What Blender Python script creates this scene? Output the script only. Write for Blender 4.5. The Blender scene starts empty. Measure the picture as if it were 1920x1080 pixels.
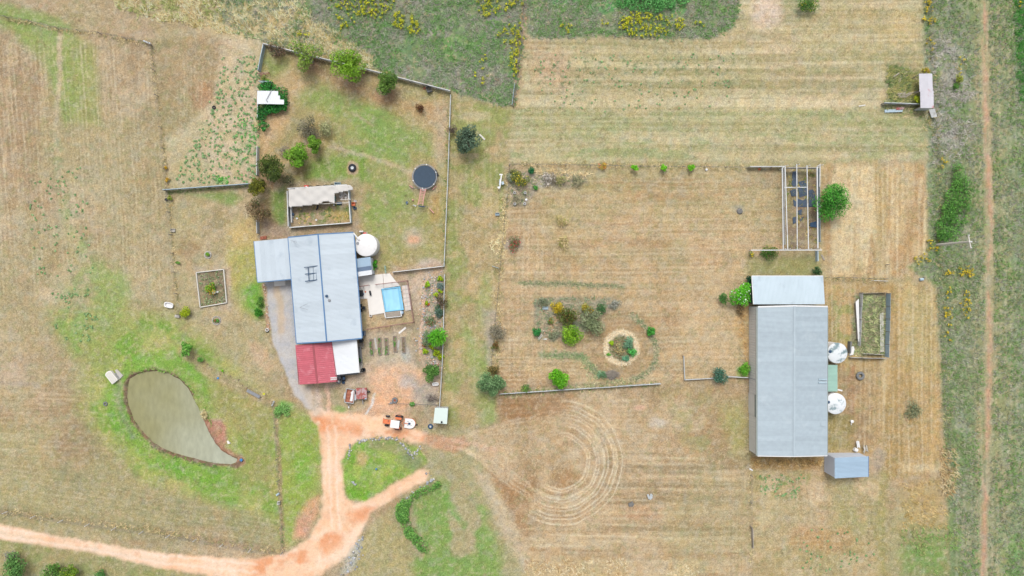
import bpy, math, random
import numpy as np
from mathutils import Vector, Matrix

random.seed(7)
RNG = np.random.default_rng(7)
SC = bpy.context.scene
COL = SC.collection
R = math.radians

# ------------------------------------------------------------------ camera, sky, sun, exposure
CAM_H = 107.0          # metres above the paddock
PPM = 12.0             # photo pixels per metre on the ground
cam_d = bpy.data.cameras.new('camera')
cam = bpy.data.objects.new('camera', cam_d)
COL.objects.link(cam)
cam.location = (0, 0, CAM_H)
cam.rotation_euler = (0, 0, 0)
cam_d.sensor_width = 36.0
cam_d.lens = 36.0 * CAM_H / 160.0
cam_d.clip_start = 1.0
cam_d.clip_end = 3000.0
SC.camera = cam

SUN_EL, SUN_AZ = 62.0, -4.0      # soft overcast sun from the top of the picture
world = bpy.data.worlds.new('World')
SC.world = world
world.use_nodes = True
wn, wl = world.node_tree.nodes, world.node_tree.links
wn.clear()
sky = wn.new('ShaderNodeTexSky')
sky.sky_type = 'NISHITA'
sky.sun_disc = False
sky.sun_elevation = R(SUN_EL)
sky.sun_rotation = R(SUN_AZ)
sky.air_density = 1.0
sky.dust_density = 3.0
hs = wn.new('ShaderNodeHueSaturation')
hs.inputs['Saturation'].default_value = 0.30     # a thin white cloud sheet
bg = wn.new('ShaderNodeBackground')
bg.inputs['Strength'].default_value = 0.13
wo = wn.new('ShaderNodeOutputWorld')
wl.new(sky.outputs[0], hs.inputs['Color'])
wl.new(hs.outputs[0], bg.inputs['Color'])
wl.new(bg.outputs[0], wo.inputs['Surface'])

sun_d = bpy.data.lights.new('sun', 'SUN')
sun_d.energy = 1.35
sun_d.angle = R(22)
sun_d.color = (1.0, 0.965, 0.915)
sun = bpy.data.objects.new('sun', sun_d)
COL.objects.link(sun)
az = R(SUN_AZ)
sd = Vector((math.sin(az) * math.cos(R(SUN_EL)), math.cos(az) * math.cos(R(SUN_EL)), math.sin(R(SUN_EL))))
sun.rotation_euler = sd.to_track_quat('Z', 'Y').to_euler()

SC.view_settings.view_transform = 'Standard'
SC.view_settings.look = 'None'
SC.view_settings.exposure = 0.84
SC.view_settings.gamma = 1.0
SC.view_settings.use_curve_mapping = False

# ------------------------------------------------------------------ small helpers
KGAIN = 1.62           # picture brightness of a flat surface over its albedo

def lin(c):
    c = np.asarray(c, dtype=float) / 255.0
    return np.where(c <= 0.04045, c / 12.92, ((c + 0.055) / 1.055) ** 2.4)

def C(r, g, b, k=1.0):
    a = np.clip(lin((r, g, b)) / KGAIN * k, 0.004, 0.86)
    return (float(a[0]), float(a[1]), float(a[2]))

def W(px, py, z=0.0):
    """the place in metres of a photo pixel for a point at height z"""
    s = (CAM_H - z) / CAM_H / PPM
    return Vector(((px - 960) * s, (540 - py) * s, z))

ORIG = {}

def tag(o, label=None, cat=None, group=None, kind=None):
    if label: o['label'] = label
    if cat: o['category'] = cat
    if group: o['group'] = group
    if kind: o['kind'] = kind
    return o

def thing(name, label, cat, loc, group=None):
    o = bpy.data.objects.new(name, None)
    o.empty_display_size = 0.2
    COL.objects.link(o)
    o.location = loc
    ORIG[o] = Vector(loc)
    return tag(o, label, cat, group)

def link_mesh(name, me, mat, parent=None, loc=None):
    o = bpy.data.objects.new(name, me)
    COL.objects.link(o)
    if mat is not None and len(me.materials) == 0:
        me.materials.append(mat)
    if parent is not None:
        o.parent = parent
        ORIG[o] = ORIG[parent] + (loc if loc is not None else Vector((0, 0, 0)))
    else:
        ORIG[o] = Vector(loc) if loc is not None else Vector((0, 0, 0))
    if loc is not None:
        o.location = loc
    return o

class MB:
    def __init__(s):
        s.v, s.f = [], []
    def add(s, vs, fs):
        n = len(s.v)
        s.v += [tuple(v) for v in vs]
        s.f += [tuple(i + n for i in f) for f in fs]
        return s
    def box(s, c, d, rz=0.0):
        x, y, z = d[0] / 2, d[1] / 2, d[2] / 2
        cs, sn = math.cos(rz), math.sin(rz)
        vs = []
        for k in (-z, z):
            for (i, j) in ((-x, -y), (x, -y), (x, y), (-x, y)):
                vs.append((c[0] + i * cs - j * sn, c[1] + i * sn + j * cs, c[2] + k))
        return s.add(vs, [(3, 2, 1, 0), (4, 5, 6, 7), (0, 1, 5, 4), (1, 2, 6, 5), (2, 3, 7, 6), (3, 0, 4, 7)])
    def beam(s, p0, p1, w, h):
        p0, p1 = Vector(p0), Vector(p1)
        d = (p1 - p0).normalized()
        side = d.cross(Vector((0, 0, 1)))
        if side.length < 1e-4: side = Vector((1, 0, 0))
        side.normalize()
        up = side.cross(d).normalized()
        vs = []
        for p in (p0, p1):
            for (a, b) in ((-1, -1), (1, -1), (1, 1), (-1, 1)):
                vs.append(p + side * (a * w / 2) + up * (b * h / 2))
        return s.add(vs, [(0, 1, 2, 3), (7, 6, 5, 4), (0, 4, 5, 1), (1, 5, 6, 2), (2, 6, 7, 3), (3, 7, 4, 0)])
    def tube(s, p0, p1, r0, r1=None, n=8, cap=True):
        r1 = r0 if r1 is None else r1
        p0, p1 = Vector(p0), Vector(p1)
        d = (p1 - p0)
        if d.length < 1e-6: return s
        d.normalize()
        a = d.orthogonal().normalized()
        b = d.cross(a)
        vs = []
        for p, r in ((p0, r0), (p1, r1)):
            for i in range(n):
                t = 2 * math.pi * i / n
                vs.append(p + (a * math.cos(t) + b * math.sin(t)) * r)
        fs = [(i, (i + 1) % n, n + (i + 1) % n, n + i) for i in range(n)]
        if cap: fs += [tuple(range(n - 1, -1, -1)), tuple(range(n, 2 * n))]
        return s.add(vs, fs)
    def path(s, pts, r, n=5):
        pts = [Vector(p) for p in pts]
        vs, fs = [], []
        for k, p in enumerate(pts):
            d = (pts[min(k + 1, len(pts) - 1)] - pts[max(k - 1, 0)]).normalized()
            a = d.cross(Vector((0, 0, 1)))
            a = a.normalized() if a.length > 1e-3 else Vector((1, 0, 0))
            b = a.cross(d)
            rr = r[k] if isinstance(r, (list, tuple)) else r
            for i in range(n):
                t = 2 * math.pi * i / n
                vs.append(p + (a * math.cos(t) + b * math.sin(t)) * rr)
        for k in range(len(pts) - 1):
            for i in range(n):
                fs.append((k * n + i, k * n + (i + 1) % n, (k + 1) * n + (i + 1) % n, (k + 1) * n + i))
        fs += [tuple(range(n - 1, -1, -1)), tuple((len(pts) - 1) * n + i for i in range(n))]
        return s.add(vs, fs)
    def lathe(s, c, prof, n=32, close=False):
        vs, fs = [], []
        for (r, z) in prof:
            for i in range(n):
                t = 2 * math.pi * i / n
                vs.append((c[0] + r * math.cos(t), c[1] + r * math.sin(t), c[2] + z))
        m = len(prof)
        for k in range(m - 1 if not close else m):
            k2 = (k + 1) % m
            for i in range(n):
                fs.append((k * n + i, k * n + (i + 1) % n, k2 * n + (i + 1) % n, k2 * n + i))
        if not close:
            fs += [tuple(range(n - 1, -1, -1)), tuple((m - 1) * n + i for i in range(n))]
        return s.add(vs, fs)
    def prism(s, pts, z0, z1):
        a = sum(pts[i][0] * pts[(i + 1) % len(pts)][1] - pts[(i + 1) % len(pts)][0] * pts[i][1] for i in range(len(pts)))
        if a < 0: pts = pts[::-1]
        n = len(pts)
        vs = [(p[0], p[1], z0) for p in pts] + [(p[0], p[1], z1 if not hasattr(z1, '__len__') else z1[i]) for i, p in enumerate(pts)]
        fs = [tuple(range(n - 1, -1, -1)), tuple(range(n, 2 * n))]
        fs += [(i, (i + 1) % n, n + (i + 1) % n, n + i) for i in range(n)]
        return s.add(vs, fs)
    def torus(s, c, RR, r, axis='z', nu=20, nv=8, squash=1.0, rz=0.0):
        vs, fs = [], []
        cs, sn = math.cos(rz), math.sin(rz)
        for i in range(nu):
            t = 2 * math.pi * i / nu
            for j in range(nv):
                p = 2 * math.pi * j / nv
                q = RR + r * math.cos(p)
                x, y, z = q * math.cos(t), q * math.sin(t), r * squash * math.sin(p)
                if axis == 'y': x, y, z = x, z, y
                elif axis == 'x': x, y, z = z, x, y
                x, y = x * cs - y * sn, x * sn + y * cs
                vs.append((c[0] + x, c[1] + y, c[2] + z))
        for i in range(nu):
            for j in range(nv):
                a, b = i * nv + j, i * nv + (j + 1) % nv
                a2, b2 = ((i + 1) % nu) * nv + j, ((i + 1) % nu) * nv + (j + 1) % nv
                fs.append((a, a2, b2, b))
        return s.add(vs, fs)
    def mesh(s, name, off=Vector((0, 0, 0))):
        me = bpy.data.meshes.new(name)
        me.from_pydata([(v[0] - off[0], v[1] - off[1], v[2] - off[2]) for v in s.v], [], s.f)
        me.update()
        return me
    def build(s, name, mat, parent=None, base=None, smooth=False):
        off = ORIG[parent] if parent is not None else Vector(base if base is not None else (0, 0, 0))
        me = s.mesh(name, off)
        if smooth:
            me.polygons.foreach_set('use_smooth', [True] * len(me.polygons))
        return link_mesh(name, me, mat, parent, None if parent is not None else off)

def np_mesh(name, verts, faces, col=None, smooth=False):
    """verts (n,3), faces (m,k) arrays -> mesh, fast; col (n,3) per vertex"""
    verts = np.asarray(verts, dtype=np.float32)
    faces = np.asarray(faces, dtype=np.int32)
    me = bpy.data.meshes.new(name)
    me.vertices.add(len(verts))
    me.vertices.foreach_set('co', verts.ravel())
    m, k = faces.shape
    me.loops.add(m * k)
    me.loops.foreach_set('vertex_index', faces.ravel())
    me.polygons.add(m)
    me.polygons.foreach_set('loop_start', np.arange(m, dtype=np.int32) * k)
    me.polygons.foreach_set('loop_total', np.full(m, k, dtype=np.int32))
    if smooth:
        me.polygons.foreach_set('use_smooth', np.ones(m, dtype=bool))
    me.update(calc_edges=True)
    if col is not None:
        at = me.color_attributes.new('Col', 'FLOAT_COLOR', 'POINT')
        c4 = np.ones((len(verts), 4), dtype=np.float32)
        c4[:, :3] = col
        at.data.foreach_set('color', c4.ravel())
    return me

# ------------------------------------------------------------------ procedural materials
def new_mat(name):
    m = bpy.data.materials.new(name)
    m.use_nodes = True
    nt = m.node_tree
    return m, nt.nodes, nt.links, nt.nodes['Principled BSDF']

def mat(name, col, rough=0.6, var=0.10, scale=3.0, col2=None, patch=0.0, pscale=1.0, metal=0.0, spec=0.3, bump=0.0, bscale=20.0, rnd=0.0):
    """base colour with grain, optional second colour in patches (rust, dirt), per-object tone and fine relief"""
    m, n, l, b = new_mat(name)
    b.inputs['Roughness'].default_value = rough
    b.inputs['Metallic'].default_value = metal
    b.inputs['Specular IOR Level'].default_value = spec
    tc = n.new('ShaderNodeNewGeometry')
    nz = n.new('ShaderNodeTexNoise'); nz.inputs['Scale'].default_value = scale; nz.inputs['Detail'].default_value = 5
    l.new(tc.outputs['Position'], nz.inputs['Vector'])
    mr = n.new('ShaderNodeMapRange'); mr.inputs['From Min'].default_value = 0.3; mr.inputs['From Max'].default_value = 0.7
    mr.inputs['To Min'].default_value = 1 - var; mr.inputs['To Max'].default_value = 1 + var
    l.new(nz.outputs['Fac'], mr.inputs['Value'])
    src = None
    if col2 is not None:
        n2 = n.new('ShaderNodeTexNoise'); n2.inputs['Scale'].default_value = pscale; n2.inputs['Detail'].default_value = 6
        n2.inputs['Roughness'].default_value = 0.6
        l.new(tc.outputs['Position'], n2.inputs['Vector'])
        m2 = n.new('ShaderNodeMapRange'); m2.inputs['From Min'].default_value = 0.62 - patch * 0.3; m2.inputs['From Max'].default_value = 0.70 - patch * 0.25
        l.new(n2.outputs['Fac'], m2.inputs['Value'])
        mx = n.new('ShaderNodeMix'); mx.data_type = 'RGBA'
        mx.inputs['A'].default_value = (*col, 1); mx.inputs['B'].default_value = (*col2, 1)
        l.new(m2.outputs['Result'], mx.inputs['Factor'])
        src = mx.outputs['Result']
    vm = n.new('ShaderNodeVectorMath'); vm.operation = 'SCALE'
    if src is None: vm.inputs[0].default_value = col
    else: l.new(src, vm.inputs[0])
    if rnd:
        oi = n.new('ShaderNodeObjectInfo')
        m3 = n.new('ShaderNodeMapRange'); m3.inputs['To Min'].default_value = 1 - rnd; m3.inputs['To Max'].default_value = 1 + rnd
        l.new(oi.outputs['Random'], m3.inputs['Value'])
        mu = n.new('ShaderNodeMath'); mu.operation = 'MULTIPLY'
        l.new(mr.outputs['Result'], mu.inputs[0]); l.new(m3.outputs['Result'], mu.inputs[1])
        l.new(mu.outputs[0], vm.inputs['Scale'])
    else:
        l.new(mr.outputs['Result'], vm.inputs['Scale'])
    l.new(vm.outputs['Vector'], b.inputs['Base Color'])
    if bump:
        n3 = n.new('ShaderNodeTexNoise'); n3.inputs['Scale'].default_value = bscale; n3.inputs['Detail'].default_value = 4
        l.new(tc.outputs['Position'], n3.inputs['Vector'])
        bp = n.new('ShaderNodeBump'); bp.inputs['Strength'].default_value = bump; bp.inputs['Distance'].default_value = 0.05
        l.new(n3.outputs['Fac'], bp.inputs['Height']); l.new(bp.outputs[0], b.inputs['Normal'])
    return m

def attr_mat(name, rough=0.8, spec=0.15, grain=0.25, gscale=6.0, bump=0.0, translucent=0.0, fine=0.0):
    """colour carried by the mesh (plant and soil kinds), with fine grain on top"""
    m, n, l, b = new_mat(name)
    b.inputs['Roughness'].default_value = rough
    b.inputs['Specular IOR Level'].default_value = spec
    at = n.new('ShaderNodeAttribute'); at.attribute_name = 'Col'
    tc = n.new('ShaderNodeTexCoord')
    nz = n.new('ShaderNodeTexNoise'); nz.inputs['Scale'].default_value = gscale; nz.inputs['Detail'].default_value = 3; nz.inputs['Roughness'].default_value = 0.65
    l.new(tc.outputs['Object'], nz.inputs['Vector'])
    mr = n.new('ShaderNodeMapRange'); mr.inputs['From Min'].default_value = 0.28; mr.inputs['From Max'].default_value = 0.72
    mr.inputs['To Min'].default_value = 1 - grain; mr.inputs['To Max'].default_value = 1 + grain
    l.new(nz.outputs['Fac'], mr.inputs['Value'])
    vm = n.new('ShaderNodeVectorMath'); vm.operation = 'SCALE'
    l.new(at.outputs['Color'], vm.inputs[0]); l.new(mr.outputs['Result'], vm.inputs['Scale'])
    if fine:
        nf = n.new('ShaderNodeTexNoise'); nf.inputs['Scale'].default_value = gscale * 0.42; nf.inputs['Detail'].default_value = 2
        l.new(tc.outputs['Object'], nf.inputs['Vector'])
        mf = n.new('ShaderNodeMapRange'); mf.inputs['From Min'].default_value = 0.3; mf.inputs['From Max'].default_value = 0.7
        mf.inputs['To Min'].default_value = 1 - fine; mf.inputs['To Max'].default_value = 1 + fine
        l.new(nf.outputs['Fac'], mf.inputs['Value'])
        mm = n.new('ShaderNodeMath'); mm.operation = 'MULTIPLY'
        l.new(mr.outputs['Result'], mm.inputs[0]); l.new(mf.outputs['Result'], mm.inputs[1]); l.new(mm.outputs[0], vm.inputs['Scale'])
    l.new(vm.outputs['Vector'], b.inputs['Base Color'])
    if bump:
        n3 = n.new('ShaderNodeTexNoise'); n3.inputs['Scale'].default_value = gscale * 1.3; n3.inputs['Detail'].default_value = 4
        l.new(tc.outputs['Object'], n3.inputs['Vector'])
        bp = n.new('ShaderNodeBump'); bp.inputs['Strength'].default_value = bump; bp.inputs['Distance'].default_value = 0.12
        l.new(n3.outputs['Fac'], bp.inputs['Height']); l.new(bp.outputs[0], b.inputs['Normal'])
    if translucent:
        tr = n.new('ShaderNodeBsdfTranslucent'); l.new(vm.outputs['Vector'], tr.inputs['Color'])
        mx = n.new('ShaderNodeMixShader'); mx.inputs[0].default_value = translucent
        out = n['Material Output']
        l.new(b.outputs[0], mx.inputs[1]); l.new(tr.outputs[0], mx.inputs[2]); l.new(mx.outputs[0], out.inputs['Surface'])
    return m

M = {}
M['ground'] = attr_mat('ground_soil_and_grass', 0.95, 0.08, 0.36, 9.0, bump=0.7, fine=0.16)
M['road'] = attr_mat('compacted_dirt_and_gravel', 0.95, 0.08, 0.14, 7.0, bump=0.35, fine=0.06)
M['leaf'] = attr_mat('leaves', 0.6, 0.25, 0.12, 2.0, translucent=0.15)
M['blade'] = attr_mat('grass_blades', 0.8, 0.12, 0.10, 2.0, translucent=0.2)
M['stone'] = attr_mat('stones', 0.9, 0.2, 0.20, 9.0, bump=0.4)
M['bark'] = mat('bark', C(120, 105, 92), 0.95, 0.25, 6, bump=0.4)
M['grey_twig'] = mat('grey_twigs', C(165, 155, 142), 0.95, 0.2, 6)
M['roof_pale'] = mat('pale_blue_white_roof_steel', C(208, 219, 227), 0.42, 0.03, 0.5, col2=C(196, 208, 218), patch=0.1, pscale=0.35, rnd=0.04, spec=0.35)
M['roof_shed'] = mat('weathered_galvanised_roof', C(184, 198, 206), 0.5, 0.05, 1.6, col2=C(192, 205, 212), patch=0.12, pscale=0.3, rnd=0.05, spec=0.3)
M['roof_leanto'] = mat('clean_galvanised_roof', C(207, 223, 232), 0.45, 0.03, 0.6, rnd=0.025, col2=C(190, 205, 216), patch=0.05, pscale=0.5)
M['roof_red'] = mat('faded_red_roof_steel', C(203, 104, 116), 0.55, 0.06, 1.2, col2=C(214, 130, 140), patch=0.2, pscale=0.8, rnd=0.05)
M['roof_white'] = mat('white_roof_steel', C(240, 243, 246), 0.45, 0.025, 0.7, col2=C(206, 214, 219), patch=0.10, pscale=0.5, rnd=0.015)
M['roof_blue'] = mat('light_blue_roof_steel', C(170, 194, 214), 0.45, 0.03, 0.5, rnd=0.04)
M['roof_green'] = mat('pale_green_roof_steel', C(168, 205, 190), 0.5, 0.04, 1.0, rnd=0.03)
M['roof_mint'] = mat('pale_mint_roof_sheet', C(220, 234, 226), 0.5, 0.02, 1.0)
M['roof_old'] = mat('old_white_tin_with_rust', C(218, 216, 222), 0.55, 0.03, 1.5, col2=C(200, 120, 122), patch=0.18, pscale=0.55, rnd=0.03)
M['gutter_blue'] = mat('blue_painted_gutter', C(92, 134, 178), 0.4, 0.06, 2)
M['gutter_red'] = mat('red_painted_gutter', C(168, 84, 92), 0.5, 0.06, 2)
M['gutter_grey'] = mat('grey_gutter', C(150, 158, 152), 0.5, 0.08, 2)
M['wall_cream'] = mat('cream_wall_cladding', C(225, 218, 208), 0.7, 0.05, 1.0)
M['wall_shed'] = mat('white_steel_wall_sheet', C(226, 224, 220), 0.6, 0.04, 0.8, rnd=0.03)
M['wall_blue'] = mat('pale_blue_white_wall_sheet', C(226, 232, 244), 0.6, 0.03, 0.8, rnd=0.02)
M['wall_green'] = mat('green_wall_sheet', C(70, 110, 96), 0.7, 0.1, 1.0)
M['tin'] = mat('galvanised_tin', C(205, 211, 213), 0.5, 0.10, 2.0, col2=C(170, 172, 170), patch=0.2, pscale=1.2, rnd=0.07)
M['tin_white'] = mat('white_painted_tin', C(228, 230, 230), 0.55, 0.06, 2.0, col2=C(198, 196, 190), patch=0.2, pscale=1.0, rnd=0.05)
M['tin_blue'] = mat('blue_grey_tin', C(180, 200, 210), 0.5, 0.08, 2.0, rnd=0.06)
M['tin_rust'] = mat('rusted_tin', C(190, 160, 160), 0.75, 0.12, 3.0, col2=C(172, 92, 84), patch=0.55, pscale=1.6)
M['rust'] = mat('rust', C(160, 95, 75), 0.9, 0.2, 5.0, col2=C(185, 120, 95), patch=0.5, pscale=3)
M['white'] = mat('white_paint', C(240, 240, 238), 0.5, 0.05, 3.0)
M['white_plastic'] = mat('white_plastic', C(248, 247, 245), 0.4, 0.03, 2.0)
M['tank_white'] = mat('cream_white_tank', C(242, 240, 238), 0.45, 0.02, 1.0, col2=C(228, 228, 226), patch=0.1, pscale=0.8)
M['tank_stained'] = mat('white_tank_lid_with_a_few_stains', C(236, 240, 242), 0.5, 0.03, 1.0, col2=C(150, 170, 174), patch=0.18, pscale=0.9)
M['tank_dirty'] = mat('white_tank_lid_with_dark_lichen', C(234, 239, 241), 0.5, 0.03, 1.0, col2=C(134, 156, 160), patch=0.42, pscale=0.8)
M['steel_grey'] = mat('grey_steel', C(150, 152, 156), 0.5, 0.1, 4.0, rnd=0.05)
M['steel_dark'] = mat('dark_blue_steel', C(52, 82, 112), 0.5, 0.1, 4.0)
M['post_grey'] = mat('weathered_post', C(165, 158, 148), 0.9, 0.15, 6.0, rnd=0.1)
M['timber'] = mat('weathered_timber', C(176, 166, 154), 0.9, 0.15, 5.0, rnd=0.1)
M['timber_pale'] = mat('pale_bleached_timber', C(222, 218, 208), 0.85, 0.08, 5.0, rnd=0.06)
M['timber_brown'] = mat('brown_timber', C(150, 118, 92), 0.9, 0.15, 5.0, rnd=0.1)
M['wire'] = mat('fence_wire', C(150, 145, 138), 0.5, 0.05, 4.0, metal=0.3)
M['rubber'] = mat('black_rubber', C(48, 52, 58), 0.8, 0.15, 6.0, spec=0.3)
M['rubber_grey'] = mat('dusty_rubber', C(128, 130, 130), 0.9, 0.12, 6.0)
M['tramp'] = mat('trampoline_mat', C(62, 80, 98), 0.75, 0.08, 3.0)
M['orange'] = mat('orange_paint', C(238, 132, 84), 0.45, 0.06, 3.0)
M['red'] = mat('red_paint', C(225, 80, 66), 0.5, 0.08, 3.0)
M['pink'] = mat('faded_red_white_steel', C(228, 168, 160), 0.55, 0.12, 9.0)
M['blue'] = mat('blue_plastic', C(62, 140, 205), 0.45, 0.08, 3.0)
M['teal'] = mat('teal_plastic', C(60, 195, 190), 0.45, 0.06, 3.0)
M['pool_blue'] = mat('blue_pool_liner', C(130, 206, 244), 0.4, 0.05, 2.0)
M['concrete'] = mat('pale_concrete', C(242, 237, 230), 0.85, 0.03, 0.8, col2=C(226, 219, 210), patch=0.15, pscale=0.6, bump=0.05, rnd=0.02)
M['concrete_grey'] = mat('grey_concrete', C(196, 192, 184), 0.9, 0.08, 2.0, col2=C(170, 165, 156), patch=0.3, pscale=1.0, rnd=0.05)
M['paver'] = mat('pale_pavers', C(226, 214, 204), 0.85, 0.06, 2.0, col2=C(216, 192, 176), patch=0.3, pscale=1.2, rnd=0.06)
M['brick_red'] = mat('red_brown_fence_steel', C(168, 122, 116), 0.6, 0.08, 4.0)
M['shade'] = mat('shade_cloth', C(216, 212, 206), 0.9, 0.03, 1.0, col2=C(204, 198, 190), patch=0.2, pscale=0.5, bump=0.1, bscale=3)
M['soil'] = mat('dark_garden_soil', C(140, 122, 104), 1.0, 0.25, 5.0, bump=0.5)
M['ash'] = mat('ash_and_twigs', C(130, 128, 124), 1.0, 0.3, 7.0, bump=0.5)
M['weedmat'] = mat('blue_grey_weed_mat', C(84, 98, 116), 0.85, 0.18, 3.0)
M['glass'] = mat('dark_window_glass', C(60, 72, 84), 0.08, 0.02, 1.0, spec=0.6)
M['straw'] = mat('straw_bale', C(222, 196, 150), 0.95, 0.12, 9.0)
# ------------------------------------------------------------------ the ground: one sheet, soil and grass kinds laid out in metres
def axis(half, step, far, grow=1.6):
    inner = np.arange(-half, half + step / 2, step)
    out, x, d = [], half, step
    while x < far:
        d = min(d * grow, 1.2) if x < 125 else d * 1.35
        x += d
        out.append(x)
    out = np.array(out)
    return np.concatenate([-out[::-1], inner, out])

GX = axis(84.0, 0.16, 700.0)
GY = axis(48.6, 0.16, 700.0)
XX, YY = np.meshgrid(GX, GY)
PX, PY = 960 + XX * PPM, 540 - YY * PPM          # the same places as photo pixels on the ground
NY, NX = XX.shape

_TAB = RNG.random((16, 257, 257)).astype(np.float32)

def vnoise(x, y, seed=0):
    t = _TAB[seed % 16]
    xi, yi = np.floor(x), np.floor(y)
    fx, fy = x - xi, y - yi
    fx, fy = fx * fx * (3 - 2 * fx), fy * fy * (3 - 2 * fy)
    i, j = (xi.astype(np.int64) + 31 * seed) % 256, (yi.astype(np.int64) + 17 * seed) % 256
    a, b = t[j, i], t[j, i + 1]
    c, d = t[j + 1, i], t[j + 1, i + 1]
    return (a + (b - a) * fx) + ((c + (d - c) * fx) - (a + (b - a) * fx)) * fy

def fbm(x, y, s, seed=0, oc=4, sy=None):
    """noise about 0, spread about +-1; s (and sy) the size in metres of the largest clumps"""
    sy = s if sy is None else sy
    v, amp, tot = 0.0, 1.0, 0.0
    u, w = x / s, y / sy
    for o in range(oc):
        v = v + amp * (vnoise(u, w, seed + o * 3) - 0.5)
        tot += amp * 0.29
        amp *= 0.55
        u, w = u * 2.03 + 7.1, w * 2.03 + 3.7
    return v / tot

# organic edges: coordinates bent by noise before the regions are looked up
WX = PX + 9 * fbm(XX, YY, 5.0, 1, 3) * 0.5
WY = PY + 9 * fbm(XX, YY, 5.0, 2, 3) * 0.5
SX = PX + 2.2 * fbm(XX, YY, 1.0, 3, 3)
SY = PY + 2.2 * fbm(XX, YY, 1.0, 4, 3)

def sdist(pts, x, y):
    """signed distance in pixels, negative inside the closed outline"""
    d2 = np.full(x.shape, 1e12)
    ins = np.zeros(x.shape, bool)
    n = len(pts)
    for i in range(n):
        (ax, ay), (bx, by) = pts[i], pts[(i + 1) % n]
        ex, ey = bx - ax, by - ay
        t = np.clip(((x - ax) * ex + (y - ay) * ey) / (ex * ex + ey * ey + 1e-9), 0, 1)
        dx, dy = x - ax - ex * t, y - ay - ey * t
        d2 = np.minimum(d2, dx * dx + dy * dy)
        cr = (ay > y) != (by > y)
        if ey != 0:
            ins ^= cr & (x < ex * (y - ay) / ey + ax)
    d = np.sqrt(d2)
    return np.where(ins, -d, d)

def ldist(pts, x, y):
    d2 = np.full(x.shape, 1e12)
    for i in range(len(pts) - 1):
        (ax, ay), (bx, by) = pts[i], pts[i + 1]
        ex, ey = bx - ax, by - ay
        t = np.clip(((x - ax) * ex + (y - ay) * ey) / (ex * ex + ey * ey + 1e-9), 0, 1)
        dx, dy = x - ax - ex * t, y - ay - ey * t
        d2 = np.minimum(d2, dx * dx + dy * dy)
    return np.sqrt(d2)

def _window(pts, pad):
    xs = [p[0] for p in pts]; ys = [p[1] for p in pts]
    x0, x1 = min(xs) - pad, max(xs) + pad
    y0, y1 = min(ys) - pad, max(ys) + pad
    c0, c1 = np.searchsorted(960 + GX * PPM, [x0, x1])
    r0, r1 = np.searchsorted(GY, [(540 - y1) / PPM, (540 - y0) / PPM])
    return slice(max(r0, 0), min(r1 + 1, NY)), slice(max(c0, 0), min(c1 + 1, NX))

def sm(v):
    v = np.clip(v, 0, 1)
    return v * v * (3 - 2 * v)

class Mask:
    def __init__(s, w, v): s.w, s.v = w, v

def poly(pts, soft=6, warp='s'):
    w = _window(pts, soft * 2 + 16)
    x, y = {'s': (SX, SY), 'w': (WX, WY), 'n': (PX, PY)}[warp]
    return Mask(w, sm(0.5 - sdist(pts, x[w], y[w]) / (2.0 * soft)))

def line(pts, width, soft=3, warp='s'):
    w = _window(pts, width + soft * 2 + 16)
    x, y = {'s': (SX, SY), 'w': (WX, WY), 'n': (PX, PY)}[warp]
    return Mask(w, sm(0.5 - (ldist(pts, x[w], y[w]) - width / 2) / (2.0 * soft)))

def blob(px, py, rx, ry=None, soft=0.5, warp='w', rot=0.0):
    ry = rx if ry is None else ry
    q = max(rx, ry) * 1.6 + 14
    w = _window([(px - q, py - q), (px + q, py + q)], 0)
    x, y = {'s': (SX, SY), 'w': (WX, WY), 'n': (PX, PY)}[warp]
    dx, dy = x[w] - px, y[w] - py
    cs, sn = math.cos(R(rot)), math.sin(R(rot))
    dx, dy = dx * cs + dy * sn, -dx * sn + dy * cs
    d = np.sqrt((dx / rx) ** 2 + (dy / ry) ** 2)
    return Mask(w, sm(0.5 - (d - 1) / (2 * soft)))

def modn(m, s, seed, lo=0.35, hi=0.65, sy=None, oc=4):
    """break a region up with clumps"""
    f = fbm(XX[m.w], YY[m.w], s, seed, oc, sy) * 0.5 + 0.5
    return Mask(m.w, m.v * sm((f - lo) / (hi - lo)))

A_ = np.zeros((NY, NX, 3))
def paint(m, col, k=1.0):
    a = (m.v * k)[..., None]
    A_[m.w] = A_[m.w] * (1 - a) + lin(col) * a

FULL = Mask((slice(0, NY), slice(0, NX)), np.ones((NY, NX)))

# --- base: dry mown paddock
A_[:] = lin((182, 160, 126))
paint(modn(FULL, 14, 1, 0.35, 0.75), (172, 158, 116), 0.7)
paint(modn(FULL, 6, 5, 0.45, 0.85), (196, 172, 138), 0.6)
paint(modn(FULL, 9, 9, 0.5, 0.9), (164, 134, 100), 0.5)

# --- north-west paddock and the strip beyond its fence
paint(poly([(-400, -300), (300, -300), (290, 70), (305, 250), (320, 360), (335, 600), (180, 690), (-400, 760)], 10), (180, 158, 124), 0.9)
paint(modn(poly([(-400, 0), (280, 60), (330, 560), (-400, 700)], 20), 7, 2, 0.4, 0.8), (164, 140, 106), 0.6)
paint(modn(poly([(-400, 0), (280, 60), (330, 560), (-400, 700)], 20), 5, 6, 0.5, 0.9), (198, 178, 146), 0.6)
paint(poly([(0, 15), (60, 22), (130, 45), (150, 80), (165, 130), (150, 190), (125, 240), (105, 200), (88, 140), (60, 100), (20, 60), (-30, 40)], 14, 'w'), (138, 160, 86), 0.85)
paint(poly([(-200, 0), (40, 8), (110, 30), (120, 60), (60, 40), (-200, 20)], 10, 'w'), (138, 158, 90), 0.7)
paint(poly([(120, 60), (180, 90), (190, 240), (130, 235), (118, 120)], 12, 'w'), (150, 160, 90), 0.75)
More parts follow.
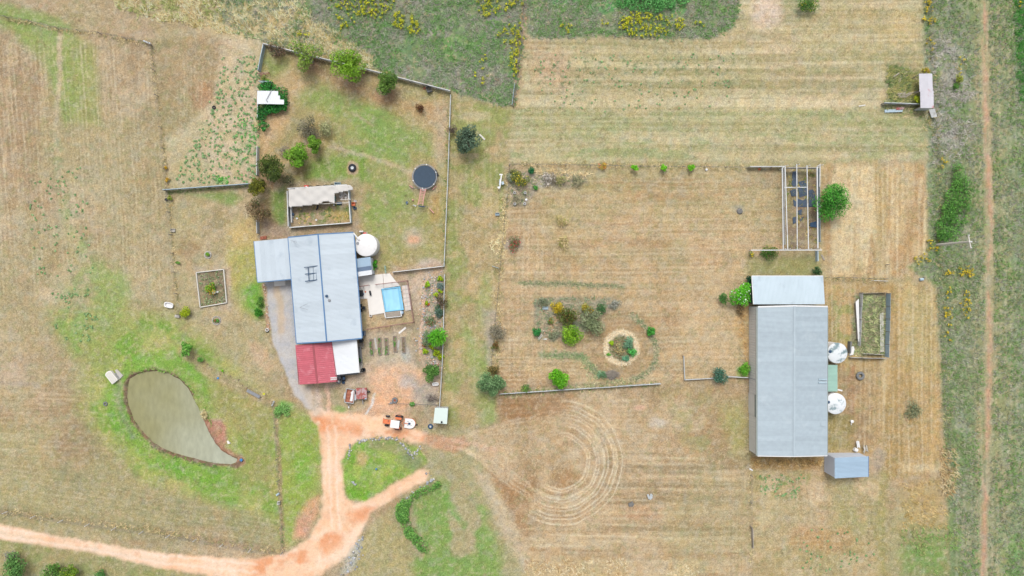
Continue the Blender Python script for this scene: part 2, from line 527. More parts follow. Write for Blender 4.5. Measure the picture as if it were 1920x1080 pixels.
paint(poly([(-60, 100), (80, 120), (95, 250), (60, 330), (-60, 330)], 20, 'w'), (160, 134, 102), 0.55)
paint(line([(112, 60), (112, 150), (105, 200), (104, 270), (112, 330), (128, 400), (150, 460), (175, 520)], 9, 4), (202, 180, 148), 0.8)
paint(modn(line([(104, 270), (116, 350), (140, 420), (165, 480), (190, 540)], 26, 8), 0.8, 3, 0.45, 0.7), (140, 152, 104), 0.7)
paint(poly([(285, 75), (480, 62), (485, 100), (440, 110), (400, 180), (350, 230), (310, 260), (300, 190)], 12, 'w'), (168, 146, 110), 0.85)
paint(modn(poly([(285, 75), (400, 70), (390, 180), (310, 250)], 12), 3, 4, 0.5, 0.8), (142, 138, 98), 0.6)
paint(blob(378, 178, 24, 30), (178, 134, 96), 0.6)
paint(poly([(415, 62), (492, 62), (484, 345), (320, 355), (308, 260), (350, 235), (400, 185), (412, 120)], 8), (206, 186, 152), 0.9)
paint(modn(poly([(415, 100), (490, 90), (484, 345), (320, 355), (308, 265), (400, 195)], 8), 1.6, 7, 0.5, 0.8), (178, 170, 122), 0.6)
paint(modn(poly([(455, 220), (488, 220), (486, 320), (440, 320)], 10), 0.8, 10, 0.45, 0.65), (96, 150, 84), 0.3)
paint(blob(418, 337, 12, 7), (112, 176, 80), 0.7)
# weed spots far down the old drain line
for (x0, y0, x1, y1, d) in ((90, 540, 190, 640, 0.60), (60, 380, 150, 520, 0.70)):
    paint(modn(poly([(x0, y0), (x1, y0), (x1, y1), (x0, y1)], 16), 0.7, 11, d, d + 0.12), (130, 156, 108), 0.4)
paint(poly([(-300, 590), (40, 610), (50, 720), (-300, 720)], 20, 'w'), (206, 180, 154), 0.5)
paint(blob(85, 555, 22, 14), (218, 194, 168), 0.7)
paint(line([(-10, 715), (30, 720), (72, 722)], 8, 4), (178, 160, 138), 0.7)
# strip of rank grass along the top edge
paint(poly([(-300, -200), (130, -60), (130, 0), (250, 15), (300, 50), (480, 52), (490, -200)], 8, 'w'), (172, 152, 118), 0.7)
paint(poly([(210, -30), (520, -30), (520, 60), (400, 55), (300, 38), (230, 15)], 10, 'w'), (186, 170, 128), 0.7)
paint(line([(-20, 30), (60, 42), (110, 55), (180, 62), (282, 82)], 6, 4), (150, 128, 98), 0.6)

# --- weed field north of the yards
NF = [(490, -200), (1000, -200), (985, 60), (965, 200), (930, 195), (845, 172), (690, 128), (500, 82), (470, 60), (400, 40)]
paint(poly(NF, 6), (126, 140, 100), 1)
paint(modn(poly(NF, 6), 2.5, 12, 0.45, 0.7), (152, 146, 136), 0.75)
paint(modn(poly(NF, 6), 3.0, 13, 0.5, 0.75), (112, 142, 92), 0.75)
paint(modn(poly([(640, -50), (760, -50), (750, 100), (650, 90)], 20), 2, 14, 0.5, 0.7), (158, 142, 126), 0.7)
paint(modn(poly([(800, 20), (900, 20), (890, 120), (800, 110)], 20, 'w'), 2, 15, 0.35, 0.6), (112, 152, 84), 0.8)
paint(poly([(380, 50), (480, 20), (520, 20), (600, 45), (690, 100), (700, 128), (600, 108), (500, 78), (400, 65)], 14, 'w'), (210, 190, 144), 0.85)
paint(modn(poly([(480, 20), (600, 45), (700, 110), (640, 115), (500, 78)], 10, 'w'), 1.2, 2, 0.5, 0.7), (184, 156, 114), 0.5)
NE2 = [(990, -200), (1390, -200), (1385, 20), (1372, 55), (1330, 76), (1240, 72), (1130, 68), (1060, 72), (1000, 72), (983, 60)]
paint(poly(NE2, 6), (128, 142, 102), 1)
paint(modn(poly(NE2, 6), 2.2, 3, 0.45, 0.7), (156, 150, 130), 0.7)
paint(modn(poly([(1020, -100), (1300, -100), (1290, 30), (1200, 40), (1030, 10)], 12, 'w'), 2.0, 5, 0.3, 0.6), (92, 152, 82), 0.85)
paint(line([(984, -30), (980, 60), (966, 200)], 14, 6), (188, 150, 118), 0.7)

# --- north-east mown field
NEF = [(985, 72), (1330, 76), (1380, 50), (1400, -200), (1700, -200), (1735, 60), (1740, 180), (1740, 290), (1735, 300), (960, 306), (950, 220), (972, 200)]
paint(poly(NEF, 6), (196, 180, 138), 1)
paint(modn(poly(NEF, 10), 30, 6, 0.42, 0.62, sy=2.2, oc=3), (168, 162, 114), 0.6)
paint(modn(poly(NEF, 10), 40, 8, 0.52, 0.72, sy=1.4, oc=3), (214, 198, 156), 0.55)
paint(modn(poly(NEF, 10), 7, 3, 0.5, 0.75), (206, 176, 140), 0.35)
paint(modn(poly([(960, 205), (1740, 200), (1738, 300), (955, 305)], 8), 5, 12, 0.4, 0.7, sy=1.6), (138, 158, 102), 0.55)
paint(modn(poly([(985, 90), (1720, 90), (1730, 180), (980, 180)], 8), 6, 2, 0.5, 0.75, sy=1.6), (146, 156, 108), 0.4)
paint(modn(poly(NEF, 10), 26, 10, 0.55, 0.72, sy=0.6, oc=2), (152, 140, 96), 0.5)
paint(poly([(985, 82), (1060, 95), (1080, 150), (1060, 180), (1000, 150)], 20, 'w'), (194, 154, 124), 0.55)
paint(modn(poly([(1000, 100), (1380, 110), (1370, 160), (1000, 170)], 12), 0.6, 12, 0.68, 0.76), (108, 128, 84), 0.7)
paint(poly([(970, 182), (1600, 185), (1600, 200), (970, 200)], 7), (218, 200, 160), 0.7)
paint(poly([(965, 210), (1740, 205), (1735, 250), (960, 262)], 12, 'w'), (160, 162, 110), 0.5)
paint(poly([(1500, 20), (1700, 20), (1720, 100), (1500, 110)], 30, 'w'), (186, 172, 126), 0.6)
paint(blob(1690, 50, 24, 34), (208, 184, 128), 0.6)
paint(blob(1438, 22, 30, 30), (226, 200, 178), 0.85)
paint(blob(1500, 12, 30, 20), (150, 156, 110), 0.8)

# --- yard of the house
YARD = [(497, 88), (843, 175), (832, 502), (688, 516), (666, 440), (540, 446), (485, 440), (486, 140)]
paint(poly(YARD, 4), (172, 156, 108), 1)
paint(modn(poly(YARD, 8), 4, 7, 0.45, 0.7), (188, 160, 116), 0.8)
paint(modn(poly([(500, 110), (620, 160), (800, 250), (840, 330), (700, 440), (600, 330), (640, 230), (510, 150)], 20, 'w'), 3.5, 9, 0.22, 0.55), (136, 158, 84), 0.9)
paint(modn(poly([(500, 100), (620, 170), (700, 190), (800, 260), (835, 340), (830, 480), (710, 500), (690, 350), (560, 340), (620, 260), (600, 200), (505, 160)], 26, 'w'), 6, 4, 0.25, 0.6), (148, 158, 92), 0.55)
paint(poly([(640, 180), (740, 200), (790, 270), (740, 300), (670, 260), (630, 215)], 22, 'w'), (134, 160, 84), 0.75)
paint(poly([(560, 300), (690, 285), (700, 340), (560, 345), (540, 320)], 16, 'w'), (124, 154, 70), 0.8)
paint(poly([(500, 150), (545, 120), (590, 150), (560, 180), (535, 240), (500, 290), (492, 230), (530, 170)], 14, 'w'), (210, 174, 130), 0.85)
paint(poly([(540, 95), (620, 135), (720, 175), (840, 200), (838, 250), (760, 215), (690, 190), (600, 150)], 14, 'w'), (196, 160, 118), 0.7)
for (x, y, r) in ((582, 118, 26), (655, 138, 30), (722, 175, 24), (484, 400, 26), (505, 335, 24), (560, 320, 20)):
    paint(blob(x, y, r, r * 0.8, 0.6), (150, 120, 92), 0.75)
paint(poly([(815, 190), (843, 190), (834, 330), (812, 300)], 10, 'w'), (200, 174, 146), 0.6)
paint(blob(815, 380, 10, 40), (192, 140, 86), 0.5)
paint(line([(620, 275), (680, 290), (740, 310), (775, 328)], 7, 4), (202, 180, 152), 0.6)
paint(line([(660, 210), (700, 235)], 5, 3), (184, 164, 134), 0.6)
paint(blob(661, 315, 12, 13, 0.25, 's'), (196, 166, 138), 0.95)
paint(blob(661, 315, 17, 17, 0.4, 's'), (122, 156, 72), 0.0)
paint(blob(797, 336, 31, 32, 0.3, 's'), (190, 166, 134), 0.9)
paint(blob(775, 448, 20, 18), (196, 180, 156), 0.7)
paint(blob(777, 452, 11, 7, 0.5), (232, 176, 140), 0.9)
paint(blob(805, 495, 24, 10), (200, 180, 160), 0.9)
paint(line([(745, 506), (830, 498)], 10, 5), (188, 160, 136), 0.7)
paint(poly([(540, 340), (672, 335), (680, 350), (676, 440), (535, 445), (530, 350)], 8), (176, 152, 124), 0.8)
paint(poly([(548, 390), (657, 362), (661, 418), (550, 426)], 3, 'n'), (176, 154, 122), 1)
paint(modn(poly([(555, 390), (657, 380), (657, 418), (600, 420), (560, 400)], 6), 1.0, 1, 0.45, 0.62), (118, 136, 74), 0.85)
paint(blob(635, 408, 22, 10), (196, 168, 104), 0.8)
paint(poly([(620, 360), (657, 355), (657, 378), (625, 380)], 4), (206, 182, 160), 0.8)
paint(poly([(508, 360), (536, 350), (538, 420), (520, 430), (510, 400)], 10, 'w'), (112, 146, 70), 0.8)
paint(poly([(476, 405), (540, 425), (540, 446), (476, 455)], 8), (172, 146, 122), 0.9)
paint(line([(690, 445), (706, 470), (704, 520)], 8, 4), (196, 178, 152), 0.7)

# --- patch west of the house
HW = [(320, 360), (484, 350), (482, 440), (476, 520), (500, 620), (520, 690), (480, 700), (400, 660), (340, 610), (326, 480)]
paint(poly(HW, 8), (186, 166, 128), 0.9)
paint(modn(poly([(340, 380), (430, 380), (430, 480), (345, 490)], 20, 'w'), 2.0, 2, 0.45, 0.7), (152, 140, 100), 0.7)
paint(blob(354, 468, 22, 14), (160, 130, 94), 0.7)
paint(poly([(355, 360), (440, 358), (455, 372), (440, 385), (390, 370)], 8, 'w'), (122, 152, 76), 0.8)
paint(poly([(425, 420), (482, 400), (480, 520), (430, 540)], 16, 'w'), (200, 176, 116), 0.8)
paint(poly([(430, 470), (480, 460), (498, 560), (496, 610), (450, 590), (432, 540)], 14, 'w'), (168, 170, 92), 0.75)
paint(poly([(455, 540), (490, 520), (497, 580), (480, 600), (460, 575)], 12, 'w'), (112, 166, 62), 0.9)
paint(poly([(364, 500), (432, 500), (432, 582), (366, 584)], 4), (192, 170, 142), 0.9)
paint(poly([(371, 509), (424, 506), (427, 570), (376, 576)], 2, 'n'), (138, 122, 98), 1)
paint(blob(390, 478, 6, 6, 0.3, 's'), (196, 190, 180), 0.9)
paint(blob(406, 601, 9, 9, 0.3, 's'), (190, 172, 150), 0.9)

# --- green flat round the pond
PG = [(100, 590), (200, 580), (330, 600), (400, 660), (470, 720), (520, 770), (600, 800), (605, 920), (560, 1000), (530, 1030), (420, 960), (260, 900), (190, 850), (150, 760), (150, 680)]
paint(poly(PG, 40, 'w'), (154, 164, 90), 0.95)
paint(modn(poly(PG, 24, 'w'), 5, 4, 0.45, 0.7), (124, 162, 68), 0.85)
paint(modn(poly(PG, 24, 'w'), 4, 6, 0.55, 0.8), (186, 178, 108), 0.7)
paint(poly([(200, 700), (240, 700), (250, 790), (300, 850), (420, 880), (400, 910), (280, 880), (215, 820), (190, 750)], 12, 'w'), (118, 164, 62), 0.75)
paint(poly([(240, 660), (330, 650), (380, 700), (400, 770), (365, 720), (300, 690), (235, 695)], 12, 'w'), (124, 168, 66), 0.75)
paint(poly([(180, 480), (240, 520), (240, 600), (200, 620), (170, 560)], 18, 'w'), (150, 166, 88), 0.8)
paint(modn(poly([(120, 380), (180, 460), (240, 520), (260, 610), (140, 640), (110, 560), (140, 480)], 20, 'w'), 2.5, 12, 0.35, 0.65), (148, 164, 100), 0.7)
paint(poly([(400, 680), (500, 760), (515, 800), (515, 930), (440, 900), (450, 820), (400, 760)], 18, 'w'), (160, 146, 94), 0.55)
paint(poly([(530, 760), (600, 800), (604, 900), (585, 960), (540, 1010), (525, 900)], 12, 'w'), (146, 166, 76), 0.8)
paint(blob(572, 880, 18, 34), (112, 168, 58), 0.6)
paint(blob(530, 765, 20, 10), (124, 176, 88), 0.7)
paint(poly([(380, 790), (415, 785), (425, 800), (424, 832), (408, 842), (390, 815)], 6), (190, 138, 114), 1.0)
paint(line([(385, 790), (402, 833), (430, 857), (450, 865)], 20, 4), (172, 126, 102), 0.95)
paint(line([(452, 866), (440, 873), (400, 871), (350, 860), (300, 842), (270, 818), (248, 788), (236, 750), (236, 720), (250, 702), (290, 694), (330, 706), (360, 740)], 9, 2.5), (124, 98, 80), 0.95)
paint(line([(225, 705), (222, 740), (230, 780), (250, 820)], 10, 6), (132, 140, 112), 0.6)
paint(blob(383, 776, 8, 8), (222, 206, 164), 0.8)
paint(poly([(575, 940), (600, 930), (596, 960), (575, 1005), (550, 1005), (556, 975)], 9, 'w'), (226, 164, 130), 0.75)
paint(poly([(555, 970), (585, 960), (580, 1003), (552, 1006)], 10, 'w'), (212, 158, 132), 0.5)
# south-west paddock between pond and road
paint(poly([(-300, 780), (150, 790), (260, 900), (520, 980), (530, 1030), (300, 1010), (-300, 950)], 18, 'w'), (168, 152, 112), 0.85)
paint(modn(poly([(-300, 850), (150, 850), (520, 980), (530, 1030), (-300, 950)], 18, 'w'), 5, 9, 0.45, 0.7), (150, 146, 102), 0.7)
paint(modn(poly([(-300, 700), (150, 720), (190, 860), (-300, 900)], 18, 'w'), 5, 10, 0.45, 0.75), (156, 128, 96), 0.6)
paint(poly([(-40, 790), (90, 800), (90, 950), (-40, 950)], 20, 'w'), (182, 170, 122), 0.5)
paint(line([(-300, 912), (0, 958), (120, 972), (260, 990), (400, 1015), (530, 1036)], 12, 7), (146, 122, 98), 0.6)
paint(line([(516, 770), (522, 850), (527, 940), (531, 1035)], 7, 3), (166, 140, 112), 0.8)
# below the road
paint(poly([(-300, 1000), (0, 1010), (240, 1045), (420, 1090), (420, 1500), (-300, 1500)], 8), (164, 156, 106), 0.85)
paint(modn(poly([(-300, 1000), (0, 1010), (240, 1045), (420, 1090), (420, 1500), (-300, 1500)], 8), 3, 1, 0.5, 0.75), (138, 148, 88), 0.6)
paint(poly([(330, 660), (345, 640), (400, 690), (470, 725), (520, 755), (525, 772), (440, 735), (380, 700)], 6), (176, 150, 118), 0.75)

# --- work yard east and south of the house
WYD = [(688, 516), (745, 508), (832, 502), (830, 700), (824, 770), (815, 800), (780, 790), (740, 800), (600, 790), (596, 730), (676, 700), (690, 620)]
paint(poly(WYD, 6), (196, 172, 142), 1)
paint(modn(poly(WYD, 6), 2.5, 5, 0.45, 0.7), (172, 154, 122), 0.8)
paint(modn(poly(WYD, 6), 3.5, 8, 0.5, 0.75), (214, 186, 158), 0.7)
paint(poly([(690, 590), (770, 590), (776, 605), (690, 622)], 6), (194, 168, 124), 0.7)
paint(poly([(688, 626), (770, 620), (774, 680), (690, 690)], 8), (196, 178, 150), 0.8)
paint(poly([(700, 690), (745, 690), (790, 700), (770, 770), (700, 770), (690, 720)], 14, 'w'), (230, 182, 144), 0.9)
paint(poly([(620, 770), (700, 740), (760, 740), (790, 790), (740, 800), (640, 795)], 14, 'w'), (232, 178, 138), 0.6)
paint(poly([(770, 720), (824, 720), (820, 765), (770, 750)], 10, 'w'), (178, 166, 152), 0.85)
paint(blob(762, 715, 16, 14), (188, 182, 172), 0.7)
paint(blob(764, 665, 8, 14), (186, 184, 176), 0.7)
paint(poly([(600, 725), (650, 725), (690, 715), (690, 765), (660, 775), (615, 765)], 8, 'w'), (180, 164, 128), 0.8)
paint(line([(595, 722), (600, 770)], 9, 3), (226, 184, 156), 0.8)
paint(line([(612, 722), (618, 770)], 9, 3), (230, 186, 156), 0.8)
paint(line([(703, 738), (696, 760), (688, 775)], 4, 2), (230, 226, 216), 0.85)
paint(blob(637, 768, 14, 9), (138, 164, 88), 0.8)
paint(poly([(760, 760), (815, 760), (812, 800), (770, 805)], 8, 'w'), (170, 152, 116), 0.7)
paint(poly([(840, 760), (860, 760), (862, 800), (838, 800)], 8, 'w'), (142, 142, 72), 0.7)
# rock garden bed
paint(poly([(800, 522), (830, 514), (830, 690), (800, 690), (790, 640), (795, 580)], 4), (198, 176, 154), 1)
paint(modn(poly([(800, 522), (830, 514), (830, 690), (800, 690), (790, 640), (795, 580)], 4), 0.6, 3, 0.5, 0.65), (128, 140, 112), 0.7)
paint(line([(800, 522), (797, 560), (792, 610), (787, 640), (790, 665)], 5, 2), (232, 190, 164), 0.7)
paint(line([(836, 505), (833, 700), (826, 770)], 7, 4), (184, 150, 122), 0.7)

# --- lane between the yard and the orchard
LANE = [(845, 180), (960, 205), (950, 310), (935, 530), (925, 735), (930, 790), (890, 800), (830, 790), (834, 520), (838, 330)]
paint(poly(LANE, 8), (176, 156, 112), 0.95)
paint(modn(poly(LANE, 8), 5, 6, 0.35, 0.65), (146, 154, 88), 0.85)
paint(modn(poly(LANE, 8), 3, 11, 0.5, 0.75), (196, 170, 126), 0.7)
paint(blob(893, 220, 26, 10), (212, 190, 154), 0.6)
paint(poly([(870, 600), (900, 640), (935, 720), (945, 780), (910, 800), (880, 720)], 14, 'w'), (146, 166, 96), 0.7)
paint(blob(910, 565, 14, 50), (148, 162, 92), 0.5)
paint(poly([(905, 580), (935, 580), (930, 680), (915, 690)], 8), (186, 174, 160), 0.6)

# --- orchard paddock
ORC = [(955, 310), (1465, 318), (1470, 470), (1410, 500), (1405, 710), (1240, 718), (935, 738), (928, 640), (938, 520)]
paint(poly(ORC, 6), (188, 160, 120), 1)
paint(modn(poly(ORC, 8), 4, 2, 0.45, 0.72), (200, 172, 130), 0.8)
paint(modn(poly([(1000, 320), (1300, 320), (1390, 420), (1300, 520), (1050, 480), (980, 400)], 40, 'w'), 6, 4, 0.45, 0.7), (168, 154, 108), 0.7)
paint(modn(poly(ORC, 10), 9, 6, 0.55, 0.8, sy=4), (176, 142, 104), 0.6)
paint(modn(poly(ORC, 10), 20, 9, 0.52, 0.66, sy=0.8, oc=3), (206, 182, 142), 0.4)
paint(modn(poly(ORC, 10), 24, 12, 0.55, 0.7, sy=0.6, oc=3), (164, 146, 106), 0.35)
paint(poly([(1270, 560), (1400, 540), (1405, 700), (1290, 660)], 24, 'w'), (208, 182, 140), 0.6)
paint(blob(1330, 478, 24, 18), (206, 166, 124), 0.5)
paint(line([(975, 531), (1080, 533), (1168, 537)], 9, 4), (146, 146, 112), 0.85)
paint(poly([(955, 318), (1000, 325), (1040, 322), (1098, 326), (1102, 345), (1060, 352), (1010, 352), (985, 385), (950, 390), (948, 350)], 5), (164, 152, 136), 0.9)
paint(line([(1000, 318), (1100, 326)], 8, 4), (212, 192, 152), 0.7)
paint(blob(1022, 338, 14, 12, 0.3), (200, 190, 178), 0.7)
paint(line([(952, 360), (945, 420), (938, 480)], 12, 6), (206, 186, 144), 0.7)
paint(blob(960, 460, 18, 16), (170, 150, 136), 0.7)
paint(poly([(1003, 560), (1060, 556), (1160, 562), (1166, 575), (1140, 592), (1080, 640), (1010, 640), (1000, 610)], 5), (166, 152, 126), 0.85)
paint(modn(poly([(1003, 560), (1060, 556), (1160, 562), (1166, 575), (1140, 592), (1080, 640), (1010, 640), (1000, 610)], 5), 1.2, 7, 0.45, 0.65), (136, 140, 112), 0.8)
paint(blob(1040, 610, 8, 14), (214, 176, 132), 0.7)
# round garden and the mower rings about it
w = _window([(1060, 545), (1250, 740)], 10)
rr = np.hypot(PX[w] - 1165, PY[w] - 652) / PPM
ang = np.arctan2(PY[w] - 652, PX[w] - 1165)
ring = sm((rr - 2.6) / 0.6) * sm((6.4 - rr) / 0.8)
paint(Mask(w, ring), (170, 142, 104), 0.75)
st = fbm(rr, ang * 3, 0.55, 4, 3, sy=4.0)
paint(Mask(w, ring * sm(st * 0.9 - 0.1)), (200, 176, 136), 0.7)
paint(Mask(w, ring * sm(-st * 0.9 - 0.2)), (140, 126, 84), 0.6)
paint(blob(1165, 652, 32.5, 32.5, 0.12, 's'), (226, 202, 168), 1.0)
paint(blob(1165, 653, 25.5, 26.5, 0.2, 's'), (172, 164, 132), 0.98)
paint(line([(1183, 590), (1205, 605), (1220, 622), (1230, 650), (1228, 685), (1210, 702), (1190, 712)], 9, 4), (142, 144, 112), 0.8)
paint(line([(1015, 664), (1060, 667), (1090, 668), (1108, 685), (1122, 705)], 11, 4), (136, 148, 108), 0.85)
paint(line([(1000, 734), (1120, 722), (1190, 712)], 12, 5), (150, 148, 112), 0.6)

# --- pergola garden and shed surroundings
paint(poly([(1468, 315), (1532, 315), (1535, 468), (1470, 468)], 3, 'n'), (152, 132, 108), 1)
paint(modn(poly([(1472, 318), (1530, 318), (1533, 466), (1472, 466)], 3, 'n'), 1.1, 2, 0.48, 0.6), (176, 158, 116), 0.7)
paint(poly([(1385, 320), (1462, 322), (1464, 345), (1400, 345)], 10, 'w'), (176, 156, 134), 0.6)
paint(blob(1386, 395, 12, 8), (170, 158, 140), 0.8)
paint(poly([(1395, 480), (1535, 480), (1540, 518), (1395, 516)], 10, 'w'), (152, 152, 92), 0.7)
EP = [(1540, 310), (1738, 306), (1740, 500), (1690, 520), (1545, 520)]
paint(poly(EP, 8), (202, 176, 130), 0.95)
paint(modn(poly(EP, 8), 2.0, 4, 0.5, 0.72, sy=14, oc=3), (182, 148, 104), 0.75)
paint(modn(poly(EP, 8), 1.2, 6, 0.5, 0.7, sy=14, oc=3), (222, 200, 156), 0.75)
paint(line([(1650, 310), (1650, 500)], 20, 10, 'w'), (170, 148, 98), 0.6)
SE1 = [(1545, 525), (1755, 535), (1768, 880), (1660, 900), (1640, 850), (1552, 850)]
paint(poly(SE1, 8), (190, 160, 108), 0.95)
paint(modn(poly(SE1, 8), 2.0, 8, 0.5, 0.72, sy=16, oc=3), (206, 178, 128), 0.75)
paint(modn(poly(SE1, 8), 1.6, 10, 0.52, 0.72, sy=16, oc=3), (164, 136, 86), 0.65)
paint(poly([(1690, 540), (1755, 540), (1762, 700), (1690, 690)], 20, 'w'), (180, 166, 112), 0.6)
paint(modn(poly([(1555, 540), (1600, 540), (1600, 640), (1560, 640)], 10, 'w'), 1.6, 12, 0.45, 0.65), (152, 156, 92), 0.8)
paint(poly([(1572, 690), (1650, 680), (1650, 840), (1575, 840)], 14, 'w'), (176, 152, 112), 0.7)
paint(line([(1598, 690), (1596, 830)], 8, 5), (180, 128, 94), 0.7)
paint(modn(poly([(1574, 678), (1645, 676), (1640, 840), (1576, 842)], 16, 'w'), 3, 5, 0.3, 0.65), (160, 128, 94), 0.6)
paint(poly([(1554, 780), (1600, 780), (1605, 845), (1556, 850)], 8, 'w'), (148, 140, 84), 0.7)
paint(poly([(1604, 550), (1662, 550), (1660, 668), (1592, 666)], 3, 'n'), (142, 136, 106), 1)
paint(modn(poly([(1612, 550), (1650, 550), (1645, 610), (1612, 610)], 6), 1.5, 5, 0.4, 0.6), (128, 148, 100), 0.85)
paint(blob(1650, 860, 12, 20), (168, 158, 146), 0.6)
paint(poly([(1385, 560), (1404, 575), (1402, 690), (1378, 620)], 6, 'w'), (212, 174, 118), 0.8)
paint(poly([(1380, 690), (1405, 680), (1404, 708), (1382, 708)], 5), (132, 172, 70), 0.7)
paint(poly([(1405, 850), (1545, 858), (1540, 882), (1410, 880)], 5, 'w'), (172, 138, 88), 0.85)
# south-east paddock
SEP = [(1408, 885), (1560, 890), (1660, 905), (1680, 1500), (1408, 1500)]
paint(poly(SEP, 8), (190, 164, 124), 0.9)
paint(modn(poly(SEP, 8), 5, 1, 0.45, 0.7), (174, 152, 106), 0.75)
paint(modn(poly(SEP, 8), 4, 3, 0.55, 0.8), (212, 186, 148), 0.7)
paint(modn(poly([(1420, 890), (1520, 890), (1500, 930), (1430, 925)], 10, 'w'), 0.8, 5, 0.5, 0.66), (128, 150, 84), 0.8)
paint(modn(poly([(1560, 900), (1640, 900), (1640, 1000), (1560, 1000)], 20, 'w'), 3, 7, 0.4, 0.65), (156, 152, 96), 0.7)
paint(poly([(1480, 990), (1600, 990), (1600, 1030), (1480, 1030)], 12, 'w'), (184, 142, 92), 0.5)
paint(line([(1660, 890), (1655, 960), (1650, 1300)], 20, 9, 'w'), (150, 144, 84), 0.65)
paint(poly([(1690, 905), (1768, 895), (1775, 990), (1690, 1000)], 18, 'w'), (182, 158, 106), 0.75)
paint(poly([(1685, 990), (1800, 980), (1810, 1400), (1680, 1400)], 30, 'w'), (138, 144, 90), 0.85)
paint(modn(poly([(1690, 1010), (1800, 1000), (1800, 1400), (1690, 1400)], 26, 'w'), 3, 9, 0.45, 0.7), (114, 152, 78), 0.65)
paint(poly([(1690, 870), (1770, 870), (1770, 885), (1690, 885)], 4), (216, 194, 150), 0.6)

# --- big south paddock with the turning circles
SP = [(935, 742), (1240, 724), (1404, 712), (1406, 1060), (1400, 1500), (980, 1500), (985, 1040), (960, 980), (900, 880), (880, 820), (930, 790)]
paint(poly(SP, 8), (186, 160, 122), 1)
paint(modn(poly(SP, 10), 6, 3, 0.45, 0.72), (170, 142, 104), 0.8)
paint(modn(poly(SP, 10), 5, 5, 0.52, 0.8), (200, 176, 140), 0.7)
paint(poly([(930, 745), (1080, 740), (1060, 775), (940, 790)], 10, 'w'), (160, 122, 84), 0.8)
paint(poly([(915, 880), (960, 870), (1010, 900), (990, 960), (1000, 1030), (960, 970)], 12, 'w'), (166, 130, 92), 0.75)
paint(blob(1065, 905, 30, 16), (166, 132, 92), 0.8)
paint(blob(1200, 960, 34, 16), (184, 142, 106), 0.7)
paint(modn(poly([(1240, 740), (1400, 730), (1404, 860), (1300, 860)], 24, 'w'), 3, 6, 0.45, 0.68), (162, 156, 106), 0.7)
paint(poly([(1350, 760), (1402, 750), (1404, 850), (1370, 850)], 16, 'w'), (174, 168, 104), 0.6)
paint(blob(1235, 795, 16, 10), (204, 194, 178), 0.6)
paint(blob(1203, 764, 10, 5), (222, 178, 150), 0.7)
paint(modn(poly([(980, 960), (1400, 960), (1400, 1500), (980, 1500)], 20), 24, 8, 0.5, 0.66, sy=1.2, oc=3), (208, 184, 144), 0.6)
paint(modn(poly([(1120, 830), (1400, 850), (1400, 1010), (1120, 1000)], 20), 24, 10, 0.54, 0.68, sy=0.9, oc=3), (150, 130, 96), 0.6)
paint(poly([(985, 1052), (1060, 1045), (1170, 1050), (1180, 1500), (980, 1500)], 14, 'w'), (198, 174, 130), 0.7)
paint(blob(1280, 1075, 26, 14, 0.3), (212, 190, 150), 0.8)
w = _window([(880, 700), (1260, 1080)], 10)
cx, cy = 1050, 867
g0 = fbm(XX[w], YY[w], 0.7, 9, 2)
rr = np.hypot(PX[w] - cx, PY[w] - cy) / PPM
ang = np.arctan2(PY[w] - cy, PX[w] - cx)             # 0 = right, + = down the picture
side = sm((np.cos(ang) * 1.0 + np.clip(np.sin(ang), 0, 1) * 1.0 + 0.2) / 0.6)
ringm = sm((rr - 3.6) / 0.5) * sm((11.5 - rr) / 3.0) * side
st = fbm(rr + 0.05 * g0, ang * 6, 0.42, 6, 2, sy=9.0)
paint(Mask(w, ringm), (178, 150, 114), 0.4)
paint(Mask(w, ringm * sm(st * 1.1 - 0.05)), (214, 192, 154), 0.75)
paint(Mask(w, ringm * sm(-st * 1.1 - 0.2)), (150, 122, 88), 0.5)
for r0, ww in ((4.15, 0.13), (4.6, 0.12), (5.7, 0.15), (6.15, 0.12), (7.0, 0.12), (7.5, 0.1), (8.3, 0.12), (8.9, 0.1), (9.7, 0.1)):
    rj = rr + 0.12 * fbm(XX[w], YY[w], 2.0, 5, 2)
    paint(Mask(w, np.exp(-((rj - r0) / ww) ** 2) * sm((np.cos(ang) + 0.10 + np.clip(np.sin(ang), 0, 1) * 0.75) / 0.5)), (226, 206, 172), 0.85)

# --- verge between paddock and driveway loop
VG = [(800, 800), (880, 810), (910, 880), (960, 980), (985, 1050), (980, 1500), (640, 1500), (660, 1040), (700, 980), (740, 950), (800, 905)]
paint(poly(VG, 8), (170, 160, 118), 0.95)
paint(modn(poly([(750, 940), (830, 900), (900, 930), (940, 1040), (940, 1400), (780, 1400), (760, 1000)], 18, 'w'), 4, 2, 0.28, 0.58), (126, 158, 80), 0.9)
paint(poly([(890, 880), (920, 890), (990, 1040), (980, 1070), (940, 1000)], 10, 'w'), (204, 182, 152), 0.7)
paint(poly([(660, 1020), (740, 960), (770, 1040), (800, 1500), (650, 1500)], 12, 'w'), (172, 160, 110), 0.7)
paint(line([(836, 935), (850, 960), (870, 985)], 12, 6), (118, 164, 78), 0.7)
paint(poly([(880, 815), (960, 840), (990, 900), (940, 900), (890, 850)], 14, 'w'), (208, 184, 148), 0.5)
for off in (0, 9, 22, 30):
    paint(line([(800, 838 - off * 0.3), (870, 845 - off * 0.2), (930, 862 + off), (990, 905 + off), (1020, 940 + off)], 3, 2), (214, 192, 156), 0.55)
    paint(line([(870, 822 - off * 0.2), (950, 812 - off * 0.7), (1010, 808 - off)], 3, 2), (210, 186, 150), 0.5)

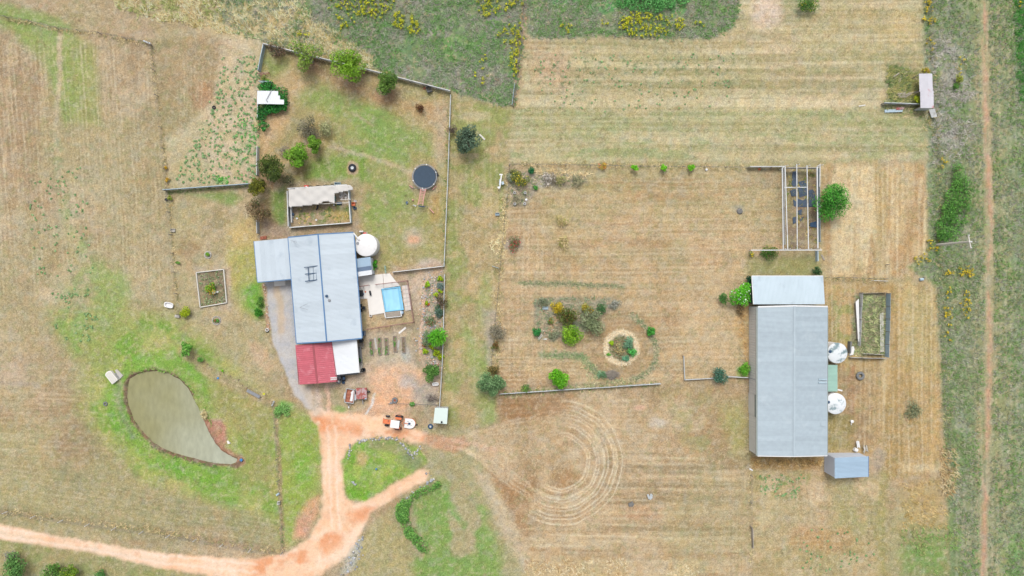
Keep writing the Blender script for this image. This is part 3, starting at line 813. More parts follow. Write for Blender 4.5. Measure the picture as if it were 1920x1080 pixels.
# --- driveway, loop and gravel
LOOPG = [(655, 835), (690, 824), (740, 826), (780, 840), (800, 865), (780, 885), (740, 905), (690, 940), (655, 935), (640, 900), (638, 865)]
paint(poly(LOOPG, 7), (136, 168, 74), 1)
paint(modn(poly(LOOPG, 6), 3.0, 9, 0.42, 0.68), (116, 164, 54), 0.8)
paint(modn(poly(LOOPG, 6), 1.6, 6, 0.5, 0.75), (168, 180, 92), 0.7)
paint(blob(676, 860, 11, 14), (196, 164, 112), 0.8)
paint(poly([(690, 824), (745, 826), (800, 865), (780, 882), (755, 850), (690, 838)], 8, 'w'), (148, 144, 104), 0.75)
paint(blob(768, 862, 22, 16), (130, 142, 98), 0.6)
DRIVE = [(-400, 930), (0, 984), (120, 1008), (240, 1030), (360, 1044), (480, 1050), (540, 1036), (580, 1010), (602, 970), (606, 920), (604, 870), (602, 830), (598, 800), (580, 775), (596, 766),
         (624, 772), (660, 778), (730, 782), (760, 800), (800, 812), (795, 832), (760, 824), (710, 820), (668, 826), (652, 840), (640, 866), (642, 900), (648, 935), (668, 945), (700, 935), (740, 908), (785, 882), (803, 884), (800, 900), (760, 922), (720, 945), (690, 965), (676, 1000), (655, 1040), (600, 1078), (540, 1100), (420, 1085), (300, 1064), (160, 1034), (0, 1010), (-400, 960)]
m_drive = poly(DRIVE, 5.0)
paint(m_drive, (240, 197, 160), 1)
paint(modn(m_drive, 4.0, 3, 0.35, 0.65), (243, 210, 180), 0.8)
drive_full = np.zeros((NY, NX))
drive_full[m_drive.w] = m_drive.v
for pts, wd in (([(590, 790), (640, 800), (720, 812), (790, 822)], 24), ([(575, 775), (600, 800)], 30), ([(470, 1062), (560, 1045), (620, 1010), (640, 980)], 40), ([(660, 970), (700, 960)], 24)):
    m2 = line(pts, wd, 10)
    v = Mask(m2.w, m2.v * drive_full[m2.w])
    paint(modn(v, 2.2, 7, 0.3, 0.7), (224, 150, 102), 0.85)
m2 = modn(m_drive, 1.5, 12, 0.58, 0.72)
paint(m2, (236, 176, 132), 0.4)
paint(line([(-400, 948), (0, 998), (120, 1021), (240, 1043), (330, 1056)], 5, 4), (214, 192, 160), 0.55)
paint(poly([(655, 790), (720, 782), (735, 800), (700, 812)], 10), (244, 196, 150), 0.6)
paint(poly([(795, 812), (870, 818), (885, 835), (850, 845), (800, 835)], 6, 'w'), (202, 150, 118), 0.75)
paint(line([(830, 822), (885, 832), (930, 845)], 8, 5), (222, 180, 148), 0.6)
GRAV = [(497, 530), (548, 524), (556, 640), (561, 722), (580, 728), (590, 770), (574, 765), (552, 735), (530, 690), (512, 640), (503, 580)]
m_grav = poly(GRAV, 4.0)
paint(m_grav, (188, 184, 180), 1)
paint(modn(m_grav, 1.5, 4, 0.45, 0.7), (200, 192, 182), 0.7)
paint(line([(520, 540), (526, 580), (528, 620)], 13, 5), (206, 180, 152), 0.75)
paint(line([(547, 530), (550, 590), (556, 640)], 8, 4), (176, 178, 182), 0.7)
paint(poly([(560, 720), (600, 725), (600, 780), (585, 785), (575, 760)], 8, 'w'), (206, 186, 162), 0.7)
paint(line([(494, 535), (500, 575), (502, 620)], 5, 2), (206, 166, 130), 0.8)
paint(poly([(470, 640), (505, 655), (520, 690), (505, 700), (480, 680)], 10, 'w'), (218, 180, 146), 0.6)
# gravel piles at the drive mouth
paint(poly([(655, 1030), (680, 1010), (672, 1050), (650, 1078), (636, 1080)], 5), (190, 186, 172), 0.7)

# --- east strip: rank grass and a dirt track
ES = [(1742, -300), (2600, -300), (2600, 1500), (1800, 1500), (1775, 900), (1758, 540), (1700, 500), (1740, 480), (1738, 200), (1730, 60)]
paint(poly(ES, 6), (132, 146, 102), 1)
paint(modn(poly(ES, 8), 2.5, 2, 0.45, 0.68, sy=5), (156, 156, 136), 0.65)
paint(modn(poly(ES, 8), 2.0, 4, 0.5, 0.72, sy=4), (122, 142, 92), 0.75)
paint(modn(poly([(1750, 80), (1810, 60), (1820, 300), (1750, 300)], 20, 'w'), 3, 6, 0.3, 0.6), (166, 162, 156), 0.7)
paint(poly([(1826, -300), (1900, -300), (1900, 1500), (1830, 1500)], 8), (156, 154, 110), 0.75)
paint(modn(poly([(1880, -300), (2000, -300), (2000, 1500), (1880, 1500)], 12), 1.0, 8, 0.45, 0.68, sy=8), (136, 150, 112), 0.75)
TRACK = [(1846, -300), (1845, 0), (1848, 140), (1852, 260), (1856, 400), (1856, 560), (1855, 700), (1852, 830), (1846, 960), (1840, 1400)]
paint(poly([(1850, -60), (1862, -60), (1862, 60), (1852, 60)], 4), (160, 164, 120), 0.5)
paint(modn(poly([(1795, 880), (1860, 880), (1860, 1400), (1800, 1400)], 12), 2.0, 3, 0.4, 0.65, sy=6), (160, 154, 128), 0.6)
paint(modn(poly([(1880, 980), (2200, 980), (2200, 1400), (1880, 1400)], 20), 2.5, 11, 0.4, 0.66), (112, 158, 80), 0.6)
# corner pen, north-east
paint(poly([(1662, 120), (1725, 135), (1724, 196), (1660, 196)], 7, 'w'), (130, 134, 98), 0.9)
paint(line([(1655, 205), (1725, 208), (1745, 240)], 14, 6), (140, 144, 104), 0.8)

# --- streaks left by the mower and slasher
def streak(m, s, sy, seed, k, lo=0.5, hi=0.75, light=(216, 196, 158), dark=(148, 126, 92)):
    f = fbm(XX[m.w], YY[m.w], s, seed, 3, sy)
    paint(Mask(m.w, m.v * sm(f * 0.8 - 0.15)), light, k)
    paint(Mask(m.w, m.v * sm(-f * 0.8 - 0.15)), dark, k * 0.8)
streak(poly([(-400, 60), (280, 90), (325, 560), (240, 520), (150, 480), (-400, 560)], 20), 0.7, 18, 3, 0.42)
streak(poly([(340, 120), (400, 120), (380, 220), (320, 250)], 20), 0.6, 10, 5, 0.3)
streak(poly([(-400, 700), (180, 700), (220, 860), (420, 960), (-400, 930)], 24), 16, 0.6, 7, 0.3)
streak(poly(ORC, 16), 9, 0.4, 1, 0.2)
streak(poly(NEF, 16), 14, 0.4, 2, 0.22)
streak(poly([(1160, 840), (1400, 850), (1400, 1040), (990, 1040), (1000, 990), (1120, 990)], 20), 14, 0.5, 4, 0.36)
streak(poly([(1350, 900), (1404, 890), (1404, 1500), (1340, 1500)], 16), 0.6, 14, 6, 0.3)
streak(poly(EP, 12), 0.5, 12, 8, 0.36)
streak(poly(SE1, 12), 0.5, 12, 9, 0.34)
streak(poly(SEP, 12), 0.9, 12, 10, 0.2)
streak(poly(ES, 12), 0.8, 12, 11, 0.2, light=(176, 170, 136), dark=(116, 124, 88))
streak(poly([(440, 900), (530, 960), (530, 1020), (300, 980)], 20), 10, 0.5, 12, 0.2)

# rows: the mower's swaths, light straw between darker stubble
def rows(m, ang, sp, k, seed, light=(222, 204, 168), dark=(150, 128, 94), wob=0.5):
    cs, sn = math.cos(R(ang)), math.sin(R(ang))
    u = -XX[m.w] * sn + YY[m.w] * cs          # across the rows
    v = XX[m.w] * cs + YY[m.w] * sn
    u = u + wob * fbm(v, u, 14, seed, 2, 6) * 0.5 + 0.05 * fbm(XX[m.w], YY[m.w], 0.6, seed + 2, 2)
    ph = u / sp
    rowid = np.floor(ph)
    tone = vnoise(rowid * 7.31 + 3, v / 9.0, seed + 1) * 1.4 - 0.2           # each swath differs along its length
    tri = np.abs((ph - rowid) - 0.5) * 2
    brk = sm((fbm(v, u, 2.5, seed + 4, 3, 0.7) * 0.5 + 0.75))
    paint(Mask(m.w, m.v * np.clip(tone, 0, 1) * sm((0.55 - tri) / 0.4) * brk), light, k)
    paint(Mask(m.w, m.v * np.clip(tone, 0, 1) * sm((tri - 0.6) / 0.4) * brk), dark, k * 0.75)
rows(poly(NEF, 14), 0, 0.85, 0.34, 2)
rows(poly(NEF, 14), 0.5, 2.1, 0.28, 9, dark=(150, 146, 100))
rows(poly(ORC, 14), 0.5, 0.7, 0.30, 4)
rows(poly([(980, 330), (1080, 560), (1000, 720), (940, 720), (945, 560)], 16), 90, 0.75, 0.3, 6)
rows(poly([(1130, 845), (1400, 850), (1400, 1050), (990, 1060), (1000, 1000), (1120, 990)], 18), -1, 0.95, 0.50, 5)
rows(poly([(930, 745), (1400, 725), (1400, 860), (1160, 850), (1100, 790), (930, 790)], 20), 2, 0.8, 0.22, 11)
rows(poly([(1350, 900), (1404, 890), (1404, 1500), (1345, 1500)], 14), 90, 0.6, 0.35, 7)
rows(poly(EP, 12), 90, 0.8, 0.50, 8); rows(poly(SE1, 12), 90, 0.75, 0.42, 3)
rows(poly(SEP, 14), 90, 1.1, 0.2, 1); rows(poly(SEP, 14), 0, 0.8, 0.2, 13)
rows(poly([(-400, 60), (95, 90), (110, 250), (150, 480), (60, 560), (-400, 600)], 20), 94, 0.7, 0.5, 10)
rows(poly([(115, 70), (280, 90), (325, 560), (240, 520), (180, 480), (120, 300)], 18), 93.5, 0.62, 0.58, 12)
rows(poly([(340, 110), (410, 100), (380, 200), (310, 250)], 18), 88, 0.6, 0.25, 2)
rows(poly([(-400, 680), (170, 690), (220, 860), (-400, 900)], 24), -3, 0.8, 0.24, 3)
rows(poly([(-400, 850), (230, 880), (530, 960), (530, 1030), (260, 985), (-400, 920)], 20), -9, 0.75, 0.25, 6)
rows(poly([(400, 690), (515, 780), (515, 930), (430, 880), (460, 800)], 16), -62, 0.8, 0.22, 7, light=(196, 190, 130), dark=(128, 126, 72))
rows(poly([(845, 190), (950, 220), (935, 520), (925, 720), (840, 760)], 14), 91, 0.9, 0.2, 9)
rows(poly(ES, 14), 90, 0.9, 0.30, 5, light=(184, 178, 146), dark=(112, 120, 86))
rows(poly([(1824, -300), (1912, -300), (1912, 1500), (1818, 1500)], 8), 90.4, 0.8, 0.45, 12, light=(196, 184, 146), dark=(120, 122, 84))
# the dirt track's wheel marks
m_track = line(TRACK, 15, 8)
paint(modn(m_track, 1.5, 9, 0.2, 0.6, sy=6), (190, 170, 136), 0.45)
paint(modn(line(TRACK, 8, 6), 1.2, 5, 0.35, 0.62, sy=6), (206, 154, 126), 0.8)
paint(modn(line([(1832, 100), (1836, 400), (1838, 700), (1832, 1000)], 5, 4), 2.0, 6, 0.45, 0.66, sy=8), (190, 164, 128), 0.6)

# wheel ruts on the drive
for off in (-7, 7):
    for pts in ([(622 + off, 800), (624 + off, 870), (626 + off, 930), (630 + off, 990)], [(-60, 990 + off), (120, 1014 + off), (300, 1048 + off), (480, 1066 + off)]):
        m2 = line(pts, 4, 3)
        paint(Mask(m2.w, m2.v * drive_full[m2.w]), (249, 221, 196), 0.55)
m2 = line([(624, 800), (628, 960)], 4, 3); paint(Mask(m2.w, m2.v * drive_full[m2.w]), (236, 184, 142), 0.5)
# broad greener sweeps where the ground holds water
gm = fbm(XX, YY, 20, 14, 4) * 0.5 + 0.5
dry = np.clip(1.3 - np.abs((A_[..., 0] - A_[..., 1]) / (A_[..., 0] + 1e-3) - 0.23) / 0.09, 0, 1) * (1 - drive_full)
a_ = (sm((gm - 0.45) / 0.3) * 0.30 * dry)[..., None]
A_[:] = A_ * (1 - a_) + lin((160, 160, 108)) * a_
A_[:] = A_ * np.array([1.03, 1.06, 1.12]) ** 1.0

# --- straw and dirt grain on everything
g1 = fbm(XX, YY, 0.55, 2, 2)
g2 = fbm(XX, YY, 1.6, 8, 3)
soft_ground = np.ones((NY, NX))
for mm in (m_drive, m_grav):
    soft_ground[mm.w] *= 1 - 0.6 * mm.v
A_ *= (1 + soft_ground * (0.07 * g1 + 0.05 * g2))[..., None]
hue = fbm(XX, YY, 0.8, 13, 2) * 0.05 * soft_ground
A_[..., 0] *= 1 + hue
A_[..., 2] *= 1 - hue * 1.3
def fleck(s, seed, lo, hi, col, k, sy=None):
    f = fbm(XX, YY, s, seed, 3, sy) * 0.5 + 0.5
    a = (sm((f - lo) / (hi - lo)) * k * soft_ground)[..., None]
    A_[:] = A_ * (1 - a) + lin(col) * a
fleck(0.45, 1, 0.62, 0.95, (230, 214, 182), 0.26)
fleck(0.50, 4, 0.66, 0.98, (122, 104, 74), 0.24)
fleck(0.70, 7, 0.60, 0.95, (134, 150, 92), 0.22)
fleck(1.10, 10, 0.62, 0.98, (206, 164, 136), 0.16)
fleck(0.90, 13, 0.64, 0.98, (186, 182, 168), 0.22)
A_ = np.clip(A_ / KGAIN, 0.01, 0.8)

# --- relief: tussocky ground, the pond basin and its cut bank
POND = [(237, 725), (240, 711), (255, 702), (275, 697), (295, 696), (315, 701), (335, 712), (350, 727), (360, 745), (370, 765), (377, 780), (385, 800), (392, 815), (402, 832), (415, 846), (430, 855), (444, 861),
        (441, 868), (430, 872), (410, 871), (390, 868), (365, 862), (340, 855), (320, 849), (300, 840), (285, 830), (270, 815), (258, 800), (248, 785), (240, 765), (236, 745)]
ZZ = 0.020 * g2 + 0.012 * g1 + 0.05 * fbm(XX, YY, 12, 5, 2) * 0.3
ZZ -= 0.03
w = _window(POND, 40)
sdp = sdist(POND, PX[w] + 0.8 * g1[w], PY[w] + 0.8 * g2[w])
ZZ[w] = ZZ[w] * sm(sdp / 6 + 0.5) - 0.9 * sm((4 - sdp) / 22) - 0.34 * sm((3.0 - sdp) / 4.5)
# the pool's hole
POOL_PX = [(715.5, 541.5), (750.5, 537), (757.5, 581), (722.5, 585)]
w = _window(POOL_PX, 6)
ZZ[w] -= 1.6 * (sdist(POOL_PX, PX[w], PY[w]) < -1.2)
for mm, dz in ((m_drive, 0.012), (m_grav, 0.0)):
    ZZ[mm.w] = ZZ[mm.w] * (1 - 0.6 * mm.v) + dz * mm.v

def ground_z(px, py):
    i = int(np.clip(np.searchsorted(GX, (px - 960) / PPM), 0, NX - 1))
    j = int(np.clip(np.searchsorted(GY, (540 - py) / PPM), 0, NY - 1))
    return float(ZZ[j, i])

def ground_albedo(px, py):
    i = np.clip(np.searchsorted(GX, (px - 960) / PPM), 0, NX - 1)
    j = np.clip(np.searchsorted(GY, (540 - py) / PPM), 0, NY - 1)
    return A_[j, i]

# split the one sheet along the road and gravel edges (they share their borders)
idx = np.arange(NY * NX).reshape(NY, NX)
quads = np.stack([idx[:-1, :-1], idx[:-1, 1:], idx[1:, 1:], idx[1:, :-1]], -1).reshape(-1, 4)
cls = np.zeros((NY, NX), np.int8)
for k, mm in ((1, m_drive), (2, m_grav), (3, m_track)):
    sub = cls[mm.w]
    sub[mm.v > 0.5] = k
    cls[mm.w] = sub
fc = np.max(np.stack([cls[:-1, :-1], cls[:-1, 1:], cls[1:, 1:], cls[1:, :-1]]), 0).ravel()
allv = np.stack([XX, YY, ZZ], -1).reshape(-1, 3)
allc = A_.reshape(-1, 3)
for k, nm in ((0, 'ground'), (1, 'driveway'), (2, 'gravel_yard'), (3, 'dirt_track')):
    q = quads[fc == k]
    used, inv = np.unique(q, return_inverse=True)
    me = np_mesh(nm, allv[used], inv.reshape(-1, 4), allc[used], smooth=True)
    tag(link_mesh(nm, me, M['ground'] if k in (0, 3) else M['road']), kind='structure')

# --- pond water
def water_mat(name, shallow, deep, rough, scale, bump):
    m, n, l, b = new_mat(name)
    b.inputs['Roughness'].default_value = rough
    b.inputs['IOR'].default_value = 1.33
    tc = n.new('ShaderNodeTexCoord')
    mp = n.new('ShaderNodeMapping'); mp.inputs['Rotation'].default_value = (0, 0, 0.6); mp.inputs['Scale'].default_value = (1.0, 0.45, 1)
    l.new(tc.outputs['Object'], mp.inputs['Vector'])
    n1 = n.new('ShaderNodeTexNoise'); n1.inputs['Scale'].default_value = 0.10; n1.inputs['Detail'].default_value = 2
    l.new(tc.outputs['Object'], n1.inputs['Vector'])
    sx = n.new('ShaderNodeSeparateXYZ'); l.new(tc.outputs['Object'], sx.inputs[0])
    ad = n.new('ShaderNodeMath'); ad.operation = 'MULTIPLY_ADD'; ad.inputs[1].default_value = 0.06; ad.inputs[2].default_value = 0.0
    l.new(sx.outputs['X'], ad.inputs[0])
    a2 = n.new('ShaderNodeMath'); a2.operation = 'ADD'; l.new(ad.outputs[0], a2.inputs[0]); l.new(n1.outputs['Fac'], a2.inputs[1])
    cl = n.new('ShaderNodeMapRange'); cl.inputs['From Min'].default_value = 0.2; cl.inputs['From Max'].default_value = 0.95
    l.new(a2.outputs[0], cl.inputs['Value'])
    mx = n.new('ShaderNodeMix'); mx.data_type = 'RGBA'
    mx.inputs['A'].default_value = (*deep, 1); mx.inputs['B'].default_value = (*shallow, 1)
    l.new(cl.outputs['Result'], mx.inputs['Factor']); 
    nr = n.new('ShaderNodeTexNoise'); nr.inputs['Scale'].default_value = 1.4; nr.inputs['Detail'].default_value = 4  # streaky tone in the base colour stands in for light on ripples
    l.new(mp.outputs[0], nr.inputs['Vector'])
    rr_ = n.new('ShaderNodeMapRange'); rr_.inputs['From Min'].default_value = 0.3; rr_.inputs['From Max'].default_value = 0.7
    rr_.inputs['To Min'].default_value = 0.90; rr_.inputs['To Max'].default_value = 1.10
    l.new(nr.outputs['Fac'], rr_.inputs['Value'])
    vs_ = n.new('ShaderNodeVectorMath'); vs_.operation = 'SCALE'
    l.new(mx.outputs['Result'], vs_.inputs[0]); l.new(rr_.outputs['Result'], vs_.inputs['Scale']); l.new(vs_.outputs['Vector'], b.inputs['Base Color'])
    n2 = n.new('ShaderNodeTexNoise'); n2.inputs['Scale'].default_value = scale; n2.inputs['Detail'].default_value = 3
    l.new(mp.outputs[0], n2.inputs['Vector'])
    bp = n.new('ShaderNodeBump'); bp.inputs['Strength'].default_value = bump; bp.inputs['Distance'].default_value = 0.08
    l.new(n2.outputs['Fac'], bp.inputs['Height']); l.new(bp.outputs[0], b.inputs['Normal'])
    return m
M['pond'] = water_mat('murky_pond_water', C(180, 183, 162), C(154, 151, 110), 0.08, 2.0, 1.0)
M['poolwater'] = water_mat('clear_pool_water', C(178, 230, 250), C(160, 222, 248), 0.06, 2.0, 0.12)
pc = Vector((sum(p[0] for p in POND) / len(POND), sum(p[1] for p in POND) / len(POND), 0))
grown = []
for p in POND:
    d = Vector((p[0], p[1], 0)) - pc
    grown.append(tuple((pc + d * (1 + 5.0 / d.length))[:2]))
cw = W(pc.x, pc.y)
pv = [((W(p[0], p[1]) - cw).x, (W(p[0], p[1]) - cw).y, 0.0) for p in grown]
me = bpy.data.meshes.new('pond_water')
me.from_pydata(pv, [], [tuple(range(len(pv) - 1, -1, -1))])
tag(link_mesh('pond_water', me, M['pond'], None, Vector((cw.x, cw.y, -0.36))), kind='structure')
# ------------------------------------------------------------------ plants: leaves are small faces spread through the crown, limbs are tapered tubes
FOL = 1.32      # leaf albedo over the flat-surface value: crowns shade themselves

def leaf_cloud(n, blobs, size, cols, up=0.55, shell=0.55, aspect=0.5, droop=0.0):
    """n leaf faces in ellipsoid clumps (x,y,z,rx,ry,rz); returns verts, faces, colours"""
    blobs = np.asarray(blobs, float)
    vol = np.cbrt(blobs[:, 3] * blobs[:, 4] * blobs[:, 5]) ** 2
    bi = RNG.choice(len(blobs), n, p=vol / vol.sum())
    d = RNG.normal(size=(n, 3)); d /= np.linalg.norm(d, axis=1)[:, None]
    r = (shell + (1 - shell) * RNG.random(n))[:, None] ** 0.8
    b = blobs[bi]
    pos = b[:, :3] + d * r * b[:, 3:6]
    pos[:, 2] = np.maximum(pos[:, 2], 0.03)
    nrm = d * 0.6 + RNG.normal(size=(n, 3)) * 0.45 + np.array([0, 0, up])
    nrm /= np.linalg.norm(nrm, axis=1)[:, None]
    t = RNG.normal(size=(n, 3)) + d * droop
    t -= nrm * (t * nrm).sum(1)[:, None]
    t /= np.linalg.norm(t, axis=1)[:, None] + 1e-9
    s = np.cross(nrm, t)
    ln = (size * (0.6 + 0.8 * RNG.random(n)))[:, None]
    wd = ln * aspect
    v = np.stack([pos - t * ln * 0.5, pos + s * wd * 0.5, pos + t * ln * 0.5, pos - s * wd * 0.5], 1).reshape(-1, 3)
    f = np.arange(n * 4).reshape(n, 4)
    cols = np.asarray([lin(c) / KGAIN * FOL for c in cols])
    # clumps differ in tone as new and old growth do
    btone = RNG.integers(0, len(cols), len(blobs))
    own = RNG.integers(0, len(cols), n)
    pick = np.where(RNG.random(n) < 0.55, btone[bi], own)
    c = cols[pick] * (0.55 + 0.75 * RNG.random(n))[:, None]  # random leaf tone, spread wide so colour also gives shaded gaps
    return v, f, np.clip(np.repeat(c, 4, axis=0), 0.003, 0.8)

def crown_blobs(c, r, h, k, spread=0.62, sub=0.42, flat=0.8):
    out = [(c[0], c[1], c[2], r * .60, r * .60, h * .34)]
    for i in range(k):
        a = (i + random.random()) * 2.399963
        q = r * spread * math.sqrt((i + .5 + random.uniform(-.5, .5)) / k)
        zz = c[2] + h * (random.random() - 0.45) * 0.9 * (1 - 0.5 * q / max(r, .01))
        s = r * sub * random.uniform(0.55, 1.25)
        out.append((c[0] + q * math.cos(a), c[1] + q * math.sin(a), zz, s, s, s * flat))
    return out

def shift(v, off):
    return v - np.array(off)[None, :]

def tree(name, label, cat, px, py, rpx, h, cols, n=1400, leaf=0.20, k=14, sub=0.42, spread=0.74, shell=0.5, rxy=(1, 1), trunk=True,
         bark='bark', limbs=6, aspect=0.6, up=0.55, flat=0.8, group=None, part=('trunk', 'crown'), flowers=None, depth=0.75, droop=0.0):
    """a tree or shrub whose crown is seen at (px, py); the stem stands under it"""
    zc = h * 0.62
    n, leaf, rpx = int(n * 1.7), leaf * 1.25, rpx * 1.06
    top = W(px, py, zc)
    base = Vector((top.x, top.y, 0))
    t = thing(name, label, cat, base, group)
    r = rpx / PPM * (CAM_H - zc) / CAM_H
    bl = crown_blobs((0, 0, zc), r, h * depth, k, spread, sub, flat)
    bl = [(b[0] * rxy[0], b[1] * rxy[1], max(b[2], b[5] * 0.6), b[3], b[4], b[5]) for b in bl]
    v, f, c = leaf_cloud(n, bl, leaf, cols, up, shell, aspect, droop)
    me = np_mesh(part[1], v, f, c)
    link_mesh(part[1], me, M['leaf'], t)
    if trunk:
        tr = max(0.03, 0.045 * h)
        mb = MB()
        p1 = Vector((random.uniform(-.1, .1) * r, random.uniform(-.1, .1) * r, h * 0.38))
        mb.path([(0, 0, -0.12), (p1.x * 0.4, p1.y * 0.4, h * 0.2), p1], [tr * 1.25, tr, tr * 0.8], 7)
        for b in random.sample(bl, min(limbs, len(bl))):
            e = Vector(b[:3])
            m = p1.lerp(e, 0.5) + Vector((0, 0, 0.08 * h))
            mb.path([p1 * 0.9, m, e], [tr * 0.7, tr * 0.45, tr * 0.15], 5)
            for q in range(2):
                e2 = e + Vector((random.uniform(-1, 1), random.uniform(-1, 1), random.uniform(-.2, .6))) * b[3] * 0.8
                mb.path([m.lerp(e, 0.6), e2], [tr * 0.22, tr * 0.07], 4)
        me2 = mb.mesh(part[0])
        link_mesh(part[0], me2, M[bark], t)
    if flowers:
        fc, fn, fs = flowers
        bl2 = [(b[0], b[1], b[2] + b[5] * 0.35, b[3] * 0.95, b[4] * 0.95, b[5] * 0.8) for b in bl]
        v, f, c = leaf_cloud(fn, bl2, fs, [fc], 1.2, 0.8, 0.9)
        link_mesh('flowers', np_mesh('flowers', v, f, c), M['leaf'], t)['kind'] = 'stuff'
    return t

def shrub(label, px, py, rpx, h, cols, n=420, leaf=0.16, name='shrub', cat='shrub', **kw):
    kw.setdefault('k', 9); kw.setdefault('sub', 0.5); kw.setdefault('spread', 0.68); kw.setdefault('limbs', 4)
    return tree(name, label, cat, px, py, rpx, h, cols, n, leaf, part=('stem', 'foliage'), **kw)

def blade_tufts(P, cols, ln, nb, wd=0.05, lean=0.7, dirang=None, dirk=0.0, z0=None):
    """P (n,2) metres, cols (n,3) albedo, ln (n,) blade length; nb leaning blades per tuft, each one tapering face"""
    n = len(P)
    Pr = np.repeat(P, nb, axis=0)
    Lr = np.repeat(ln, nb) * (0.55 + 0.75 * RNG.random(n * nb))
    a = RNG.random(n * nb) * 2 * np.pi
    if dirang is not None:
        a = dirang + RNG.normal(size=n * nb) * (1 - dirk) * 1.6
    el = lean * (0.55 + 0.75 * RNG.random(n * nb))            # from upright
    base = np.stack([Pr[:, 0] + RNG.normal(size=n * nb) * Lr * 0.16, Pr[:, 1] + RNG.normal(size=n * nb) * Lr * 0.16], 1)
    zb = np.zeros(n * nb) - 0.02 if z0 is None else np.repeat(z0, nb) - 0.02
    hx, hy = np.cos(a), np.sin(a)
    tip = np.stack([base[:, 0] + hx * Lr * np.sin(el), base[:, 1] + hy * Lr * np.sin(el), zb + Lr * np.cos(el)], 1)
    wv = np.stack([-hy, hx], 1) * (wd * (0.7 + 0.6 * RNG.random(n * nb)))[:, None]
    v = np.empty((n * nb, 3, 3))
    v[:, 0, :2] = base - wv; v[:, 1, :2] = base + wv
    v[:, 0, 2] = zb; v[:, 1, 2] = zb
    v[:, 2] = tip
    c = np.repeat(cols, nb, axis=0) * (0.78 + 0.44 * RNG.random(n * nb))[:, None]
    return v.reshape(-1, 3), np.repeat(np.clip(c, 0.003, 0.8), 3, axis=0)

class Tufts:
    """collects blades for one mass of growth"""
    def __init__(s): s.v, s.c = [], []
    def add(s, v, c): s.v.append(v); s.c.append(c)
    def build(s, name, label, cat, mat='blade', parent=None):
        v = np.concatenate(s.v); c = np.concatenate(s.c)
        off = ORIG[parent] if parent is not None else Vector((0, 0, 0))
        me = np_mesh(name, v - np.array(off)[None, :], np.arange(len(v)).reshape(-1, 3), c)
        o = link_mesh(name, me, M[mat], parent)
        return tag(o, label, cat if parent is None else None, kind='stuff')

def scatter(pts, per_m2, soft=6, warp='w', clump=None):
    """random places (px) inside an outline, thinned by clump noise"""
    xs = [p[0] for p in pts]; ys = [p[1] for p in pts]
    x0, x1, y0, y1 = min(xs), max(xs), min(ys), max(ys)
    n = int((x1 - x0) * (y1 - y0) / PPM ** 2 * per_m2)
    x = x0 + (x1 - x0) * RNG.random(n); y = y0 + (y1 - y0) * RNG.random(n)
    d = sdist(pts, x, y) + RNG.normal(size=n) * soft * 0.5
    keep = d < 0
    if clump:
        s, seed, lo, hi = clump
        f = fbm((x - 960) / PPM, (540 - y) / PPM, s, seed, 3) * 0.5 + 0.5
        keep &= RNG.random(n) < sm((f - lo) / (hi - lo))
    return x[keep], y[keep]

def along(pts, per_m, width):
    out = []
    for (ax, ay), (bx, by) in zip(pts[:-1], pts[1:]):
        L = math.hypot(bx - ax, by - ay)
        n = max(1, int(L / PPM * per_m))
        t = RNG.random(n)
        out.append(np.stack([ax + (bx - ax) * t + RNG.normal(size=n) * width / 2, ay + (by - ay) * t + RNG.normal(size=n) * width / 2], 1))
    o = np.concatenate(out)
    return o[:, 0], o[:, 1]

def m2(x, y):
    return np.stack([(x - 960) / PPM, (540 - y) / PPM], 1)

def zat(x, y):
    i = np.clip(np.searchsorted(GX, (x - 960) / PPM), 0, NX - 1)
    j = np.clip(np.searchsorted(GY, (540 - y) / PPM), 0, NY - 1)
    return ZZ[j, i]

def pal(n, cols, k=1.5):
    cc = np.asarray([lin(c) / KGAIN * k for c in cols])
    return cc[RNG.integers(0, len(cols), n)]

# where nothing grows: roofs, roads, water, slabs
BARE = np.zeros((NY, NX), bool)
for mm, lim in ((m_drive, .25), (m_grav, .3), (m_track, .35)):
    BARE[mm.w] |= mm.v > lim
MUD = [(380, 785), (415, 783), (428, 800), (426, 834), (452, 858), (456, 870), (440, 866), (400, 838)]
w = _window(MUD, 4); BARE[w] |= sdist(MUD, PX[w], PY[w]) < 1
w = _window(POND, 10); BARE[w] |= sdist(POND, PX[w], PY[w]) < 5
for pts in ([(476, 450), (541, 444), (662, 432), (682, 636), (674, 700), (632, 722), (556, 724), (545, 525), (480, 530)], [(1402, 516), (1548, 516), (1556, 860), (1406, 858)],
            [(1544, 848), (1612, 848), (1612, 886), (1544, 886)], [(668, 515), (735, 510), (772, 530), (772, 588), (752, 596), (690, 594)]):
    w = _window(pts, 6); BARE[w] |= sdist(pts, PX[w], PY[w]) < 2
for (x, y, r) in ((686, 460, 24), (1570, 662, 20), (1568, 757, 20)):
    w = _window([(x - r, y - r), (x + r, y + r)], 4); BARE[w] |= np.hypot(PX[w] - x, PY[w] - y) < r

def not_bare(x, y):
    i = np.clip(np.searchsorted(GX, (x - 960) / PPM), 0, NX - 1)
    j = np.clip(np.searchsorted(GY, (540 - y) / PPM), 0, NY - 1)
    return ~BARE[j, i]

# --- short dry and green stubble over all the mown ground
T = Tufts()
n = 80000
x = -30 + 1980 * RNG.random(n); y = -20 + 1120 * RNG.random(n)
k = not_bare(x, y); x, y = x[k], y[k]
g = ground_albedo(x, y)
j = 0.6 + 0.95 * RNG.random(len(x))
cc = g * j[:, None]
straw = RNG.random(len(x)) < 0.25
cc[straw] = cc[straw] * 0.5 + lin((232, 216, 182)) / KGAIN * 0.6
T.add(*blade_tufts(m2(x, y), cc, 0.10 + 0.18 * RNG.random(len(x)) ** 2, 4, 0.026, 1.1, z0=zat(x, y)))
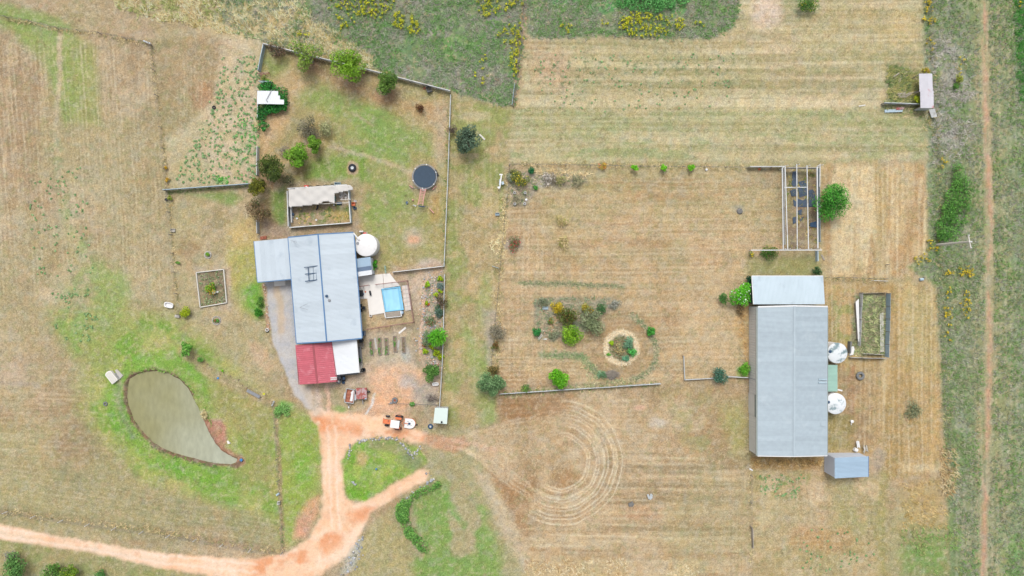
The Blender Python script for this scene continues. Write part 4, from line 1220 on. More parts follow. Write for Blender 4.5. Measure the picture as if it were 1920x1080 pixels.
# lying straw, combed along the mower's lines
for pts, ang, d in ((NEF, 0.0, 1.3), (ORC, 0.0, 0.7), (SP, 0.0, 0.7), (EP, 1.57, 1.6), (SE1, 1.57, 1.2), ([(0, 60), (280, 90), (325, 560), (0, 560)], 1.57, 0.7)):
    x, y = scatter(pts, d, 6, clump=(2.2, 5, 0.35, 0.75))
    k = not_bare(x, y); x, y = x[k], y[k]
    T.add(*blade_tufts(m2(x, y), pal(len(x), [(232, 214, 176), (222, 200, 158), (210, 186, 142)], 1.1), 0.28 + 0.2 * RNG.random(len(x)), 3, 0.025, 1.35, dirang=ang, dirk=0.5, z0=zat(x, y)))
T.build('grass', 'short dry mown grass and straw covering the paddocks', 'grass')

# --- rank weeds: north field and the strip along the dirt track
T = Tufts()
def weeds(pts, d, cols, ln, nb=7, wd=0.05, lean=0.95, clump=None, soft=6, dirang=None, dirk=0.0, k=1.7):
    x, y = scatter(pts, d, soft, clump=clump)
    kk = not_bare(x, y); x, y = x[kk], y[kk]
    T.add(*blade_tufts(m2(x, y), pal(len(x), cols, k), ln * (0.7 + 0.6 * RNG.random(len(x))), nb, wd, lean, dirang, dirk, zat(x, y)))
NFX = [(400, -40), (1000, -40), (985, 60), (965, 200), (930, 195), (845, 168), (690, 124), (500, 80), (420, 50)]
NE2X = [(990, -40), (1390, -40), (1385, 20), (1372, 55), (1330, 76), (1240, 72), (1130, 68), (1060, 70), (1000, 72)]
ESX = [(1744, -40), (1960, -40), (1960, 1110), (1806, 1110), (1778, 900), (1762, 540), (1712, 510), (1744, 480), (1744, 200), (1734, 60)]
GREY = [(134, 148, 116), (154, 156, 140), (118, 142, 102), (150, 146, 132)]
GRN = [(112, 150, 88), (126, 160, 96), (98, 138, 78)]
for pts in (NFX, NE2X):
    weeds(pts, 7, GREY, 0.5, clump=(2.0, 3, 0.1, 0.5))
    weeds(pts, 5, GRN, 0.5, clump=(3.0, 8, 0.3, 0.62))
    weeds(pts, 0.9, [(196, 184, 150), (176, 158, 130)], 0.5, clump=(2.2, 12, 0.45, 0.75), k=1.4)
weeds(ESX, 6, GREY + [(150, 150, 112)], 0.45, clump=(2.0, 5, 0.15, 0.55), dirang=1.57, dirk=0.2)
weeds(ESX, 4, [(110, 142, 82), (126, 150, 92)], 0.45, clump=(3.0, 9, 0.4, 0.7))
weeds([(1746, 70), (1815, 60), (1825, 310), (1746, 310)], 6, [(176, 172, 164), (160, 156, 148), (186, 180, 170)], 0.5, clump=(2.5, 2, 0.25, 0.6))
weeds([(1752, 480), (1835, 480), (1840, 1000), (1790, 1000)], 5, [(160, 162, 134), (140, 146, 112)], 0.45, clump=(2.5, 2, 0.25, 0.6))
# tall dry grass on the yard's north side and other rank straw
DRY = [(224, 204, 158), (210, 184, 136), (232, 216, 176), (190, 158, 112)]
weeds([(200, -30), (520, -30), (600, 45), (700, 105), (705, 128), (600, 106), (500, 76), (400, 58), (290, 36), (215, 10)], 9, [(236, 220, 178), (222, 200, 154), (240, 228, 192), (190, 176, 120)], 0.7, 7, 0.04, 0.8, clump=(1.6, 4, 0.1, 0.5), dirang=1.4, dirk=0.35, k=1.7)
weeds([(200, -30), (420, -30), (420, 40), (290, 36), (215, 10)], 5, [(168, 172, 112), (150, 160, 100)], 0.6, clump=(1.6, 6, 0.4, 0.6))
weeds([(1692, 908), (1768, 900), (1773, 985), (1695, 995)], 6, [(222, 198, 144), (196, 168, 112), (170, 150, 96)], 0.5, 6, 0.03, 0.95, dirang=0.0, dirk=0.2, k=1.5, soft=14, clump=(1.5, 3, 0.2, 0.6))
weeds([(1762, 840), (1790, 840), (1795, 930), (1765, 930)], 9, DRY, 0.7, 7, 0.05, 0.8, k=1.3)
weeds([(985, 1054), (1060, 1046), (1170, 1052), (1180, 1110), (980, 1110)], 10, [(240, 222, 180), (216, 192, 146), (180, 150, 106), (236, 222, 190)], 0.4, 6, 0.03, 1.0, k=1.35, soft=18, clump=(1.5, 3, 0.1, 0.6))
weeds([(1255, 1070), (1280, 1058), (1305, 1070), (1310, 1110), (1250, 1110)], 10, [(230, 210, 168), (216, 192, 148), (236, 224, 192)], 0.4, 6, 0.03, 1.0, k=1.35, soft=14)
weeds([(1405, 852), (1545, 860), (1540, 873), (1408, 872)], 10, [(206, 172, 112), (190, 156, 100), (222, 192, 136), (140, 120, 80)], 0.5, 7, 0.035, 0.9, k=1.4, soft=10)
weeds([(1386, 565), (1404, 575), (1402, 700), (1390, 640)], 9, [(222, 190, 134), (206, 168, 112), (190, 160, 116)], 0.5, 6, 0.035, 0.95, k=1.4, soft=10)
weeds([(1662, 122), (1724, 138), (1722, 195), (1662, 194)], 11, [(160, 160, 96), (134, 146, 90), (190, 180, 126), (112, 132, 84)], 0.7, 8, 0.04, 0.85, dirang=0.6, dirk=0.35)
weeds([(1690, 1005), (1800, 985), (1812, 1110), (1690, 1110)], 7, [(118, 156, 84), (132, 156, 92), (148, 150, 100)], 0.45, clump=(3, 3, 0.2, 0.6), soft=30)
weeds([(1606, 552), (1660, 552), (1658, 666), (1596, 664)], 9, [(134, 150, 106), (152, 152, 116), (190, 196, 142), (116, 126, 84)], 0.55, dirang=0.7, dirk=0.3)
weeds([(1474, 318), (1530, 318), (1533, 466), (1474, 466)], 5, [(186, 168, 112), (160, 148, 100), (120, 136, 72)], 0.4, clump=(1.5, 8, 0.4, 0.6))
weeds([(552, 392), (655, 384), (659, 416), (556, 424)], 6, [(118, 140, 70), (150, 150, 90), (206, 180, 116)], 0.35, clump=(1.2, 2, 0.35, 0.6))
weeds([(956, 320), (1040, 322), (1100, 328), (1101, 346), (1010, 350), (986, 384), (950, 388), (952, 350)], 8, [(146, 150, 116), (206, 190, 150), (120, 140, 96), (170, 160, 140)], 0.4, 6, 0.04, 0.9)
weeds([(952, 385), (944, 385), (930, 480), (945, 480)], 7, [(232, 214, 170), (216, 196, 150)], 0.5, 6, 0.035, 0.9)
weeds([(920, 450), (938, 445), (936, 470), (920, 468)], 8, [(236, 220, 180), (222, 202, 160)], 0.6, 7, 0.035, 0.95)
weeds([(1003, 560), (1060, 556), (1160, 562), (1164, 575), (1140, 590), (1080, 638), (1010, 638), (1000, 610)], 8, [(140, 150, 120), (160, 160, 140), (120, 144, 104), (176, 164, 140)], 0.4, 6, 0.04, 0.9, clump=(1.2, 4, 0.2, 0.6))
weeds([(1090, 668), (1108, 676), (1128, 708), (1190, 712), (1190, 722), (1060, 730), (1100, 715)], 6, [(140, 156, 116), (176, 172, 136), (206, 196, 156)], 0.4, 6, 0.04, 0.9)
weeds([(790, 640), (795, 580), (803, 524), (830, 516), (830, 690), (802, 690)], 5, [(110, 146, 90), (136, 150, 116), (160, 150, 130)], 0.3, 6, 0.045, 0.9, clump=(0.9, 4, 0.3, 0.6))
weeds([(1900, -30), (1960, -30), (1960, 190), (1912, 190)], 10, [(60, 120, 52), (80, 140, 62)], 0.6)
weeds([(1820, 985), (1960, 985), (1960, 1110), (1820, 1110)], 4, GRN, 0.45, clump=(3, 5, 0.4, 0.65))
T.build('weeds', 'rank weeds and tall dry grass on the unmown strips', 'weeds')

# --- weeds and rank grass along fences and bed edges
T = Tufts()
def edge(pts, d, width, cols, ln=0.4, nb=6, wd=0.045):
    x, y = along(pts, d, width)
    T.add(*blade_tufts(m2(x, y), pal(len(x), cols), ln * (0.6 + 0.8 * RNG.random(len(x))), nb, wd, 1.1, z0=zat(x, y)))
GG = [(128, 150, 88), (150, 152, 100), (108, 138, 76)]
SS = [(214, 196, 152), (190, 168, 122), (150, 148, 104)]
edge([(0, 32), (110, 55), (282, 82), (303, 240), (316, 355), (325, 480), (336, 590)], 4, 5, SS)
edge([(0, 958), (260, 990), (530, 1036)], 5, 7, SS)
edge([(518, 780), (524, 900), (531, 1030)], 4, 5, SS + GG)
edge([(955, 308), (1100, 308), (1400, 315)], 6, 5, SS)
edge([(953, 320), (945, 420), (936, 520), (928, 700)], 7, 8, SS, 0.5)
edge([(938, 738), (1100, 728), (1236, 719)], 6, 7, SS + GG)
edge([(976, 530), (1168, 537)], 14, 5, [(130, 146, 104), (150, 150, 120), (176, 168, 136)], 0.3)
edge([(1015, 664), (1090, 668), (1122, 705)], 14, 8, [(120, 150, 100), (140, 156, 112), (168, 172, 130)], 0.35)
edge([(1183, 590), (1220, 622), (1230, 650), (1228, 685), (1190, 712)], 14, 6, [(128, 146, 106), (166, 164, 136), (196, 184, 150)], 0.35)
edge([(1000, 320), (1100, 328)], 10, 8, [(226, 206, 164), (206, 184, 140)], 0.5)
edge([(1540, 522), (1655, 526)], 7, 5, SS)
edge([(1655, 200), (1725, 206), (1745, 240)], 10, 12, GG + SS, 0.5)
edge([(1745, 60), (1760, 300), (1764, 540), (1776, 860)], 4, 8, GG + SS, 0.5)
edge([(843, 180), (838, 330), (832, 500)], 5, 5, SS + GG, 0.3)
edge([(832, 520), (830, 700), (824, 770)], 5, 5, SS, 0.3)
edge([(497, 84), (690, 132), (843, 175)], 6, 8, SS, 0.5)
edge([(313, 360), (478, 348)], 6, 4, GG, 0.3)
edge([(1406, 712), (1408, 890), (1408, 1060)], 3, 5, SS, 0.3)
edge([(236, 722), (240, 765), (258, 803), (300, 845), (365, 867), (430, 878)], 8, 7, [(110, 156, 64), (140, 166, 90), (90, 120, 70)], 0.3)
edge([(245, 700), (290, 690), (340, 704), (370, 745), (395, 800)], 6, 6, [(110, 156, 64), (140, 166, 90)], 0.25)
edge([(700, 822), (745, 824), (790, 850)], 5, 8, SS + GG, 0.3)
T.build('fence_weeds', 'straggling grass along the fence lines and bed edges', 'weeds')

# --- low green weed rosettes dotted over the bare paddocks
def rosettes(name, label, sets, parent=None):
    vs, fs, cs, o = [], [], [], 0
    for pts, d, cols, r, clump in sets:
        x, y = scatter(pts, d, 5, clump=clump)
        kk = not_bare(x, y); x, y = x[kk], y[kk]
        for a, b in zip(x, y):
            p = W(a, b)
            q = r * random.uniform(0.6, 1.3)
            v, f, c = leaf_cloud(13, [(p.x, p.y, 0.08, q, q, 0.05)], 0.2, cols, 2.0, 0.1, 0.7)
            vs.append(v); fs.append(f + o); cs.append(c); o += len(v)
    me = np_mesh(name, np.concatenate(vs), np.concatenate(fs), np.concatenate(cs))
    tag(link_mesh(name, me, M['leaf']), label, 'weeds', kind='stuff')
G1 = [(126, 162, 104), (140, 170, 116), (112, 150, 94)]
rosettes('weed_rosettes', 'low green weed rosettes dotted over the bare pale paddock', [
    ([(420, 110), (488, 100), (484, 345), (390, 345), (325, 345), (345, 300), (390, 210)], 2.6, G1, 0.17, (4, 2, -0.2, 0.6)),
    ([(440, 210), (486, 210), (484, 335), (440, 335)], 2.5, [(104, 162, 84), (122, 172, 96)], 0.2, (2, 4, 0.3, 0.6)),
    ([(405, 328), (432, 328), (432, 345), (405, 345)], 5, [(104, 180, 76), (92, 164, 66)], 0.22, None),
    ([(85, 540), (185, 540), (180, 640), (100, 630)], 2.2, G1, 0.2, (2.5, 6, 0.35, 0.65)),
    ([(50, 350), (150, 300), (180, 520), (70, 520)], 0.6, G1, 0.2, None),
    ([(1000, 95), (1380, 100), (1370, 200), (1000, 215)], 0.45, G1, 0.14, None),
    ([(1420, 890), (1510, 890), (1500, 935), (1425, 925)], 2.0, G1, 0.15, None),
    ([(1500, 990), (1640, 1000), (1640, 1070), (1500, 1070)], 0.6, G1, 0.16, None)])

# --- yellow flowering weeds in drifts
def drift(name, label, sets, cols, fcols):
    vs, fs, cs, o = [], [], [], 0
    for pts, d, h, clump in sets:
        x, y = scatter(pts, d * 1.5, 8, clump=clump)
        for a, b in zip(x, y):
            p = W(a, b)
            q = random.uniform(0.18, 0.38)
            hh = h * random.uniform(0.7, 1.2)
            v, f, c = leaf_cloud(9, [(p.x, p.y, hh * 0.45, q, q, hh * 0.4)], 0.2, cols, 0.6, 0.3)
            vs.append(v); fs.append(f + o); cs.append(c); o += len(v)
            v, f, c = leaf_cloud(8, [(p.x, p.y, hh * 0.9, q * 0.9, q * 0.9, 0.1)], 0.17, fcols, 1.4, 0.2, 0.8)
            vs.append(v); fs.append(f + o); cs.append(c); o += len(v)
    me = np_mesh(name, np.concatenate(vs), np.concatenate(fs), np.concatenate(cs))
    tag(link_mesh(name, me, M['leaf']), label, 'weeds', kind='stuff')
YG = [(120, 140, 50), (100, 126, 52), (140, 150, 60)]
YF = [(200, 198, 28), (178, 182, 34), (208, 202, 44), (150, 164, 44)]
drift('yellow_flowering_weeds', 'yellow flowering weeds in drifts across the north weed field', [
    ([(600, -30), (745, -30), (730, 30), (700, 38), (610, 8)], 3.2, 0.6, (2.2, 3, 0.25, 0.5)),
    ([(735, 25), (765, 18), (788, 52), (780, 66), (738, 48)], 4, 0.6, (1.5, 5, 0.2, 0.5)),
    ([(630, 30), (680, 28), (660, 62), (640, 60)], 1.6, 0.6, None), ([(560, 58), (590, 60), (585, 72), (562, 70)], 2, 0.6, None),
    ([(900, -30), (985, -30), (980, 40), (970, 120), (955, 110), (930, 60), (895, 20)], 2.6, 0.6, (2.0, 6, 0.3, 0.55)),
    ([(955, 60), (976, 60), (970, 150), (955, 130)], 4, 0.6, None), ([(885, 100), (915, 105), (910, 160), (890, 150)], 0.9, 0.6, None),
    ([(1160, 40), (1185, 22), (1280, 38), (1285, 50), (1270, 70), (1165, 68)], 3.6, 0.6, (1.8, 2, 0.2, 0.5)),
    ([(1050, 45), (1072, 45), (1070, 62), (1052, 62)], 3, 0.6, None), ([(1300, 40), (1320, 44), (1316, 58), (1302, 56)], 2.5, 0.6, None), ([(1125, 40), (1150, 42), (1148, 55), (1128, 55)], 2.5, 0.5, None)], YG, YF)
drift('yellow_daisy_weeds', 'golden flowering weeds beside the dirt track', [
    ([(1728, -10), (1752, -10), (1750, 95), (1732, 95)], 2.6, 0.6, (1.5, 3, 0.2, 0.5)),
    ([(1735, 450), (1760, 450), (1752, 470), (1738, 468)], 3, 0.6, None), ([(1700, 478), (1745, 470), (1740, 500), (1715, 500)], 1.6, 0.6, (1.5, 8, 0.3, 0.6)),
    ([(1768, 500), (1785, 500), (1785, 516), (1768, 516)], 4, 0.6, None), ([(1796, 500), (1822, 502), (1816, 520), (1798, 518)], 5, 0.6, None),
    ([(1798, 545), (1816, 550), (1816, 600), (1800, 592)], 4, 0.6, (1.0, 2, 0.2, 0.5)), ([(1766, 575), (1782, 572), (1780, 640), (1766, 635)], 4, 0.6, (1.2, 2, 0.15, 0.5)),
    ([(1770, 535), (1780, 535), (1780, 560), (1770, 560)], 2, 0.6, None), ([(1762, 298), (1774, 296), (1772, 318), (1763, 318)], 4, 0.6, None),
    ([(1912, 0), (1912, 30), (1905, 20)], 1, 0.5, None), ([(1790, 95), (1808, 95), (1806, 170), (1792, 170)], 0.8, 0.5, None)],
    [(130, 144, 70), (150, 150, 90)], [(204, 178, 34), (214, 188, 54), (176, 160, 44)])

# --- trees and shrubs, one by one
LIME = [(122, 172, 30), (140, 184, 44), (104, 156, 26)]
MID = [(108, 150, 50), (92, 134, 44), (124, 164, 62)]
DARK = [(74, 96, 38), (88, 110, 44), (62, 84, 34)]
OLIV = [(104, 106, 34), (88, 94, 30), (118, 118, 44)]
GREYG = [(104, 126, 98), (88, 112, 86), (120, 140, 112)]
BRN = [(112, 94, 66), (96, 80, 58), (128, 106, 74)]
SAGE = [(136, 150, 108), (152, 162, 122), (120, 136, 96)]
tree('tree', 'thin crowned green tree at the yard fence, branches showing through', 'tree', 575, 103, 30, 5.0, [(132, 164, 56), (116, 150, 60), (146, 172, 80)], 900, 0.20, 12, sub=0.36, bark='grey_twig', limbs=10)
tree('tree', 'bright green round tree overhanging the white yard fence', 'tree', 653, 122, 32, 5.2, [(124, 168, 36), (108, 150, 40), (140, 180, 56)], 2200, 0.20, 18, sub=0.40)
tree('tree', 'dense mid green tree beside the yard fence, third along it', 'tree', 723, 156, 22, 4.0, [(92, 128, 48), (78, 112, 42), (106, 140, 56)], 1700, 0.18, 14, sub=0.42)
shrub('dark brown half bare shrub in the fenced yard corner', 518, 97, 17, 2.2, [(98, 78, 62), (80, 66, 54), (76, 84, 60), (116, 92, 70)], 420, 0.16, bark='grey_twig', limbs=8)
shrub('small rust brown bush alone on the yard lawn', 787, 202, 8, 1.1, [(104, 66, 38), (84, 54, 34), (122, 84, 46)], 300, 0.13, bark='bark')
shrub('grey twiggy shrub on the yard lawn beside pale feathery one', 577, 243, 23, 2.6, [(118, 114, 92), (100, 102, 80), (136, 130, 106), (92, 98, 66)], 900, 0.15, bark='grey_twig', limbs=9, shell=0.3)
shrub('pale olive feathery shrub against the grey twiggy one', 609, 240, 14, 1.8, [(166, 168, 120), (150, 154, 106), (180, 182, 138)], 420, 0.30, aspect=0.2, droop=2.0)
tree('tree', 'bright green tree near the tyre, larger of a touching pair', 'tree', 557, 291, 22, 4.0, [(104, 156, 34), (90, 136, 36), (122, 170, 48)], 1700, 0.19, 13, sub=0.42, rxy=(0.9, 1.1))
tree('tree', 'smaller bright green tree of the touching pair', 'tree', 590, 272, 15, 3.4, [(116, 160, 44), (98, 142, 40)], 1000, 0.18, 10)
tree('tree', 'round dark green tree by the paddock fence', 'tree', 509, 314, 24, 4.4, [(74, 94, 32), (88, 106, 38), (60, 80, 28)], 2200, 0.18, 16, sub=0.42)
tree('tree', 'dark olive yellow tipped tree at the tin fence end', 'tree', 481, 351, 18, 3.8, [(104, 108, 26), (80, 88, 26), (122, 122, 34)], 1500, 0.17, 13)
tree('tree', 'brown thin leaved tree behind the blue roofed house corner', 'tree', 484, 393, 23, 3.6, [(122, 98, 66), (104, 92, 58), (136, 112, 80), (92, 96, 58)], 1100, 0.17, 13, bark='grey_twig', limbs=9)
shrub('dark green grey low shrub above the shade cloth coop', 538, 338, 13, 1.6, [(96, 100, 66), (80, 88, 58), (112, 110, 80)], 420, 0.14, bark='grey_twig')
shrub('bare grey shrub between dark tree and bright pair', 531, 281, 13, 1.6, [(160, 150, 136), (146, 138, 122)], 220, 0.10, bark='grey_twig', limbs=9, shell=0.2)
tree('tree', 'large grey green round tree in the lane outside the yard', 'tree', 873, 260, 25, 4.6, [(82, 106, 82), (98, 122, 98), (70, 92, 72)], 2400, 0.18, 17, sub=0.42, flat=0.75)
shrub('dead grey brown bush on the lane fence', 848, 243, 9, 1.5, [(112, 96, 84), (96, 84, 74)], 260, 0.12, bark='grey_twig', limbs=7)
tree('tree', 'large bright green feathery tree outside the steel pergola', 'tree', 1564, 379, 35, 4.6, [(70, 150, 44), (90, 168, 56), (56, 128, 40)], 3000, 0.28, 20, sub=0.40, aspect=0.25, droop=1.5)
tree('tree', 'lime green white flowering tree beside the pale lean-to roof', 'tree', 1393, 552, 24, 3.2, [(92, 184, 30), (78, 160, 34), (112, 198, 48)], 1500, 0.18, 13, flowers=((246, 246, 240), 70, 0.17))
shrub('trim round mid green shrub on the orchard grass by the big shed', 1356, 562, 11, 1.3, [(84, 138, 60), (72, 120, 54), (98, 150, 72)], 480, 0.13, k=7)
shrub('blue green spiky shrub at the orchard gateway fence', 1347, 704, 17, 1.9, [(58, 108, 84), (76, 128, 104), (46, 88, 68), (120, 160, 140)], 700, 0.28, aspect=0.2, droop=2.0)
tree('tree', 'vivid green round tree at the orchard south fence', 'tree', 1048, 708, 19, 2.8, [(100, 176, 20), (86, 156, 20), (120, 190, 40)], 1900, 0.18, 13, sub=0.45)
shrub('small green shrub at the orchard south fence', 987, 728, 9, 1.2, [(100, 138, 70), (120, 160, 60), (84, 120, 62)], 300, 0.13)
tree('tree', 'sage green spreading tree at the orchard south west corner', 'tree', 921, 720, 25, 3.8, [(110, 146, 94), (126, 160, 108), (94, 130, 82)], 2000, 0.19, 15)
shrub('grey dusty shrub on the orchard west fence', 931, 620, 17, 2.0, [(138, 132, 112), (120, 118, 96), (152, 146, 128)], 760, 0.13, bark='grey_twig', limbs=8)
shrub('small red and green shrub on the orchard west fence', 928, 650, 8, 1.2, [(150, 86, 46), (96, 120, 52), (112, 96, 50)], 300, 0.13)
shrub('dark olive brown shrub touching the sage green corner tree', 925, 694, 11, 1.4, [(104, 96, 46), (88, 92, 50), (126, 108, 56)], 380, 0.14)
shrub('big dark green and red shrub in the orchard garden bed', 1065, 594, 19, 2.4, [(84, 100, 36), (70, 88, 34), (118, 76, 46), (104, 118, 50)], 1100, 0.16, k=12)
shrub('big round grey olive shrub in the orchard garden bed', 1112, 604, 23, 2.4, [(140, 152, 108), (124, 138, 94), (156, 166, 126), (110, 124, 90)], 1300, 0.17, k=14, shell=0.7)
shrub('lime green sprawling shrub in the orchard garden bed', 1070, 629, 21, 1.9, LIME, 1000, 0.18, k=12, rxy=(1.15, 0.75))
shrub('golden yellow leaved shrub in the orchard garden bed', 1046, 577, 12, 1.5, [(196, 172, 32), (176, 156, 30), (210, 190, 60)], 520, 0.15)
shrub('olive yellow thin shrub beside the grey olive one', 1099, 579, 12, 1.5, [(166, 168, 60), (184, 160, 56), (140, 150, 60)], 300, 0.15, rxy=(1.1, 0.8))
shrub('dark green small shrub at the end of the orchard bed', 1128, 580, 10, 1.3, [(76, 128, 64), (64, 108, 58), (110, 140, 100)], 360, 0.14)
shrub('emerald green low shrub at the west edge of the orchard bed', 1006, 623, 10, 1.2, [(52, 142, 66), (42, 120, 58), (70, 156, 80)], 400, 0.14)
shrub('red flowering low shrub in the orchard bed', 1032, 602, 7, 0.9, [(116, 140, 70), (130, 150, 80)], 220, 0.12, flowers=((206, 54, 48), 30, 0.12))
shrub('bright green bush on the ring path of the round garden', 1220, 622, 9, 1.3, [(68, 156, 52), (56, 134, 46), (84, 170, 66)], 420, 0.15)
shrub('yellow flowering shrub in the north west orchard bed', 975, 338, 17, 1.4, [(120, 130, 50), (104, 120, 48)], 520, 0.14, rxy=(1.15, 0.7), flowers=((214, 190, 50), 130, 0.13))
shrub('dark emerald small bush under the orchard north fence', 997, 318, 7, 1.1, [(40, 122, 70), (30, 100, 58)], 260, 0.13)
shrub('pale spiky succulent clump in the north west orchard bed', 1026, 336, 15, 0.9, [(222, 212, 200), (196, 186, 170), (206, 200, 190), (160, 150, 128)], 420, 0.30, aspect=0.22, droop=2.5, bark='grey_twig')
shrub('red flowering shrub on the orchard west fence bed', 964, 457, 14, 1.4, [(130, 132, 84), (110, 118, 70)], 460, 0.13, flowers=((190, 40, 62), 80, 0.15))
for px, lab in ((1190, 'first small bright green sapling along the orchard north fence'), (1243, 'middle small bright green sapling along the orchard north fence'), (1297, 'third small bright green sapling along the orchard north fence')):
    tree('sapling', lab, 'sapling', px, 314.5, 7, 1.6, [(126, 206, 34), (108, 188, 30)], 260, 0.15, 6, group='saplings along the orchard north fence')
shrub('orange and yellow small shrub under the orchard north fence', 1131, 311, 9, 0.9, [(210, 170, 50), (170, 160, 60), (226, 140, 84)], 260, 0.12, rxy=(1.3, 0.7))
for px, py, lab in ((1053, 414, 'upper straw coloured grass clump standing in the orchard'), (1056, 454, 'lower straw coloured grass clump standing in the orchard')):
    shrub(lab, px, py, 12, 0.9, [(226, 204, 156), (206, 184, 132), (170, 170, 90)], 260, 0.42, name='grass_clump', cat='grass clump', aspect=0.10, droop=2.5, group='straw grass clumps in the orchard', trunk=False)
tree('palm', 'bright green star shaped palm over the rock garden fence', 'palm', 822, 633, 25, 3.2, [(96, 178, 36), (80, 158, 34), (118, 190, 50)], 520, 0.62, 12, aspect=0.13, droop=3.5, limbs=3, spread=0.35, sub=0.5)
shrub('grey green clipped shrub beside the rock garden palm', 802, 635, 15, 1.6, [(112, 140, 96), (98, 126, 84), (128, 152, 112)], 620, 0.13, rxy=(0.8, 1.15))
tree('tree', 'dark mid green round tree at the end of the rock garden', 'tree', 809, 699, 16, 2.6, [(82, 128, 52), (70, 112, 46), (98, 144, 62)], 1400, 0.16, 12)
for px, py, r, lab in ((801, 534, 6, 'yellow green rosette plant at the path side of the rock garden'), (825, 522, 6, 'lime rosette plant in the top corner of the rock garden'), (797, 658, 6, 'yellow green plant below the rust red one in the rock garden'),
                       (808, 650, 5, 'small lime plant beside the rust red one in the rock garden'), (818, 661, 8, 'olive green plant at the lower rock garden fence'), (826, 668, 8, 'wide lime green plant at the lower rock garden fence'),
                       (800, 568, 4, 'small yellow green plant beside a red one in the rock garden'), (826, 545, 4, 'small yellow plant on the fence side of the rock garden'), (818, 552, 5, 'green upright plant in the middle of the rock garden')):
    shrub(lab, px, py, r, 0.8, [(166, 188, 24), (140, 190, 30), (150, 160, 30)], 160, 0.18, name='rosette_plant', cat='plant', group='yellow green plants in the rock garden', k=5)
shrub('rust red plant in the rock garden', 796, 646, 5, 0.7, [(190, 90, 50), (160, 74, 44)], 160, 0.13, name='rosette_plant', cat='plant', k=5)
shrub('small scarlet plant on the rock garden edge', 803, 571, 3, 0.5, [(226, 90, 66)], 70, 0.11, name='rosette_plant', cat='plant', k=3)
shrub('grey blue cactus clump by the rock garden fence', 826, 536, 8, 1.0, [(116, 138, 128), (100, 122, 114)], 240, 0.2, aspect=0.3, k=6, rxy=(0.7, 1.3))
shrub('dark bare shrub leaning over the rock garden fence', 828, 566, 14, 1.6, [(96, 74, 54), (84, 92, 50), (112, 90, 66)], 260, 0.14, bark='grey_twig', limbs=9, rxy=(1.2, 0.9))
shrub('blue grey succulent mound by the rock garden fence', 823, 584, 10, 0.9, [(110, 136, 122), (92, 118, 104), (70, 110, 70)], 380, 0.16, rxy=(0.8, 1.3))
shrub('green and brown low plants around a stone in the rock garden', 806, 602, 10, 0.6, [(104, 140, 82), (150, 100, 66), (128, 150, 110)], 260, 0.14)
shrub('dark green shrub on the gravel drive edge by the house', 486, 585, 9, 1.4, [(60, 136, 30), (48, 112, 28), (80, 156, 40)], 480, 0.14)
shrub('thin green shrub above the dark one on the gravel drive edge', 487, 566, 8, 1.1, [(84, 140, 48), (70, 120, 44), (110, 150, 60)], 300, 0.14, rxy=(0.7, 1.3))
shrub('yellow green round shrub beside the white bathtub', 347, 588, 11, 1.4, [(160, 180, 14), (140, 160, 14), (176, 194, 40)], 560, 0.14)
tree('tree', 'young bright green tree at the head of the dry bed', 'tree', 349, 655, 14, 2.6, [(104, 166, 58), (88, 148, 52), (120, 180, 76)], 520, 0.18, 9, sub=0.36)
shrub('small green plant below the young tree on the dry bed', 375, 675, 6, 0.8, [(110, 166, 72), (92, 150, 60)], 160, 0.14)
shrub('tiny lime plant on the dry bed edge', 417, 695, 3, 0.4, [(130, 200, 40)], 60, 0.12, k=3)
shrub('grey dead topped shrub at the lower corner below the road', 17, 1046, 13, 1.8, [(140, 142, 134), (120, 126, 116)], 360, 0.13, bark='grey_twig', limbs=8)
tree('tree', 'dense green tree at the lower corner below the road', 'tree', 20, 1066, 25, 3.2, [(90, 138, 66), (74, 120, 56), (110, 156, 80)], 1500, 0.18, 14)
tree('tree', 'mid green shrubby tree at the lower edge below the road', 'tree', 100, 1073, 17, 2.6, [(96, 142, 58), (80, 124, 50), (118, 156, 72)], 900, 0.17, 11)
tree('tree', 'yellow tipped tree at the lower edge below the road', 'tree', 130, 1076, 16, 2.6, [(146, 166, 34), (110, 146, 40), (90, 128, 40)], 900, 0.17, 11)
shrub('low green bush at the lower edge, last of the roadside row', 187, 1079, 11, 1.4, [(96, 148, 74), (80, 130, 64)], 360, 0.15)
shrub('dark green low shrub under the pergola end rail', 1445, 474, 18, 1.1, [(74, 124, 40), (60, 104, 36), (96, 110, 40)], 620, 0.14, rxy=(1.2, 0.55), k=12)
shrub('yellow flowered weed at the free end of the pergola rail', 1409, 476, 6, 0.7, [(150, 160, 110), (136, 150, 100)], 120, 0.13, flowers=((240, 210, 20), 26, 0.16))
shrub('bright grass green clump against the big shed wall', 1396, 692, 13, 0.9, [(104, 178, 40), (86, 158, 36), (124, 190, 60)], 420, 0.30, aspect=0.15, droop=2, name='grass_clump', cat='grass clump', rxy=(0.8, 1.1), trunk=False)
shrub('dry brown shrub under the white flowering tree', 1390, 582, 11, 1.2, [(150, 126, 88), (120, 104, 74), (180, 150, 104)], 300, 0.14, bark='grey_twig', rxy=(0.7, 1.3))
shrub('dark green shrub against the lean-to end wall', 1406, 527, 8, 1.6, [(40, 92, 60), (30, 76, 52)], 320, 0.15, rxy=(0.6, 1.5))
shrub('dark green shrub at the corner of lean-to and yard rail', 1532, 508, 9, 1.3, [(70, 110, 60), (56, 94, 52)], 320, 0.14)
shrub('flattened grey green weed mound on the straw paddock', 1712, 770, 18, 0.6, [(136, 148, 112), (156, 156, 116), (112, 128, 96), (178, 168, 120)], 620, 0.22, aspect=0.25, k=14, trunk=False, name='weed_mound', cat='weed')
